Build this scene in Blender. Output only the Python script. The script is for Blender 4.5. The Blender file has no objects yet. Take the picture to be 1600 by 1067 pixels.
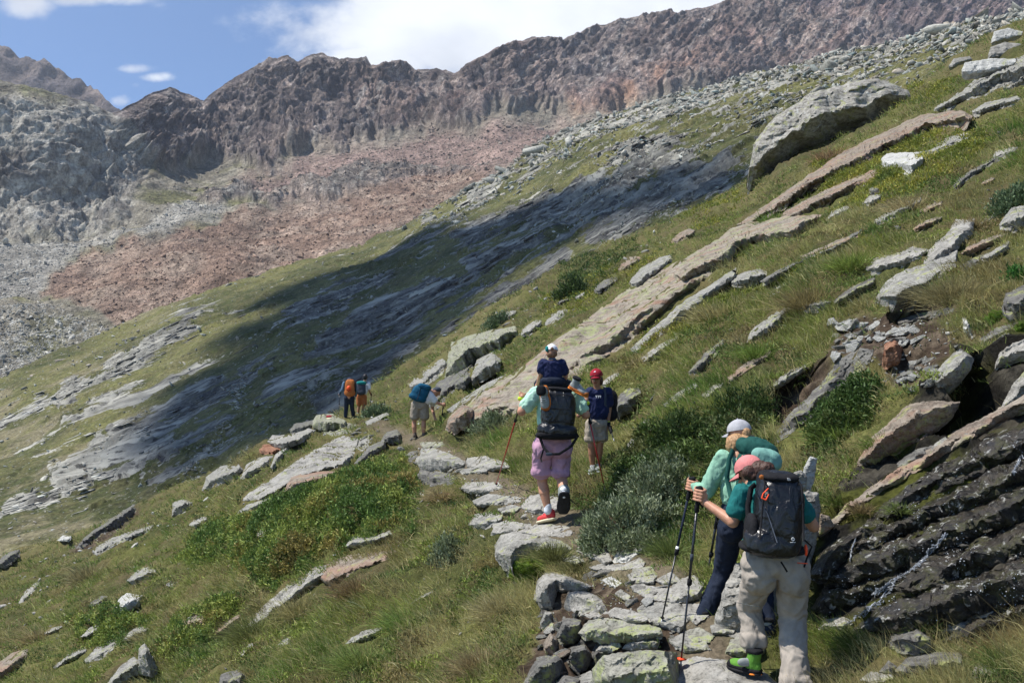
import bpy, bmesh, math, random
import numpy as np
from mathutils import Vector, Matrix
from mathutils.bvhtree import BVHTree
from mathutils.geometry import delaunay_2d_cdt
random.seed(7); RS = np.random.RandomState(7)
scene = bpy.context.scene; COL = scene.collection
# ------------------------------------------------------------ camera
F = 1600*35/36.0; PITCH = math.atan((690-533.5)/F)
FW = np.array([0, math.cos(PITCH), math.sin(PITCH)]); UP = np.array([0, -math.sin(PITCH), math.cos(PITCH)])
cam_d = bpy.data.cameras.new('camera'); cam = bpy.data.objects.new('camera', cam_d); COL.objects.link(cam)
cam_d.lens = 35; cam_d.sensor_width = 36; cam_d.clip_start = 0.1; cam_d.clip_end = 9000
cam.location = (0, 0, 0); cam.rotation_euler = (math.pi/2+PITCH, 0, 0)
scene.camera = cam
# ------------------------------------------------------------ light
SUN_DIR = Vector((-0.50, -0.06, 0.87)).normalized()      # towards the sun
SUN_EL = math.asin(SUN_DIR.z); SUN_AZ = math.atan2(SUN_DIR.x, SUN_DIR.y)
sun_d = bpy.data.lights.new('sun', 'SUN'); sun_d.energy = 5.0; sun_d.angle = math.radians(0.5); sun_d.color = (1, .955, .89)
sun = bpy.data.objects.new('sun', sun_d); COL.objects.link(sun)
sun.rotation_euler = SUN_DIR.to_track_quat('Z', 'Y').to_euler(); sun.location = SUN_DIR*50
scene.view_settings.view_transform = 'Standard'; scene.view_settings.look = 'None'
scene.view_settings.exposure = 0.45; scene.view_settings.gamma = 1
scene.render.resolution_x = 1024; scene.render.resolution_y = 682

def ray(px, py):
    px = np.asarray(px, float); py = np.asarray(py, float)
    a = (px-800)/F; b = (533.5-py)/F
    return np.stack([a, FW[1]+b*UP[1], FW[2]+b*UP[2]], -1)
def P(px, py, D): return ray(px, py)*np.asarray(D, float)[..., None]
def PV(px, py, D): return Vector(P(px, py, D))

world = bpy.data.worlds.new('World'); scene.world = world; world.use_nodes = True
def build_world():
    nt = world.node_tree; N = nt.nodes; L = nt.links; N.clear()
    out = N.new('ShaderNodeOutputWorld'); bg = N.new('ShaderNodeBackground'); bg.inputs[1].default_value = 0.08
    sky = N.new('ShaderNodeTexSky'); sky.sky_type = 'NISHITA'; sky.sun_disc = False
    sky.sun_elevation = SUN_EL; sky.sun_rotation = SUN_AZ; sky.altitude = 2400; sky.air_density = 1.0; sky.dust_density = 0.6; sky.ozone_density = 1.5
    tc = N.new('ShaderNodeTexCoord'); sep = N.new('ShaderNodeSeparateXYZ'); L.new(tc.outputs['Generated'], sep.inputs[0])
    def M(op, a, b=None, c=None, cl=False):
        n = N.new('ShaderNodeMath'); n.operation = op; n.use_clamp = cl
        for i, v in enumerate((a, b, c)):
            if v is None: continue
            if isinstance(v, (int, float)): n.inputs[i].default_value = v
            else: L.new(v, n.inputs[i])
        return n.outputs[0]
    y = M('MAXIMUM', sep.outputs[1], 0.08)
    u = M('DIVIDE', sep.outputs[0], y); v = M('DIVIDE', sep.outputs[2], y)
    cb = N.new('ShaderNodeCombineXYZ'); L.new(u, cb.inputs[0]); L.new(v, cb.inputs[1])
    def noise(scale, det, sc=(1, 1, 1), rough=.55, loc=(0, 0, 0)):
        mp = N.new('ShaderNodeMapping'); mp.inputs['Scale'].default_value = sc; mp.inputs['Location'].default_value = loc
        L.new(cb.outputs[0], mp.inputs[0])
        n = N.new('ShaderNodeTexNoise'); n.inputs['Scale'].default_value = scale; n.inputs['Detail'].default_value = det
        n.inputs['Roughness'].default_value = rough; L.new(mp.outputs[0], n.inputs[0]); return n.outputs[0]
    nz = noise(5.5, 9, (1, 1.5, 1), .6)
    nf = noise(26, 5, (1, 1.3, 1), .6, (3, 1, 0))
    tot = None
    # centre px,py, radius x,y (photo px), strength
    for (cx, cy, rx, ry, s) in [(800, 50, 330, 90, 1.25), (1000, -10, 330, 70, 1.2), (600, 95, 130, 36, 1.0), (560, 50, 70, 40, .8), (680, 0, 170, 60, 1.0), (512, 88, 48, 22, .62),
                                (40, 8, 60, 34, .75), (150, -2, 130, 20, .7), (245, 5, 40, 32, .42), (205, 108, 48, 13, .55), (245, 122, 42, 12, .6), (212, 133, 16, 10, .5),
                                (188, 158, 30, 18, .55), (125, 78, 14, 12, .38), (1250, -60, 600, 60, .9), (-500, -150, 330, 120, .8), (2300, 0, 500, 160, .8)]:
        r = ray(cx, cy); uu = r[0]/r[1]; vv = r[2]/r[1]
        du = M('MULTIPLY', M('SUBTRACT', u, float(uu)), F/rx); dv = M('MULTIPLY', M('SUBTRACT', v, float(vv)), F/ry)
        d2 = M('ADD', M('MULTIPLY', du, du), M('MULTIPLY', dv, dv))
        g = M('MULTIPLY', M('EXPONENT', M('MULTIPLY', d2, -0.9)), s)
        tot = g if tot is None else M('MAXIMUM', tot, g)
    nn = M('ADD', M('MULTIPLY', M('SUBTRACT', nz, .5), 1.1), M('MULTIPLY', M('SUBTRACT', nf, .5), .42))
    dens = M('ADD', tot, nn)
    mr = N.new('ShaderNodeMapRange'); mr.interpolation_type = 'SMOOTHSTEP'; L.new(dens, mr.inputs[0])
    mr.inputs[1].default_value = 0.32; mr.inputs[2].default_value = 0.72
    # cloud shade: bright with soft blue-grey bellies
    cr = N.new('ShaderNodeValToRGB'); L.new(noise(3.2, 5, (1, 1.6, 1), .5, (7.3, 2, 0)), cr.inputs[0])
    cr.color_ramp.elements[0].position = .38; cr.color_ramp.elements[0].color = (6.0, 6.5, 7.6, 1)
    cr.color_ramp.elements[1].position = .62; cr.color_ramp.elements[1].color = (10.0, 10.4, 11.0, 1)
    gm = N.new('ShaderNodeMix'); gm.data_type = 'RGBA'; gm.blend_type = 'MULTIPLY'; gm.inputs[0].default_value = 1
    L.new(sky.outputs[0], gm.inputs[6]); gm.inputs[7].default_value = (1.3, 1.45, 1.6, 1)
    mx = N.new('ShaderNodeMix'); mx.data_type = 'RGBA'
    L.new(mr.outputs[0], mx.inputs[0]); L.new(gm.outputs[2], mx.inputs[6]); L.new(cr.outputs[0], mx.inputs[7])
    L.new(mx.outputs[2], bg.inputs[0]); L.new(bg.outputs[0], out.inputs[0])
build_world()

# ------------------------------------------------------------ numeric helpers
_r = np.random.RandomState(11); _perm = np.concatenate([_r.permutation(256)]*2).astype(np.int32)
_g = _r.normal(size=(256, 3)); _g /= np.linalg.norm(_g, axis=1)[:, None]; _g = _g.astype(np.float32)
def pn(p):
    p = np.asarray(p, np.float32); i = np.floor(p); f = p-i; i = i.astype(np.int32) & 255
    w = f*f*f*(f*(f*6-15)+10); r = 0
    for dx in (0, 1):
        for dy in (0, 1):
            for dz in (0, 1):
                h = _perm[_perm[_perm[(i[..., 0]+dx) & 255]+((i[..., 1]+dy) & 255)]+((i[..., 2]+dz) & 255)]
                g = _g[h]; d = g[..., 0]*(f[..., 0]-dx)+g[..., 1]*(f[..., 1]-dy)+g[..., 2]*(f[..., 2]-dz)
                r = r+d*(w[..., 0] if dx else 1-w[..., 0])*(w[..., 1] if dy else 1-w[..., 1])*(w[..., 2] if dz else 1-w[..., 2])
    return r*1.5
def fbm(p, o=4, g=.5, l=2.07):
    s = 0; a = 1
    p = np.asarray(p, float)
    for k in range(o): s = s+a*pn(p+k*17.3); p = p*l; a *= g
    return s
def ridged(p, o=5, g=.5, l=2.1):
    s = 0; a = 1; p = np.asarray(p, float)
    for k in range(o): s = s+a*(1-2*np.abs(pn(p+k*9.7))); p = p*l; a *= g
    return s
def sstep(a, b, x):
    t = np.clip((x-a)/(b-a), 0, 1); return t*t*(3-2*t)
class TPS:
    def __init__(s, pts, lam=1e-3):
        pts = np.array(pts, float); s.x = pts[:, :2]/400.0; v = pts[:, 2]; n = len(v)
        A = np.zeros((n+3, n+3)); A[:n, :n] = s.k(s.x, s.x)+lam*np.eye(n)
        q = np.c_[np.ones(n), s.x]; A[:n, n:] = q; A[n:, :n] = q.T
        s.w = np.linalg.solve(A, np.r_[v, 0, 0, 0])
    def k(s, a, b):
        r2 = ((a[:, None]-b[None])**2).sum(-1); return .5*r2*np.log(r2+1e-12)
    def __call__(s, px, py):
        sh = np.shape(px); q = np.c_[np.ravel(px), np.ravel(py)]/400.0; out = np.empty(len(q))
        for i in range(0, len(q), 40000):
            c = q[i:i+40000]; out[i:i+40000] = s.k(c, s.x)@s.w[:-3]+np.c_[np.ones(len(c)), c]@s.w[-3:]
        return out.reshape(sh)
def poly_sd(px, py, poly):
    """signed distance (px) to a polygon, positive inside; far points are only marked as far"""
    poly = np.array(poly, float)[:, :2]; px = np.asarray(px, float); py = np.asarray(py, float)
    if px.size > 5000:
        near = (px > poly[:, 0].min()-40) & (px < poly[:, 0].max()+40) & (py > poly[:, 1].min()-40) & (py < poly[:, 1].max()+40)
        out = np.full(px.shape, -60.0)
        if near.any(): out[near] = _poly_sd(px[near], py[near], poly)
        return out
    return _poly_sd(px, py, poly)
def _poly_sd(px, py, poly):
    ins = np.zeros(px.shape, bool); d = np.full(px.shape, 1e18)
    for i in range(len(poly)):
        a = poly[i]; b = poly[(i+1) % len(poly)]; e = b-a
        t = np.clip(((px-a[0])*e[0]+(py-a[1])*e[1])/(e@e+1e-9), 0, 1)
        d = np.minimum(d, (px-a[0]-t*e[0])**2+(py-a[1]-t*e[1])**2)
        c = (a[1] > py) != (b[1] > py)
        with np.errstate(all='ignore'): xi = a[0]+(py-a[1])*e[0]/(e[1] if e[1] else 1e-9)
        ins ^= c & (px < xi)
    return np.where(ins, 1, -1)*np.sqrt(d)

# ------------------------------------------------------------ object helpers
def mesh_from(name, V, Fc, smooth=True, angle=None):
    me = bpy.data.meshes.new(name); V = np.asarray(V, np.float32); Fc = np.asarray(Fc, np.int32)
    me.vertices.add(len(V)); me.vertices.foreach_set('co', V.ravel())
    k = Fc.shape[1]; me.loops.add(Fc.size); me.loops.foreach_set('vertex_index', Fc.ravel())
    me.polygons.add(len(Fc)); me.polygons.foreach_set('loop_start', np.arange(0, Fc.size, k, dtype=np.int32))
    me.update(calc_edges=True); me.validate()
    if smooth: me.polygons.foreach_set('use_smooth', np.ones(len(me.polygons), bool))
    if angle: me.set_sharp_from_angle(angle=math.radians(angle))
    return me
def obj(name, me, m=None, parent=None, loc=None):
    o = bpy.data.objects.new(name, me); COL.objects.link(o)
    if m is not None: me.materials.clear(); me.materials.append(m)
    if loc is not None: o.location = loc
    if parent is not None: o.parent = parent
    return o
def tag(o, label=None, cat=None, group=None, kind=None):
    if label: o['label'] = label
    if cat: o['category'] = cat
    if group: o['group'] = group
    if kind: o['kind'] = kind
    return o
def empty(name, loc, label, cat, group=None):
    o = bpy.data.objects.new(name, None); COL.objects.link(o); o.location = loc; o.empty_display_size = .2
    return tag(o, label, cat, group)
def adopt(child, parent):
    """parent while keeping world placement (parents here are never rotated)"""
    child.parent = parent; child.location = child.location-parent.location
    return child
def set_col(me, c, name='Col'):
    a = me.attributes.new(name, 'FLOAT_COLOR', 'POINT'); c = np.asarray(c, np.float32)
    if c.shape[1] == 3: c = np.c_[c, np.ones(len(c), np.float32)]
    a.data.foreach_set('color', c.ravel())

# ------------------------------------------------------------ materials
class NT:
    def __init__(s, name):
        s.m = bpy.data.materials.new(name); s.m.use_nodes = True; s.n = s.m.node_tree.nodes; s.l = s.m.node_tree.links
        s.b = s.n['Principled BSDF']; s.tc = s.n.new('ShaderNodeTexCoord')
    def vec(s, coord='Object', scale=(1, 1, 1), rot=(0, 0, 0), loc=(0, 0, 0)):
        if coord == 'World':
            g = s.n.new('ShaderNodeNewGeometry'); src = g.outputs['Position']
        else: src = s.tc.outputs[coord]
        mp = s.n.new('ShaderNodeMapping'); mp.inputs['Scale'].default_value = scale; mp.inputs['Rotation'].default_value = rot; mp.inputs['Location'].default_value = loc
        s.l.new(src, mp.inputs[0]); return mp.outputs[0]
    def noise(s, v, scale, det=4, rough=.55, dist=0):
        t = s.n.new('ShaderNodeTexNoise'); t.inputs['Scale'].default_value = scale; t.inputs['Detail'].default_value = det
        t.inputs['Roughness'].default_value = rough; t.inputs['Distortion'].default_value = dist; s.l.new(v, t.inputs['Vector']); return t.outputs[0]
    def vor(s, v, scale, feat='F1', out='Distance'):
        t = s.n.new('ShaderNodeTexVoronoi'); t.feature = feat; t.inputs['Scale'].default_value = scale; s.l.new(v, t.inputs['Vector']); return t.outputs[out]
    def ramp(s, f, stops, interp='LINEAR'):
        r = s.n.new('ShaderNodeValToRGB'); e = r.color_ramp; e.interpolation = interp
        while len(e.elements) < len(stops): e.elements.new(.5)
        for x, (p, c) in zip(e.elements, stops):
            x.position = p; x.color = (*c, 1) if hasattr(c, '__len__') else (c, c, c, 1)
        s.l.new(f, r.inputs[0]); return r.outputs[0]
    def mix(s, f, a, b, mode='MIX'):
        m = s.n.new('ShaderNodeMix'); m.data_type = 'RGBA'; m.blend_type = mode
        for i, v in ((0, f), (6, a), (7, b)):
            if isinstance(v, bpy.types.NodeSocket): s.l.new(v, m.inputs[i])
            elif i == 0: m.inputs[0].default_value = v
            else: m.inputs[i].default_value = (*v, 1)
        return m.outputs[2]
    def math(s, op, a, b=None):
        n = s.n.new('ShaderNodeMath'); n.operation = op
        for i, v in enumerate((a, b)):
            if v is None: continue
            if isinstance(v, (int, float)): n.inputs[i].default_value = v
            else: s.l.new(v, n.inputs[i])
        return n.outputs[0]
    def attr(s, name='Col'):
        a = s.n.new('ShaderNodeAttribute'); a.attribute_name = name; return a.outputs['Color']
    def bump(s, h, strength=.5, dist=.02, prev=None):
        b = s.n.new('ShaderNodeBump'); b.inputs['Strength'].default_value = strength; b.inputs['Distance'].default_value = dist
        s.l.new(h, b.inputs['Height'])
        if prev: s.l.new(prev, b.inputs['Normal'])
        return b.outputs[0]
    def done(s, col=None, rough=.85, nrm=None, spec=.3, **kw):
        if col is not None:
            if isinstance(col, bpy.types.NodeSocket): s.l.new(col, s.b.inputs['Base Color'])
            else: s.b.inputs['Base Color'].default_value = (*col, 1)
        if isinstance(rough, bpy.types.NodeSocket): s.l.new(rough, s.b.inputs['Roughness'])
        else: s.b.inputs['Roughness'].default_value = rough
        s.b.inputs['Specular IOR Level'].default_value = spec
        if nrm: s.l.new(nrm, s.b.inputs['Normal'])
        for k, v in kw.items(): s.b.inputs[k.replace('_', ' ')].default_value = v
        return s.m

def rock_mat(name, dark, mid, light, lichen=(.28, .30, .10), lich=.3, white=.0, rust=0, scale=1.0, wet=False, strata=6.0, rot=(0, .5, 0)):
    t = NT(name); v = t.vec('Object'); vs = t.vec('Object', (1, 1, strata), rot)
    n1 = t.noise(vs, 1.6*scale, 8, .62, .3); n2 = t.noise(v, 9*scale, 6, .6); n3 = t.noise(v, 45*scale, 5, .7)
    c = t.ramp(n1, [(.3, dark), (.5, mid), (.68, light)])
    c = t.mix(t.ramp(n3, [(.36, .85), (.5, .15), (.62, 0)]), c, tuple(x*.35 for x in dark))
    c = t.mix(t.ramp(n2, [(.45, 0), (.62, .55)]), c, light)
    if rust:
        r = t.noise(vs, .9*scale, 4, .6); c = t.mix(t.ramp(r, [(.62-.2*rust, 0), (.80-.2*rust, .6)]), c, (.26, .135, .085))
    if lich:
        r = t.noise(v, 3.1*scale, 6, .65); r2 = t.noise(v, 22*scale, 3, .6)
        f = t.math('MULTIPLY', t.ramp(r, [(.60-.22*lich, 0), (.68-.22*lich, 1)]), t.ramp(r2, [(.4, 0), (.52, .8)])); c = t.mix(f, c, lichen)
    if white:
        r = t.noise(v, 5.5*scale, 5, .6, .5); c = t.mix(t.ramp(r, [(.70-.2*white, 0), (.73-.2*white, .8)]), c, (.42, .42, .39))
    b = t.bump(n1, .9, .06/scale); b = t.bump(n2, .7, .03/scale, b); b = t.bump(n3, .6, .008/scale, b)
    if wet:
        rr = t.ramp(t.noise(v, 2.5, 3), [(.4, .16), (.65, .5)]); b = t.bump(t.noise(v, 30, 5, .8), 1.0, .02, b)
        return t.done(c, rr, b, .5)
    return t.done(c, .9, b, .2)
# ------------------------------------------------------------ terrain layers
A3_ = np.array([.03, .9, -.25])
def pl(pts): 
    a = np.array(pts, float); return lambda x: np.interp(x, a[:, 0], a[:, 1])
S_N = pl([(-600, 1090), (-200, 940), (0, 868), (60, 850), (110, 838), (180, 806), (250, 772), (330, 742), (400, 712), (470, 680), (530, 648), (575, 618), (600, 598), (640, 566), (700, 528), (760, 488), (850, 432),
          (930, 392), (1000, 362), (1080, 322), (1170, 282), (1230, 240), (1300, 200), (1400, 150), (1430, 136), (1480, 106), (1530, 76), (1570, 50), (1600, 36), (1800, -70), (2200, -260)])
S_B = pl([(-600, 800), (-200, 650), (0, 598), (60, 566), (130, 538), (200, 504), (300, 462), (400, 430), (480, 405), (560, 385), (640, 345), (700, 315), (760, 280), (800, 262), (850, 225), (900, 200), (960, 182),
          (1030, 162), (1100, 140), (1170, 123), (1250, 112), (1350, 86), (1430, 64), (1500, 46), (1600, 22), (2200, -140)])
S_D = pl([(-600, 150), (-200, 90), (0, 128), (40, 138), (90, 148), (140, 164), (172, 180), (200, 170), (235, 150), (262, 142), (290, 150), (317, 162), (340, 145), (380, 118), (420, 95), (450, 92), (465, 101), (480, 92),
          (500, 88), (530, 96), (560, 97), (572, 92), (580, 107), (600, 104), (615, 98), (635, 103), (650, 116), (680, 112), (710, 119), (730, 105), (760, 88), (800, 70), (830, 62), (870, 63), (880, 67), (920, 48),
          (970, 35), (1030, 28), (1060, 24), (1120, 12), (1160, 4), (1200, -6), (1300, -30), (1600, -100), (2200, -190)])
S_R = pl([(-600, -40), (-200, 20), (0, 91), (15, 96), (30, 103), (60, 113), (75, 117), (90, 128), (110, 134), (125, 136), (145, 147), (160, 163), (175, 182), (260, 260), (400, 330)])
def inv(pts, lam=2e-3):
    p = np.array(pts, float); p[:, 2] = 1/p[:, 2]; s = p[:, 2].max(); q = p.copy(); q[:, 2] /= s
    t = TPS(q, lam); return lambda x, y: t(x, y)*s
inv_N = inv([(1130, 1060, 6.6), (1240, 1085, 6.4), (1165, 1030, 6.9), (1000, 1060, 7.1), (1050, 920, 8.2), (950, 860, 9.9), (860, 815, 11.4), (780, 752, 14.3), (700, 715, 19), (655, 684, 25.5), (600, 666, 33),
             (540, 652, 44), (935, 740, 13.2), (840, 1067, 7.7), (700, 1067, 8.7), (700, 900, 11.6), (690, 800, 14.2), (400, 1067, 12), (400, 900, 17), (400, 760, 24), (500, 710, 27), (200, 1067, 15.5), (0, 1067, 20),
             (0, 960, 29), (200, 940, 23), (200, 850, 33), (0, 885, 44), (100, 850, 46), (330, 748, 42), (530, 656, 49), (600, 605, 58), (650, 562, 60), (850, 435, 62), (1000, 368, 60), (1170, 290, 50),
             (720, 660, 21), (800, 620, 20), (900, 520, 22), (1000, 460, 23), (1100, 400, 24), (1300, 260, 30), (1180, 275, 42), (1400, 160, 46), (1600, 50, 42), (1500, 180, 26), (700, 600, 33), (800, 500, 40),
             (900, 450, 45), (1600, 1067, 5.6), (1400, 1067, 6.0), (1300, 980, 7.3), (1600, 950, 6.4), (1300, 700, 9.4), (1600, 600, 8.3), (1450, 550, 10), (1600, 400, 11.5), (1600, 250, 17), (1400, 400, 13.5),
             (1200, 500, 14.5), (1100, 600, 12.8), (1200, 620, 11.5), (1000, 650, 14), (1000, 550, 17.5), (1400, 300, 19), (1150, 720, 10.2), (1000, 800, 10.8), (1100, 850, 9.3), (1270, 900, 7.8),
             (800, 1500, 4.0), (0, 1500, 7.5), (1600, 1500, 3.2), (-500, 1200, 24), (2100, 500, 6.5), (2100, 1067, 4.2), (2100, 0, 14)], 3e-3)
inv_B = inv([(0, 900, 85), (0, 640, 190), (0, 600, 215), (300, 780, 95), (300, 600, 150), (300, 470, 235), (600, 620, 95), (600, 500, 140), (600, 390, 225), (900, 430, 105), (900, 320, 155), (900, 215, 260),
             (1170, 300, 95), (1200, 200, 130), (1200, 120, 210), (1500, 120, 90), (1600, 30, 150), (1450, 70, 160), (1400, 140, 110), (-500, 850, 150), (2100, -100, 120)])
inv_D = inv([(0, 640, 218), (0, 600, 232), (0, 520, 262), (0, 450, 320), (0, 390, 395), (150, 380, 420), (60, 300, 450), (60, 200, 485), (0, 130, 505), (180, 180, 540), (300, 345, 440), (200, 450, 305), (300, 480, 268),
             (400, 330, 460), (400, 420, 330), (550, 350, 400), (600, 390, 330), (500, 275, 560), (300, 250, 600), (230, 250, 540), (400, 235, 650), (420, 95, 760), (262, 142, 700), (600, 205, 700), (600, 104, 780), (700, 300, 500), (800, 270, 470),
             (850, 188, 690), (800, 70, 800), (950, 160, 720), (1000, 30, 850), (1200, 130, 760), (1200, 60, 820), (1200, 0, 900), (1500, -50, 950), (1600, 0, 900), (1600, 60, 820), (-500, 600, 260), (-500, 150, 500), (2100, 0, 800)])

def grid_layer(x0, x1, nx, top, bottom, ny, invf, dmin, dmax, back=((6, -1.5), (20, -8), (60, -40)), rough=(0, 1), power=1.0):
    X = np.concatenate([np.linspace(x0, -60, 40), np.linspace(-54, 1654, nx), np.linspace(1660, x1, 40)])[None].repeat(ny, 0) if x1 > 1000 else np.linspace(x0, x1, nx)[None].repeat(ny, 0)
    t = np.linspace(0, 1, ny)[:, None]
    T = top(X); B = bottom(X)
    if rough[0]:
        q = np.stack([X*rough[1], X*0, X*0+4.2], -1); T = T-rough[0]*ridged(q, 6, .55)[0][None]
    Y = B+(T-B)*t**power
    D = 1/np.clip(invf(X, Y), 1/dmax, 1/dmin)
    V = P(X, Y, D)
    return X, Y, D, V
def normals(V):
    du = np.gradient(V, axis=1); dv = np.gradient(V, axis=0); n = np.cross(du, dv); n /= np.linalg.norm(n, axis=-1)[..., None]+1e-12
    return n
def finish(name, V, back, colfn, mat, **tags):
    ny, nx = V.shape[:2]; rows = [V]; top = V[-1]
    h = top*np.array([1, 1, 0]); h /= np.linalg.norm(h, axis=1)[:, None]
    for (d, z) in back: rows.append((top+h*d+np.array([0, 0, z]))[None])
    A = np.concatenate(rows, 0); NY = A.shape[0]
    idx = np.arange(NY*nx).reshape(NY, nx)
    q = np.stack([idx[:-1, :-1], idx[:-1, 1:], idx[1:, 1:], idx[1:, :-1]], -1).reshape(-1, 4)
    me = mesh_from(name, A.reshape(-1, 3), q)
    o = obj(name, me, mat)
    if colfn is not None:
        C = colfn; C = np.concatenate([C]+[C[-1:]]*len(back), 0); set_col(me, C.reshape(-1, C.shape[-1]))
    tag(o, **tags); return o, A.reshape(-1, 3), q
def lerp3(a, b, f): return a*(1-f[..., None])+np.asarray(b)*f[..., None]

# ---- material reading the vertex colour, with fine grain and bump
def ground_mat(name, s1, s2, dist, rough=.95, grain=.35, pebble=0, coord='World', cracks=False):
    t = NT(name); v = t.vec(coord); a = t.attr()
    n1 = t.noise(v, s1, 8, .65); n2 = t.noise(v, s2, 6, .65)
    c = t.mix(1.0, a, t.ramp(n1, [(.25, 1-grain*1.5), (.5, 1.0), (.75, 1+grain*1.3)]), 'MULTIPLY')
    c = t.mix(1.0, c, t.ramp(n2, [(.3, 1-grain*1.6), (.5, 1.0), (.7, 1+grain*1.5)]), 'MULTIPLY')
    b = t.bump(n1, .8, dist*3); b = t.bump(n2, .8, dist, b)
    if pebble:
        w = t.vor(v, pebble); b = t.bump(t.ramp(w, [(0, 1), (.7, 0)]), .9, dist*1.6, b)
        c = t.mix(1.0, c, t.ramp(t.vor(v, pebble, out='Color'), [(0, .6), (1, 1.4)]), 'MULTIPLY')
    if cracks:
        at = t.n.new('ShaderNodeAttribute'); at.attribute_name = 'Col'; al = at.outputs['Alpha']
        for sc, st, rot in ((.045, (1, 1, .45), (.2, .5, 0)), (.16, (1, 1, .5), (0, -.6, .4)), (.5, (1, 1, .7), (.4, .3, 0))):
            vv = t.vec('World', st, rot); nz = t.noise(vv, sc*2.5, 3); add = t.n.new('ShaderNodeVectorMath'); add.operation = 'MULTIPLY_ADD'
            cmb = t.n.new('ShaderNodeCombineXYZ'); t.l.new(nz, cmb.inputs[0]); t.l.new(nz, cmb.inputs[2]); t.l.new(cmb.outputs[0], add.inputs[0]); add.inputs[1].default_value = (.9/sc,)*3; t.l.new(vv, add.inputs[2])
            w = t.vor(add.outputs[0], sc, 'DISTANCE_TO_EDGE'); cw = t.vor(add.outputs[0], sc, out='Color')
            f = t.math('MULTIPLY', t.ramp(w, [(0, 1), (.11, 0)]), al); c = t.mix(t.math('MULTIPLY', f, .45), c, (.06, .052, .052))
            g_ = t.n.new('ShaderNodeRGBToBW'); t.l.new(cw, g_.inputs[0]); c = t.mix(t.math('MULTIPLY', al, .7), c, t.mix(1.0, c, t.ramp(g_.outputs[0], [(.2, .78), (.8, 1.22)]), 'MULTIPLY'))
            b = t.bump(t.math('ADD', t.ramp(w, [(0, 0), (.25, 1)]), g_.outputs[0]), .9, .055/sc, b)
    return t.done(c, rough, b, .1)

# ---- far ridge on the left, behind everything
X, Y, D, V = grid_layer(-600, 420, 420, S_R, pl([(-600, 420), (400, 420)]), 110, lambda x, y: 1/(1000+(420-y)*1.0+x*0), 300, 2000, rough=(4.5, .02))
n = normals(V); V = V+n*(ridged(V*[.012, .012, .006], 5)*14)[..., None]
c = lerp3(np.zeros(V.shape)+[.12, .105, .105], [.21, .17, .15], sstep(-.3, .6, fbm(V*.02, 4)))
far_o, _, _ = finish('far_ridge', V, ((40, -20), (200, -200)), c, ground_mat('far_ridge_rock', .03, .12, 4), kind='structure')

# ---- mountain: valley floor, scree and ridge
bottomD = lambda x: S_B(x)+45
X, Y, D, V = grid_layer(-600, 2200, 1000, S_D, bottomD, 330, inv_D, 150, 1300, rough=(2.6, .03))
wx = fbm(np.stack([X*.02, Y*.02, X*0], -1), 4); wy = fbm(np.stack([X*.02, Y*.02, X*0+9], -1), 4)
sd = lambda poly, w=14: poly_sd(X+w*wx, Y+w*wy, poly)
cliffL = sstep(-8, 14, sd([(-600, 60), (180, 170), (200, 210), (235, 260), (215, 320), (200, 350), (150, 375), (100, 380), (50, 378), (0, 378), (-600, 380)], 20))
ridge = sstep(-6, 8, sd([(170, 160), (190, 230), (240, 265), (300, 250), (350, 250), (385, 262), (430, 270), (450, 240), (540, 228), (600, 210), (720, 200), (740, 192), (790, 180), (850, 170), (930, 178), (960, 165), (1050, 150), (1150, 130), (1600, 40), (2200, -50), (2200, -400), (-100, -300), (170, 100)], 16))
outc = sstep(-4, 6, sd([(330, 300), (420, 300), (560, 268), (610, 260), (660, 262), (745, 268), (740, 275), (640, 278), (560, 300), (470, 312), (380, 325), (300, 322)], 16))
redscree = sstep(-4, 6, sd([(60, 470), (78, 430), (120, 405), (190, 385), (250, 372), (330, 345), (400, 335), (480, 318), (560, 300), (640, 282), (760, 272), (790, 262), (740, 300), (690, 330), (640, 355), (560, 395), (470, 425), (380, 460), (250, 480), (210, 495), (150, 480)], 12))
pinkscree = sstep(-10, 25, sd([(340, 300), (420, 260), (540, 225), (720, 198), (880, 180), (960, 190), (860, 230), (780, 290), (600, 300), (450, 330)], 20))
greyscree = sstep(-6, 10, sd([(-50, 382), (50, 378), (120, 385), (190, 365), (260, 330), (330, 312), (360, 330), (250, 368), (130, 400), (75, 428), (60, 470), (-50, 480)], 10))
orange = sstep(-5, 10, sd([(880, 168), (950, 165), (1000, 140), (1060, 105), (1090, 95), (1080, 115), (1030, 150), (960, 178), (900, 185)], 14))
orange2 = sstep(-5, 14, sd([(990, 120), (1100, 90), (1200, 60), (1280, 40), (1290, 55), (1150, 95), (1060, 125), (1000, 140)], 22))
rockm = np.clip(np.maximum(np.maximum(cliffL, ridge), outc), 0, 1)
n = normals(V)
S = V*[1, 1, .55]
big = ridged(S*.010, 6, .55); med = ridged(V*[.035, .03, .02]+3, 6, .58); fine = ridged(V*.12+7, 4, .6)
diag = V@np.array([.8, .2, -.55]); q = np.stack([diag*.08, V[..., 1]*.02, V@np.array([.5, 0, .8])*.018], -1)
led = ridged(q, 5, .6)
vfl = ridged(np.stack([X*.028+.010*Y+1.1*wx, Y*.011+.8*wy, X*0+1], -1), 5, .62)*(.4+.9*sstep(-.4, .5, fbm(np.stack([X*.012, Y*.02, X*0+44], -1), 3)))
saw = lambda x: (lambda f_: np.where(f_ < .82, f_/.82, (1-f_)/.18)-.5)(x-np.floor(x))
slp = ridged(np.stack([(X+Y*.9)*.018, (Y-X*.4)*.006, X*0+2], -1), 5, .6)
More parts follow.
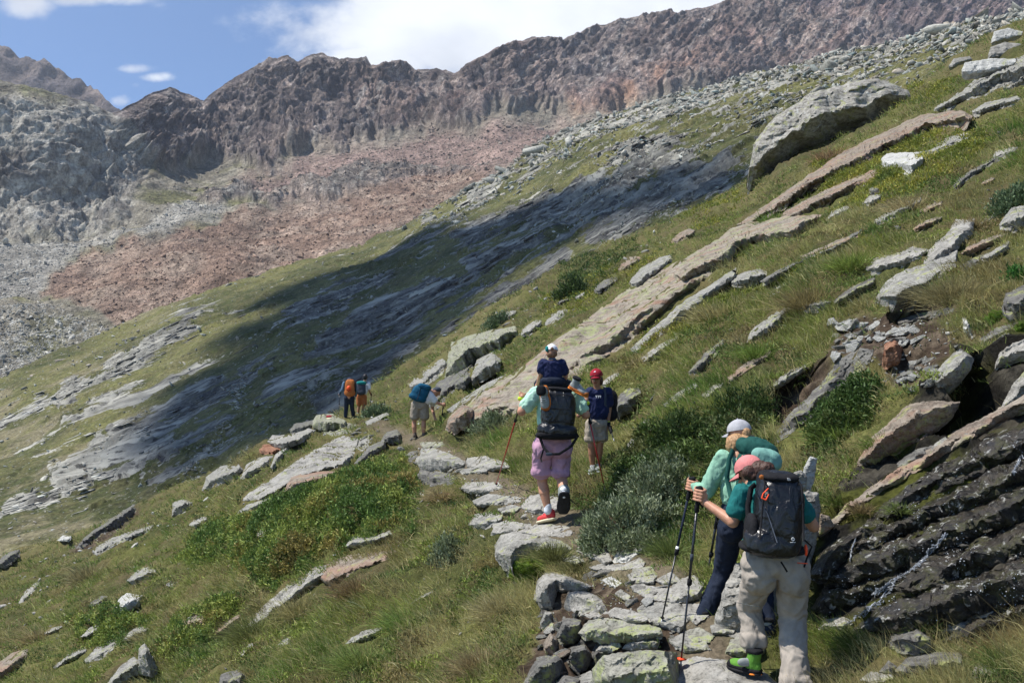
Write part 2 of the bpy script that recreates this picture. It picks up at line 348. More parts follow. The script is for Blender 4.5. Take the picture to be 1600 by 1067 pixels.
rgt = sstep(650, 900, X); dis = ridge*((big-.5)*5+(vfl-.3)*2.6*(1-rgt)+(slp-.4)*3.2*rgt+(med-.4)*(2.6-1.3*rgt)+(fine-.4)*(1.4-.6*rgt))+cliffL*((big-.5)*3+saw(V@np.array([.55, .1, .75])*.045+fbm(V*.012, 3)*1.1)*5.5+saw(V@np.array([-.75, .2, .55])*.07+fbm(V*.02+5, 3)*1.2)*3.2+saw(V@np.array([.5, -.2, .8])*.19+fbm(V*.05+7, 3)*1.2)*1.7+(fine-.4)*1.0)+ridge*(saw(V@np.array([.9, .2, .25])*.04+fbm(V*.015+3, 3)*1.3)*3.2+saw(V@np.array([-.5, .1, .8])*.09+fbm(V*.03+9, 3)*1.2)*1.6)+outc*((med-.4)*2.6+fine*1.2)
dis = dis+(1-rockm)*(fbm(V*.02, 4)*5+fbm(V*.1, 4)*1.1+np.abs(fbm(V*.55, 4))*0.35)
edge = (np.minimum(1, np.linspace(0, 1, V.shape[0])*12)*np.clip((1-np.linspace(0, 1, V.shape[0]))*14, .12, 1))[:, None]
V = V+n*(dis*edge)[..., None]
f1 = sstep(-.6, .7, fbm(V*.012, 5)); f2 = sstep(-.35, .5, fbm(V*[.05, .05, .02]+5, 5)); f3 = fbm(V*.2, 4)
stk = sstep(-.2, .6, fbm(np.stack([X*.05+Y*.03, Y*.009, X*0+3], -1), 5))
crid = lerp3(lerp3(np.zeros(V.shape)+[.125, .105, .10], [.25, .20, .17], f2), [.27, .155, .12], f1*.45*sstep(300, 900, X))
crid = lerp3(crid, [.30, .29, .26], stk*.5*sstep(-.5, .3, f3)); crid = lerp3(crid, [.07, .062, .062], sstep(.1, .6, fbm(V*[.09, .09, .04]+21, 4))*.8)
crid = lerp3(crid, [.27, .21, .20], sstep(.0, .5, fbm(np.stack([(X-Y*1.3)*.012, (X+Y)*.002, X*0+5], -1), 4))*.55*sstep(1150, 1350, X))
crid = lerp3(crid, crid*.62+np.array([.0, .004, .016]), sstep(0, 18, sd([(1180, -60), (1250, 40), (1290, 20), (1330, 10), (1380, 60), (1450, 110), (2000, 0), (1800, -200)], 30)))  # shade of the top right face painted in, darker and bluer
ccl = lerp3(np.zeros(V.shape)+[.17, .155, .135], [.38, .36, .31], sstep(-.5, .5, led*.4+f3*.6-.1))
ccl = lerp3(ccl, [.17, .16, .145], sstep(.25, .7, fbm(V*.03+11, 4))); ccl = lerp3(ccl, [.44, .42, .35], sstep(.1, .6, fbm(np.stack([(X+Y*.8)*.02, (Y-X*.5)*.006, X*0+8], -1), 4))*.7)
grassy = sstep(.0, .5, fbm(V*[.03, .03, .03]+2, 4))
cval = lerp3(np.zeros(V.shape)+[.23, .21, .165], [.13, .13, .055], grassy*sstep(520, 380, Y*0+X)*.8)
c = lerp3(cval, [.27, .195, .165], pinkscree)
c = lerp3(c, [.30, .285, .25], greyscree*.95)
c = lerp3(c, lerp3(np.zeros(V.shape)+[.24, .165, .125], [.30, .23, .18], f2), redscree*.95)
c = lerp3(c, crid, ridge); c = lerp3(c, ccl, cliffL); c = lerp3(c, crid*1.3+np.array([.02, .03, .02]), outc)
c = lerp3(c, [.36, .20, .13], orange*.65*(.5+.5*f2)); c = lerp3(c, [.31, .19, .145], orange2*.6*f2)
# pale rubble band in the left valley
rub = sstep(0, 8, sd([(-100, 560), (-10, 490), (60, 480), (150, 492), (230, 490), (180, 520), (120, 545), (40, 590), (-100, 620)], 10))
spk = sstep(.1, .5, fbm(V*.6, 3)); c = lerp3(c, [.42, .41, .37], rub*spk*.9)
bands = fbm(np.stack([(X*.3+Y*1.0)*.035+.6*wx, (X-Y*.2)*.004, X*0+13], -1), 4, .6)
gull = sstep(.12, .45, fbm(np.stack([(X-Y*.55)*.03, (X*.4+Y)*.006, X*0+19], -1), 4, .6))
c = lerp3(c, c*1.3, ridge); c = lerp3(c, [.34, .28, .245], ridge*gull*.55); c = lerp3(c, c*.55, ridge*sstep(.1, .4, bands)*.6)
fan = fbm(np.stack([(X+Y*1.6)*.02, (X*.5-Y)*.004, X*0+23], -1), 4, .6); c = c*(1+.35*fan*(1-rockm))[..., None]
c = c*(1+.45*f3)[..., None]; c = np.clip(c, .02, .7)
c4 = np.concatenate([c, np.clip(rockm-.5*cliffL, 0, 1)[..., None]], -1)
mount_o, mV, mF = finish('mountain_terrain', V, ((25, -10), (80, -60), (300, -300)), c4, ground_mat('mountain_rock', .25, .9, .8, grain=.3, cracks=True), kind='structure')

# ---- middle hillside with slabs
X, Y, D, V = grid_layer(-600, 2200, 1000, S_B, lambda x: S_N(x)+50, 400, inv_B, 55, 420, rough=(1.8, .05))
n = normals(V)
n_mid = n.copy(); upd = np.array([.86, .05, .50])   # uphill
acr = np.array([-.45, -.25, .86])
U = V@upd; W = V@acr; Q = V[..., 1]
warp = fbm(V*.03, 3)*5
slabn = fbm(np.stack([U*.020, (W+warp)*.11, Q*.045], -1), 5, .55)
slab2 = fbm(np.stack([U*.05, (W+warp)*.35, Q*.10+5], -1), 4, .55)
wx = fbm(np.stack([X*.02, Y*.02, X*0], -1), 4); wy = fbm(np.stack([X*.02, Y*.02, X*0+9], -1), 4)
sd = lambda poly, w=16: poly_sd(X+w*wx, Y+w*wy, poly)
slabpolys = [[(-50, 690), (60, 620), (150, 580), (240, 530), (290, 480), (340, 478), (280, 530), (200, 580), (110, 630), (0, 665)],
             [(75, 745), (130, 690), (230, 640), (320, 590), (440, 560), (400, 620), (300, 700), (200, 750), (80, 775)],
             [(90, 660), (200, 600), (300, 570), (270, 610), (180, 650)], [(230, 760), (330, 690), (440, 640), (440, 680), (350, 740), (250, 790)],
             [(380, 620), (480, 540), (560, 500), (680, 480), (670, 530), (600, 590), (540, 640), (440, 640)],
             [(540, 500), (650, 450), (800, 400), (900, 380), (880, 430), (760, 490), (670, 530)], [(700, 370), (850, 300), (1000, 250), (1170, 240), (1170, 280), (1000, 350), (860, 400), (740, 430)],
             [(420, 520), (560, 400), (700, 330), (760, 300), (760, 330), (640, 420), (500, 500)], [(0, 780), (80, 760), (140, 740), (60, 790), (0, 820)],
             [(960, 240), (1010, 225), (1060, 232), (1010, 262)]]
pm = np.zeros(X.shape)
for p_ in slabpolys: pm = np.maximum(pm, sstep(-14, 12, sd(p_)))
upper = sstep(60, 0, Y-S_B(X))*sstep(600, 800, X)          # the blocky band just under the skyline, to the right
rk = sstep(-.04, .07, slabn*.75+slab2*.55+pm*.58-.50)
rk2 = sstep(.05, .3, fbm(V*.12, 5, .6)+upper*.35-.18)*upper
flank = sstep(230, 60, Y-S_B(X))*sstep(820, 960, X)*sstep(1500, 1200, X)
rk3 = sstep(.1, .35, fbm(V*.16+4, 5, .6)+flank*.22-.16)*flank
rock = np.clip(np.maximum(np.maximum(rk, rk2), rk3), 0, 1)
step = (np.floor((W+warp)*.28+slab2*1.5)*.9)
frac = ((W+warp)*.28+slab2*1.5); frac = frac-np.floor(frac)
dis = rock*(.15+.3*slab2+.5*(frac-.5)*pm+.14*ridged(np.stack([U*.12, W*1.2, Q*.4], -1), 3))+fbm(V*.05, 4)*1.0+fbm(V*.3, 4)*.22+np.maximum(rk2, rk3)*(ridged(V*.3, 4)*.45)
edge = np.minimum(1, np.linspace(0, 1, V.shape[0])*12)[:, None]
V = V+n*(dis*edge)[..., None]
g1 = sstep(-.4, .5, fbm(V*.06, 5)); g2 = sstep(-.3, .4, fbm(V*.4, 3))
cg = lerp3(np.zeros(V.shape)+[.052, .060, .018], [.115, .115, .038], g1); cg = lerp3(cg, [.15, .125, .06], g2*.35)
cg = lerp3(cg, [.19, .165, .10], sstep(.1, .5, fbm(V*.08+3, 4))*sstep(330, 150, X)*.8)
cr = lerp3(np.zeros(V.shape)+[.13, .13, .13], [.37, .375, .34], sstep(-.35, .4, slab2+.35*fbm(V*.5, 3)))
wetst = sstep(.12, .3, fbm(np.stack([U*.03, W*.5, Q*.2+8], -1), 4))*sstep(250, 420, X); cr = lerp3(cr, [.055, .057, .075], wetst*.75*pm)
cr = lerp3(cr, [.31, .32, .22], sstep(.1, .5, fbm(V*.15, 3))*.5)
c = lerp3(cg, cr, rock)
def hill_mat():
    t = NT('hillside_slabs'); at = t.n.new('ShaderNodeAttribute'); at.attribute_name = 'UWQ'; uw = at.outputs['Vector']; ab = t.n.new('ShaderNodeAttribute'); ab.attribute_name = 'Col'
    def mp(sc, loc=(0, 0, 0)):
        m = t.n.new('ShaderNodeMapping'); m.inputs['Scale'].default_value = sc; m.inputs['Location'].default_value = loc; t.l.new(uw, m.inputs[0]); return m.outputs[0]
    w = t.vec('World')
    n1 = t.noise(mp((.045, .42, .10)), 1, 7, .62, .4); n2 = t.noise(mp((.10, .85, .25), (3, 1, 0)), 1, 7, .6, .5); n3 = t.noise(mp((.22, 2.1, .6), (7, 1, 0)), 1, 6, .65, .4)
    fine = t.noise(w, 2.2, 7, .7)
    fld = t.math('ADD', t.math('MULTIPLY', t.math('SUBTRACT', n1, .5), 1.7), t.math('ADD', t.math('MULTIPLY', t.math('SUBTRACT', n2, .5), 1.3), ab.outputs['Alpha']))
    fld = t.math('ADD', fld, t.math('MULTIPLY', t.math('SUBTRACT', fine, .5), .5))
    rk = t.ramp(fld, [(.44, 0), (.50, 1)])
    # slab rock: long streaks of pale, mid and wet dark stone, thin dark joints; cloud shade painted in
    sc_ = t.ramp(n2, [(.38, (.026, .025, .025)), (.46, (.075, .072, .066)), (.54, (.17, .165, .145)), (.66, (.38, .365, .31))])
    sc_ = t.mix(t.ramp(n3, [(.38, .9), (.46, 0)]), sc_, (.035, .035, .042)); sc_ = t.mix(t.ramp(fine, [(.5, 0), (.7, .5)]), sc_, (.36, .37, .30))
    lt = t.n.new('ShaderNodeAttribute'); lt.attribute_name = 'LitPale'; sc_ = t.mix(t.math('MULTIPLY', lt.outputs['Fac'], .8), sc_, t.mix(1.0, t.mix(t.ramp(n2, [(.4, 0), (.6, 1)]), (.20, .195, .17), (.38, .37, .32)), t.ramp(n3, [(.39, .18), (.46, .9), (.7, 1.15)]), 'MULTIPLY'))
    gr = t.mix(1.0, ab.outputs['Color'], t.ramp(fine, [(.3, .5), (.5, 1), (.7, 1.55)]), 'MULTIPLY'); gr = t.mix(1.0, gr, t.ramp(t.noise(w, .55, 6, .7), [(.3, .6), (.5, 1), (.7, 1.35)]), 'MULTIPLY')
    gr = t.mix(t.ramp(t.noise(w, 1.3, 5, .8), [(.60, 0), (.635, .8)]), gr, (.34, .33, .29))
    c = t.mix(rk, gr, sc_)
    b = t.bump(n2, t_s(t, rk, .9), .8); b = t.bump(n3, t_s(t, rk, .9), .3, b); b = t.bump(fine, .8, .25, b)
    return t.done(c, .85, b, .15)
def t_s(t, f, k): return k
def _bump_strength(): pass
brk = fbm(np.stack([U*.022, (W+warp)*.07, Q*.03+3], -1), 4, .6)
tt = np.clip((pm*.50+rk2*.45+rk3*.4-.27+.16*pm*sstep(400, 260, X)+upper*.10+brk*.30*(.4+pm))*.9+.36, 0, 1)
c4 = np.concatenate([np.clip(cg, .015, .7), tt[..., None]], -1)
mid_o, bV, bF = finish('hillside', V, ((6, -3), (30, -20), (120, -140)), c4, hill_mat(), kind='structure')
_nb = len(bV)-V.shape[0]*V.shape[1]; _uwq = np.stack([U, W+warp*.35, Q], -1).reshape(-1, 3); _uwq = np.r_[_uwq, np.repeat(_uwq[-1:], _nb, 0)].astype(np.float32)
_a = mid_o.data.attributes.new('UWQ', 'FLOAT_VECTOR', 'POINT'); _a.data.foreach_set('vector', _uwq.ravel())
_p = np.clip(sstep(340, 150, X)*.9+upper*.6+rk3*.5, 0, 1).ravel(); _p = np.r_[_p, np.zeros(_nb)].astype(np.float32); _a = mid_o.data.attributes.new('LitPale', 'FLOAT', 'POINT'); _a.data.foreach_set('value', _p)  # sunlit slabs outside the cloud shadow, made paler by colour
BX, BY = X, Y

# ---- near slope
X, Y, D, V = grid_layer(-600, 2200, 850, S_N, pl([(-600, 1600), (2200, 1600)]), 560, inv_N, 2.6, 90, power=.72)
n = normals(V)
path = [(1130, 1080), (1100, 1000), (1050, 920), (950, 862), (860, 815), (770, 752), (700, 715), (655, 690), (600, 668), (540, 655)]
pd = np.full(X.shape, 1e9)
for a, b in zip(path[:-1], path[1:]):
    a = np.array(a, float); e = np.array(b, float)-a; t = np.clip(((X-a[0])*e[0]+(Y-a[1])*e[1])/(e@e), 0, 1)
    pd = np.minimum(pd, np.hypot(X-a[0]-t*e[0], Y-a[1]-t*e[1])*D/1000)
trail = sstep(.5, .15, pd)*sstep(40, 30, D)
dis = (fbm(V*.45, 3)*.22+fbm(V*1.6, 3)*.10)*(1-.7*trail)*sstep(3, 9, D)+fbm(V*6, 3)*.022
dis = dis+sstep(25, 45, D)*fbm(V*.16, 3)*.5
wetp = [(1270, 890), (1300, 800), (1380, 700), (1440, 640), (1500, 560), (1600, 520), (2000, 400), (2000, 960), (1600, 960), (1480, 1000), (1350, 985), (1270, 975)]
wetm = sstep(-10, 12, poly_sd(X+12*fbm(np.stack([X*.02, Y*.02, X*0], -1), 4), Y, wetp))
U = V@np.array([.80, .1, .55]); W = V@np.array([-.5, -.35, .8])
ws = W*2.3+fbm(V*1.2, 3)*.55; fr = ws-np.floor(ws)
dis = dis+wetm*((fr-.5)*.22+ridged(np.stack([U*1.2, W*5, V[..., 1]*2], -1), 4)*.05)
V = V+n*dis[..., None]
hollow = np.zeros(X.shape); soil = np.zeros(X.shape); wj = 6*fbm(np.stack([X*.05, Y*.05, X*0], -1), 3)
for p_, dp in (([(1385, 470), (1450, 452), (1492, 466), (1494, 496), (1440, 512), (1392, 505)], 1.0), ([(1490, 606), (1530, 570), (1565, 560), (1562, 640), (1500, 685), (1440, 700), (1450, 660), (1500, 640)], .9), ([(1195, 610), (1250, 575), (1300, 560), (1300, 580), (1230, 640), (1200, 655)], .6), ([(112, 858), (150, 832), (212, 795), (214, 803), (175, 832), (130, 860)], .5), ([(880, 1010), (900, 960), (960, 985), (960, 1040), (900, 1060)], .3)):
    s_ = poly_sd(X+wj, Y+wj, p_); hollow = np.maximum(hollow, sstep(-3, 9, s_)*dp); soil = np.maximum(soil, sstep(-10, 4, s_))
V = V+A3_*hollow[..., None]
for p_ in ([(1280, 565), (1300, 490), (1370, 485), (1460, 500), (1510, 545), (1465, 615), (1400, 615), (1370, 565)], [(835, 900), (890, 885), (960, 905), (1060, 960), (1065, 1075), (815, 1075), (840, 1010)], [(1255, 890), (1330, 790), (1400, 690), (1480, 640), (1560, 520), (1620, 500), (1620, 700), (1300, 900)]): soil = np.maximum(soil, sstep(-4, 8, poly_sd(X+wj, Y+wj, p_)))
g1 = sstep(-.5, .5, fbm(V*.35, 4)); g2 = sstep(-.3, .5, fbm(V*1.7, 4)); g3 = sstep(-.2, .4, fbm(V*.13+4, 4))
c = lerp3(np.zeros(V.shape)+[.050, .055, .018], [.095, .098, .030], g1); c = lerp3(c, [.105, .078, .042], g2*.6)
c = lerp3(c, [.155, .135, .062], g3*.4*sstep(18, 35, D))
c = lerp3(c, [.13, .105, .075], trail*.8)
c = lerp3(c, lerp3(np.zeros(V.shape)+[.045, .032, .022], [.11, .085, .06], sstep(-.2, .5, fbm(V*5, 3))), soil)
cw = lerp3(np.zeros(V.shape)+[.012, .011, .009], [.05, .045, .035], sstep(-.2, .5, fbm(V*[3, 3, 6], 4)))
cw = lerp3(cw, [.06, .065, .012], sstep(.12, .4, fbm(V*.9+6, 4))*.8)
c = lerp3(c, cw, wetm)
near_o, nV, nF = finish('ground', V, ((1.2, -.25), (6, -3.5), (25, -16)), np.clip(c, .006, .7), ground_mat('near_ground', 4, 26, .02, grain=.3), kind='structure')
NEAR_N = None
bvh_near = BVHTree.FromPolygons(nV.tolist(), nF.tolist()); bvh_mid = BVHTree.FromPolygons(bV.tolist(), bF.tolist()); bvh_far = BVHTree.FromPolygons(mV.tolist(), mF.tolist())
def hit(px, py, which=bvh_near):
    d = Vector(ray(px, py)); r = which.ray_cast(Vector((0, 0, 0)), d.normalized())
    if r[0] is None: return None, None
    nn = r[1]
    if nn.dot(d) > 0: nn = -nn
    return r[0], nn
def depth_at(px, py, which=bvh_near):
    p, _ = hit(px, py, which)
    if p is None: return None
    return float(np.dot(np.array(p), FW))
# interpolated terrain tables (smooth depth and smooth position/normal)
def near_depth(px, py): return 1/np.clip(inv_N(np.asarray(px, float), np.asarray(py, float)), 1/90, 1/2.6)

# ---- the cloud whose shadow lies over the middle hillside (well above and behind the camera)
def shade_cloud(outline, dist, thick, seed, which=bvh_mid, label=''):
    pts = []
    for (x, y) in outline:
        p, _ = hit(x, y, which)
        if p is None: continue
        pts.append(p+SUN_DIR*dist)
    zc = sum(p.z for p in pts)/len(pts)
    # slide along the sun direction to a level base
    base = [p+SUN_DIR*((zc-p.z)/SUN_DIR.z) for p in pts]
    poly2 = np.array([[p.x, p.y] for p in base]); mn = poly2.min(0); mx = poly2.max(0)
    st = max(mx-mn)/70; gx = np.arange(mn[0], mx[0], st); gy = np.arange(mn[1], mx[1], st)
    GX, GY = np.meshgrid(gx, gy); wq = np.stack([GX*.02, GY*.02, GX*0+seed], -1)
    sdd = poly_sd(GX+fbm(wq*1.6, 4, .6)*15, GY+fbm(wq*1.6+5, 4, .6)*15, poly2); sdd = np.where((sdd < 14) & (fbm(wq*3+9, 3) > .28), -1, sdd)
    idx = -np.ones(GX.shape, int); keep = sdd > 0; idx[keep] = np.arange(keep.sum())
    x = GX[keep]; y = GY[keep]; s = sdd[keep]; h = np.sqrt(np.clip(s, 0, 60)/60)
    bump = .6+.5*fbm(np.stack([x, y, x*0], -1)*.03, 4)
    top = np.c_[x, y, zc+thick*h*np.abs(bump)]; bot = np.c_[x, y, zc-thick*.15*h*np.abs(bump)]
    q = [(idx[j, i], idx[j, i+1], idx[j+1, i+1], idx[j+1, i]) for j in range(GX.shape[0]-1) for i in range(GX.shape[1]-1) if min(idx[j, i], idx[j, i+1], idx[j+1, i+1], idx[j+1, i]) >= 0]
    q = np.array(q); nvt = len(x)
    me = mesh_from('cloud', np.r_[top, bot], np.r_[q, q[:, ::-1]+nvt]); o = obj('cloud', me, MAT_CLOUD); tag(o, kind='structure')
t = NT('cloud_white'); MAT_CLOUD = t.done((.85, .85, .87), 1.0)
# ------------------------------------------------------------ stones
def hull(seed, n=14, flat=(1, 1, 1), cube=.5):
    r = np.random.RandomState(seed); p = r.normal(size=(n, 3)); p /= np.linalg.norm(p, axis=1)[:, None]
    q = p/np.abs(p).max(1)[:, None]; p = p*(1-cube)+q*cube*.8; p *= (.75+.35*r.rand(n))[:, None]; p *= flat
    bm = bmesh.new(); [bm.verts.new(x) for x in p]
    g = bmesh.ops.convex_hull(bm, input=bm.verts[:])
    bmesh.ops.delete(bm, geom=[v for v in bm.verts if not v.link_faces], context='VERTS')
    bmesh.ops.triangulate(bm, faces=bm.faces[:]); bm.normal_update(); bm.verts.index_update()
    V = np.array([v.co[:] for v in bm.verts]); Fc = np.array([[v.index for v in f.verts] for f in bm.faces]); bm.free()
    return V, Fc
HULLS = [hull(s, 11+s % 4, (1, .8, .5+.06*(s % 5))) for s in range(10)]
def rand_rot(n, rs, tilt=.5):
    a = rs.rand(n)*6.283; t1 = rs.normal(size=n)*tilt; t2 = rs.normal(size=n)*tilt
    ca, sa = np.cos(a), np.sin(a); R = np.zeros((n, 3, 3)); R[:, 0, 0] = ca; R[:, 0, 1] = -sa; R[:, 1, 0] = sa; R[:, 1, 1] = ca; R[:, 2, 2] = 1
    c1, s1 = np.cos(t1), np.sin(t1); A = np.zeros((n, 3, 3)); A[:, 0, 0] = 1; A[:, 1, 1] = c1; A[:, 1, 2] = -s1; A[:, 2, 1] = s1; A[:, 2, 2] = c1
    c2, s2 = np.cos(t2), np.sin(t2); B = np.zeros((n, 3, 3)); B[:, 1, 1] = 1; B[:, 0, 0] = c2; B[:, 0, 2] = s2; B[:, 2, 0] = -s2; B[:, 2, 2] = c2
    return A@B@R
def scatter_mesh(pts, size, col, rs, flat=1.0, tilt=.5):
    VV = []; FF = []; CC = []; off = 0; which = rs.randint(0, len(HULLS), len(pts))
    for k, (hv, hf) in enumerate(HULLS):
        s = which == k; m = s.sum()
        if not m: continue
        R = rand_rot(m, rs, tilt); sc = size[s][:, None]*np.stack([rs.uniform(.8, 1.5, m), rs.uniform(.7, 1.1, m), flat*rs.uniform(.6, 1.1, m)], 1)
        v = np.einsum('nij,nvj->nvi', R, hv[None]*sc[:, None])+pts[s][:, None]
        VV.append(v.reshape(-1, 3)); FF.append((hf[None]+(np.arange(m)*len(hv))[:, None, None]).reshape(-1, 3)+off); off += m*len(hv)
        CC.append(np.repeat(col[s], len(hv), 0))
    return np.concatenate(VV), np.concatenate(FF), np.concatenate(CC)
def stone_stuff_mat(name, sc, d):
    t = NT(name); v = t.vec('World'); n = t.noise(v, sc, 6, .65)
    c = t.mix(1.0, t.attr(), t.ramp(n, [(.3, .55), (.5, 1), (.7, 1.35)]), 'MULTIPLY')
    return t.done(c, .95, t.bump(n, .7, d), .1)
def pick(V, wt, n, rs):
    """n vertices of a grid layer with probability ~ weight"""
    w = wt.ravel().copy(); w /= w.sum(); i = rs.choice(w.size, n, p=w)
    return V.reshape(-1, 3)[i], i
rs = np.random.RandomState(3)
ny, nx = BX.shape; Vb = bV[:ny*nx].reshape(ny, nx, 3); inb = ((BX > -60) & (BX < 1660)).astype(float)
# blocky boulder field of the skyline band and pale blocks strewn over the middle hillside
clus = sstep(.05, .45, fbm(Vb*.07, 3))
trailrub = sstep(0, 10, poly_sd(BX, BY, [(270, 790), (300, 740), (330, 700), (370, 650), (350, 600), (390, 560), (400, 600), (380, 650), (340, 730), (300, 790)]))
wt = inb*(upper*1.3*(.3+clus)+flank*.9*clus+.06*clus+.02+trailrub*.8)
p1, i1 = pick(Vb, wt, 15000, rs); dd = np.linalg.norm(p1, axis=1)
base = np.array([.33, .325, .285])*(.55+.75*rs.rand(len(p1)))[:, None]+np.array([.03, .01, 0])*rs.normal(size=(len(p1), 1))
sz = dd*.0016*np.exp(rs.normal(size=len(p1))*.5)*(1+.6*upper.ravel()[i1])
p1 = p1+rs.normal(size=p1.shape)*np.array([.4, .4, 0]); v, f, c = scatter_mesh(p1, sz, np.clip(base, .05, .7), rs, .75)
me = mesh_from('scree', v, f, smooth=False); set_col(me, c); tag(obj('scree', me, stone_stuff_mat('pale_block_stone', 2.5, .08)), kind='stuff')
# scree and moraine in the valley below the ridge
my, mx = redscree.shape; Vm = mV[:my*mx].reshape(my, mx, 3)
wt = redscree*1.0+greyscree*1.2+pinkscree*.8+rub*2.5+.15*(1-rockm); wt = wt*(1/(1+np.exp(0)))
p2, i2 = pick(Vm, np.maximum(wt, 0)*((np.arange(my)[:, None] < my*.97)), 34000, rs)
cc = c_m = None
rf = redscree.ravel()[i2][:, None]; gf = np.clip(greyscree+rub, 0, 1).ravel()[i2][:, None]
base = (np.array([.25, .205, .17])*(1-rf)+np.array([.25, .175, .135])*rf)*(1-gf)+np.array([.36, .35, .31])*gf
base = base*(.6+.75*rs.rand(len(p2)))[:, None]
sz = np.linalg.norm(p2, axis=1)*.00085*np.exp(rs.normal(size=len(p2))*.55)
v, f, c = scatter_mesh(p2, sz, np.clip(base, .05, .7), rs, .8)
me = mesh_from('moraine_scree', v, f, smooth=False); set_col(me, c); tag(obj('moraine_scree', me, stone_stuff_mat('moraine_stone', .8, .3)), kind='stuff')

# broken plates of the slabs, lying along the dip of the rock
def plates():
    r2 = np.random.RandomState(31); nn = n_mid; w = inb*(pm**2*(.35+.65*sstep(450, 250, BX))+.25*flank*clus+.02)*sstep(-.2, .25, brk)*sstep(6, 25, BY-S_B(BX)); p, i = pick(Vb, w, 1900, r2); n = nn.reshape(-1, 3)[i]; n[n[:, 2] < 0] *= -1; d = np.linalg.norm(p, axis=1)
    a = upd+r2.normal(size=(len(p), 3))*.05; a -= n*(a*n).sum(1)[:, None]; a /= np.linalg.norm(a, axis=1)[:, None]; b = np.cross(n, a); n2 = n+A_TILT
    L = np.minimum(d*.0060*np.exp(r2.normal(size=len(p))*.5), d*.012); W_ = L*r2.uniform(.14, .38, len(p)); T = np.minimum(W_*r2.uniform(.2, .45, len(p)), .35)
    V_ = []; F_ = []; C_ = []; off = 0; wh = r2.randint(0, len(HULLS), len(p)); pale = sstep(340, 150, BX).ravel()[i]
    base = (np.array([.13, .125, .115])*(1-pale)[:, None]+np.array([.34, .33, .285])*pale[:, None])*np.exp(r2.normal(size=(len(p), 1))*.35)  # plate colour carries the cloud shade: darker there, sunlit pale at left
    for k in range(len(p)):
        hv, hf = HULLS[wh[k]]; v = p[k]+hv[:, :1]*a[k]*L[k]+hv[:, 1:2]*b[k]*W_[k]*2+hv[:, 2:3]*n2[k]*T[k]; V_.append(v); F_.append(hf+off); off += len(hv); C_.append(np.tile(base[k], (len(hv), 1)))
    me = mesh_from('slab_plates', np.concatenate(V_), np.concatenate(F_), smooth=False); set_col(me, np.clip(np.concatenate(C_), .02, .6)); tag(obj('slab_plates', me, stone_stuff_mat('slab_plate_stone', 1.4, .12)), kind='stuff')
A_TILT = np.array([-.12, 0, .05])
plates()
# ------------------------------------------------------------ traced rocks with a real top, face and back
RM = {
 'g': rock_mat('grey_rock', (.12, .115, .105), (.24, .235, .21), (.36, .35, .315), lich=.18),
 'p': rock_mat('pale_rock', (.15, .142, .125), (.28, .27, .24), (.385, .37, .335), lich=.08),
 'w': rock_mat('white_rock', (.27, .27, .25), (.43, .43, .40), (.55, .545, .51), lich=.05),
 'l': rock_mat('lichened_rock', (.13, .125, .105), (.25, .245, .20), (.36, .35, .30), lichen=(.26, .29, .12), lich=.55),
 'd': rock_mat('dark_rock', (.06, .056, .052), (.125, .12, .11), (.21, .205, .185), lich=.2),
 'r': rock_mat('rusty_rock', (.10, .08, .065), (.22, .18, .14), (.33, .29, .235), rust=.65, lich=.1),
 'o': rock_mat('orange_rock', (.15, .07, .04), (.26, .125, .075), (.33, .19, .12), lich=0),
 'b': rock_mat('big_boulder_rock', (.10, .09, .08), (.27, .255, .22), (.47, .45, .40), lich=.25, white=.45, scale=.9, rot=(0, .5, .3)),
 'a': rock_mat('streaked_slab_rock', (.12, .10, .08), (.25, .215, .17), (.36, .32, .26), lichen=(.25, .28, .12), lich=.42, rust=.6, scale=.8, strata=9, rot=(0, -.6, 0)),
 'k': rock_mat('wet_black_rock', (.006, .0055, .0045), (.021, .018, .014), (.075, .062, .045), lich=.5, lichen=(.055, .055, .014), white=.5, scale=2.6, wet=True, rot=(0, -.6, .2)),  # wet tone, darkened further as shade of a face turned from the sun
}
MASK = []       # polygons kept free of grass
_bvh_rocks = []
unit3 = lambda v: v/np.linalg.norm(v)
def along(poly, q, ax, pp):
    """for points q: start and end of the polygon on the line through q parallel to pp"""
    s = poly@ax; w = poly@pp; lo = np.full(len(q), 1e9); hi = np.full(len(q), -1e9); qs = q@ax
    for i in range(len(poly)):
        a, b = i, (i+1) % len(poly); s0, s1 = s[a], s[b]; m = (np.minimum(s0, s1) <= qs+1e-6) & (np.maximum(s0, s1) >= qs-1e-6)
        t = np.where(abs(s1-s0) > 1e-9, (qs-s0)/(s1-s0 if abs(s1-s0) > 1e-9 else 1), 0); t = np.clip(t, 0, 1); ww = w[a]+t*(w[b]-w[a])
        lo = np.where(m, np.minimum(lo, ww), lo); hi = np.where(m, np.maximum(hi, ww), hi)
    return lo, hi
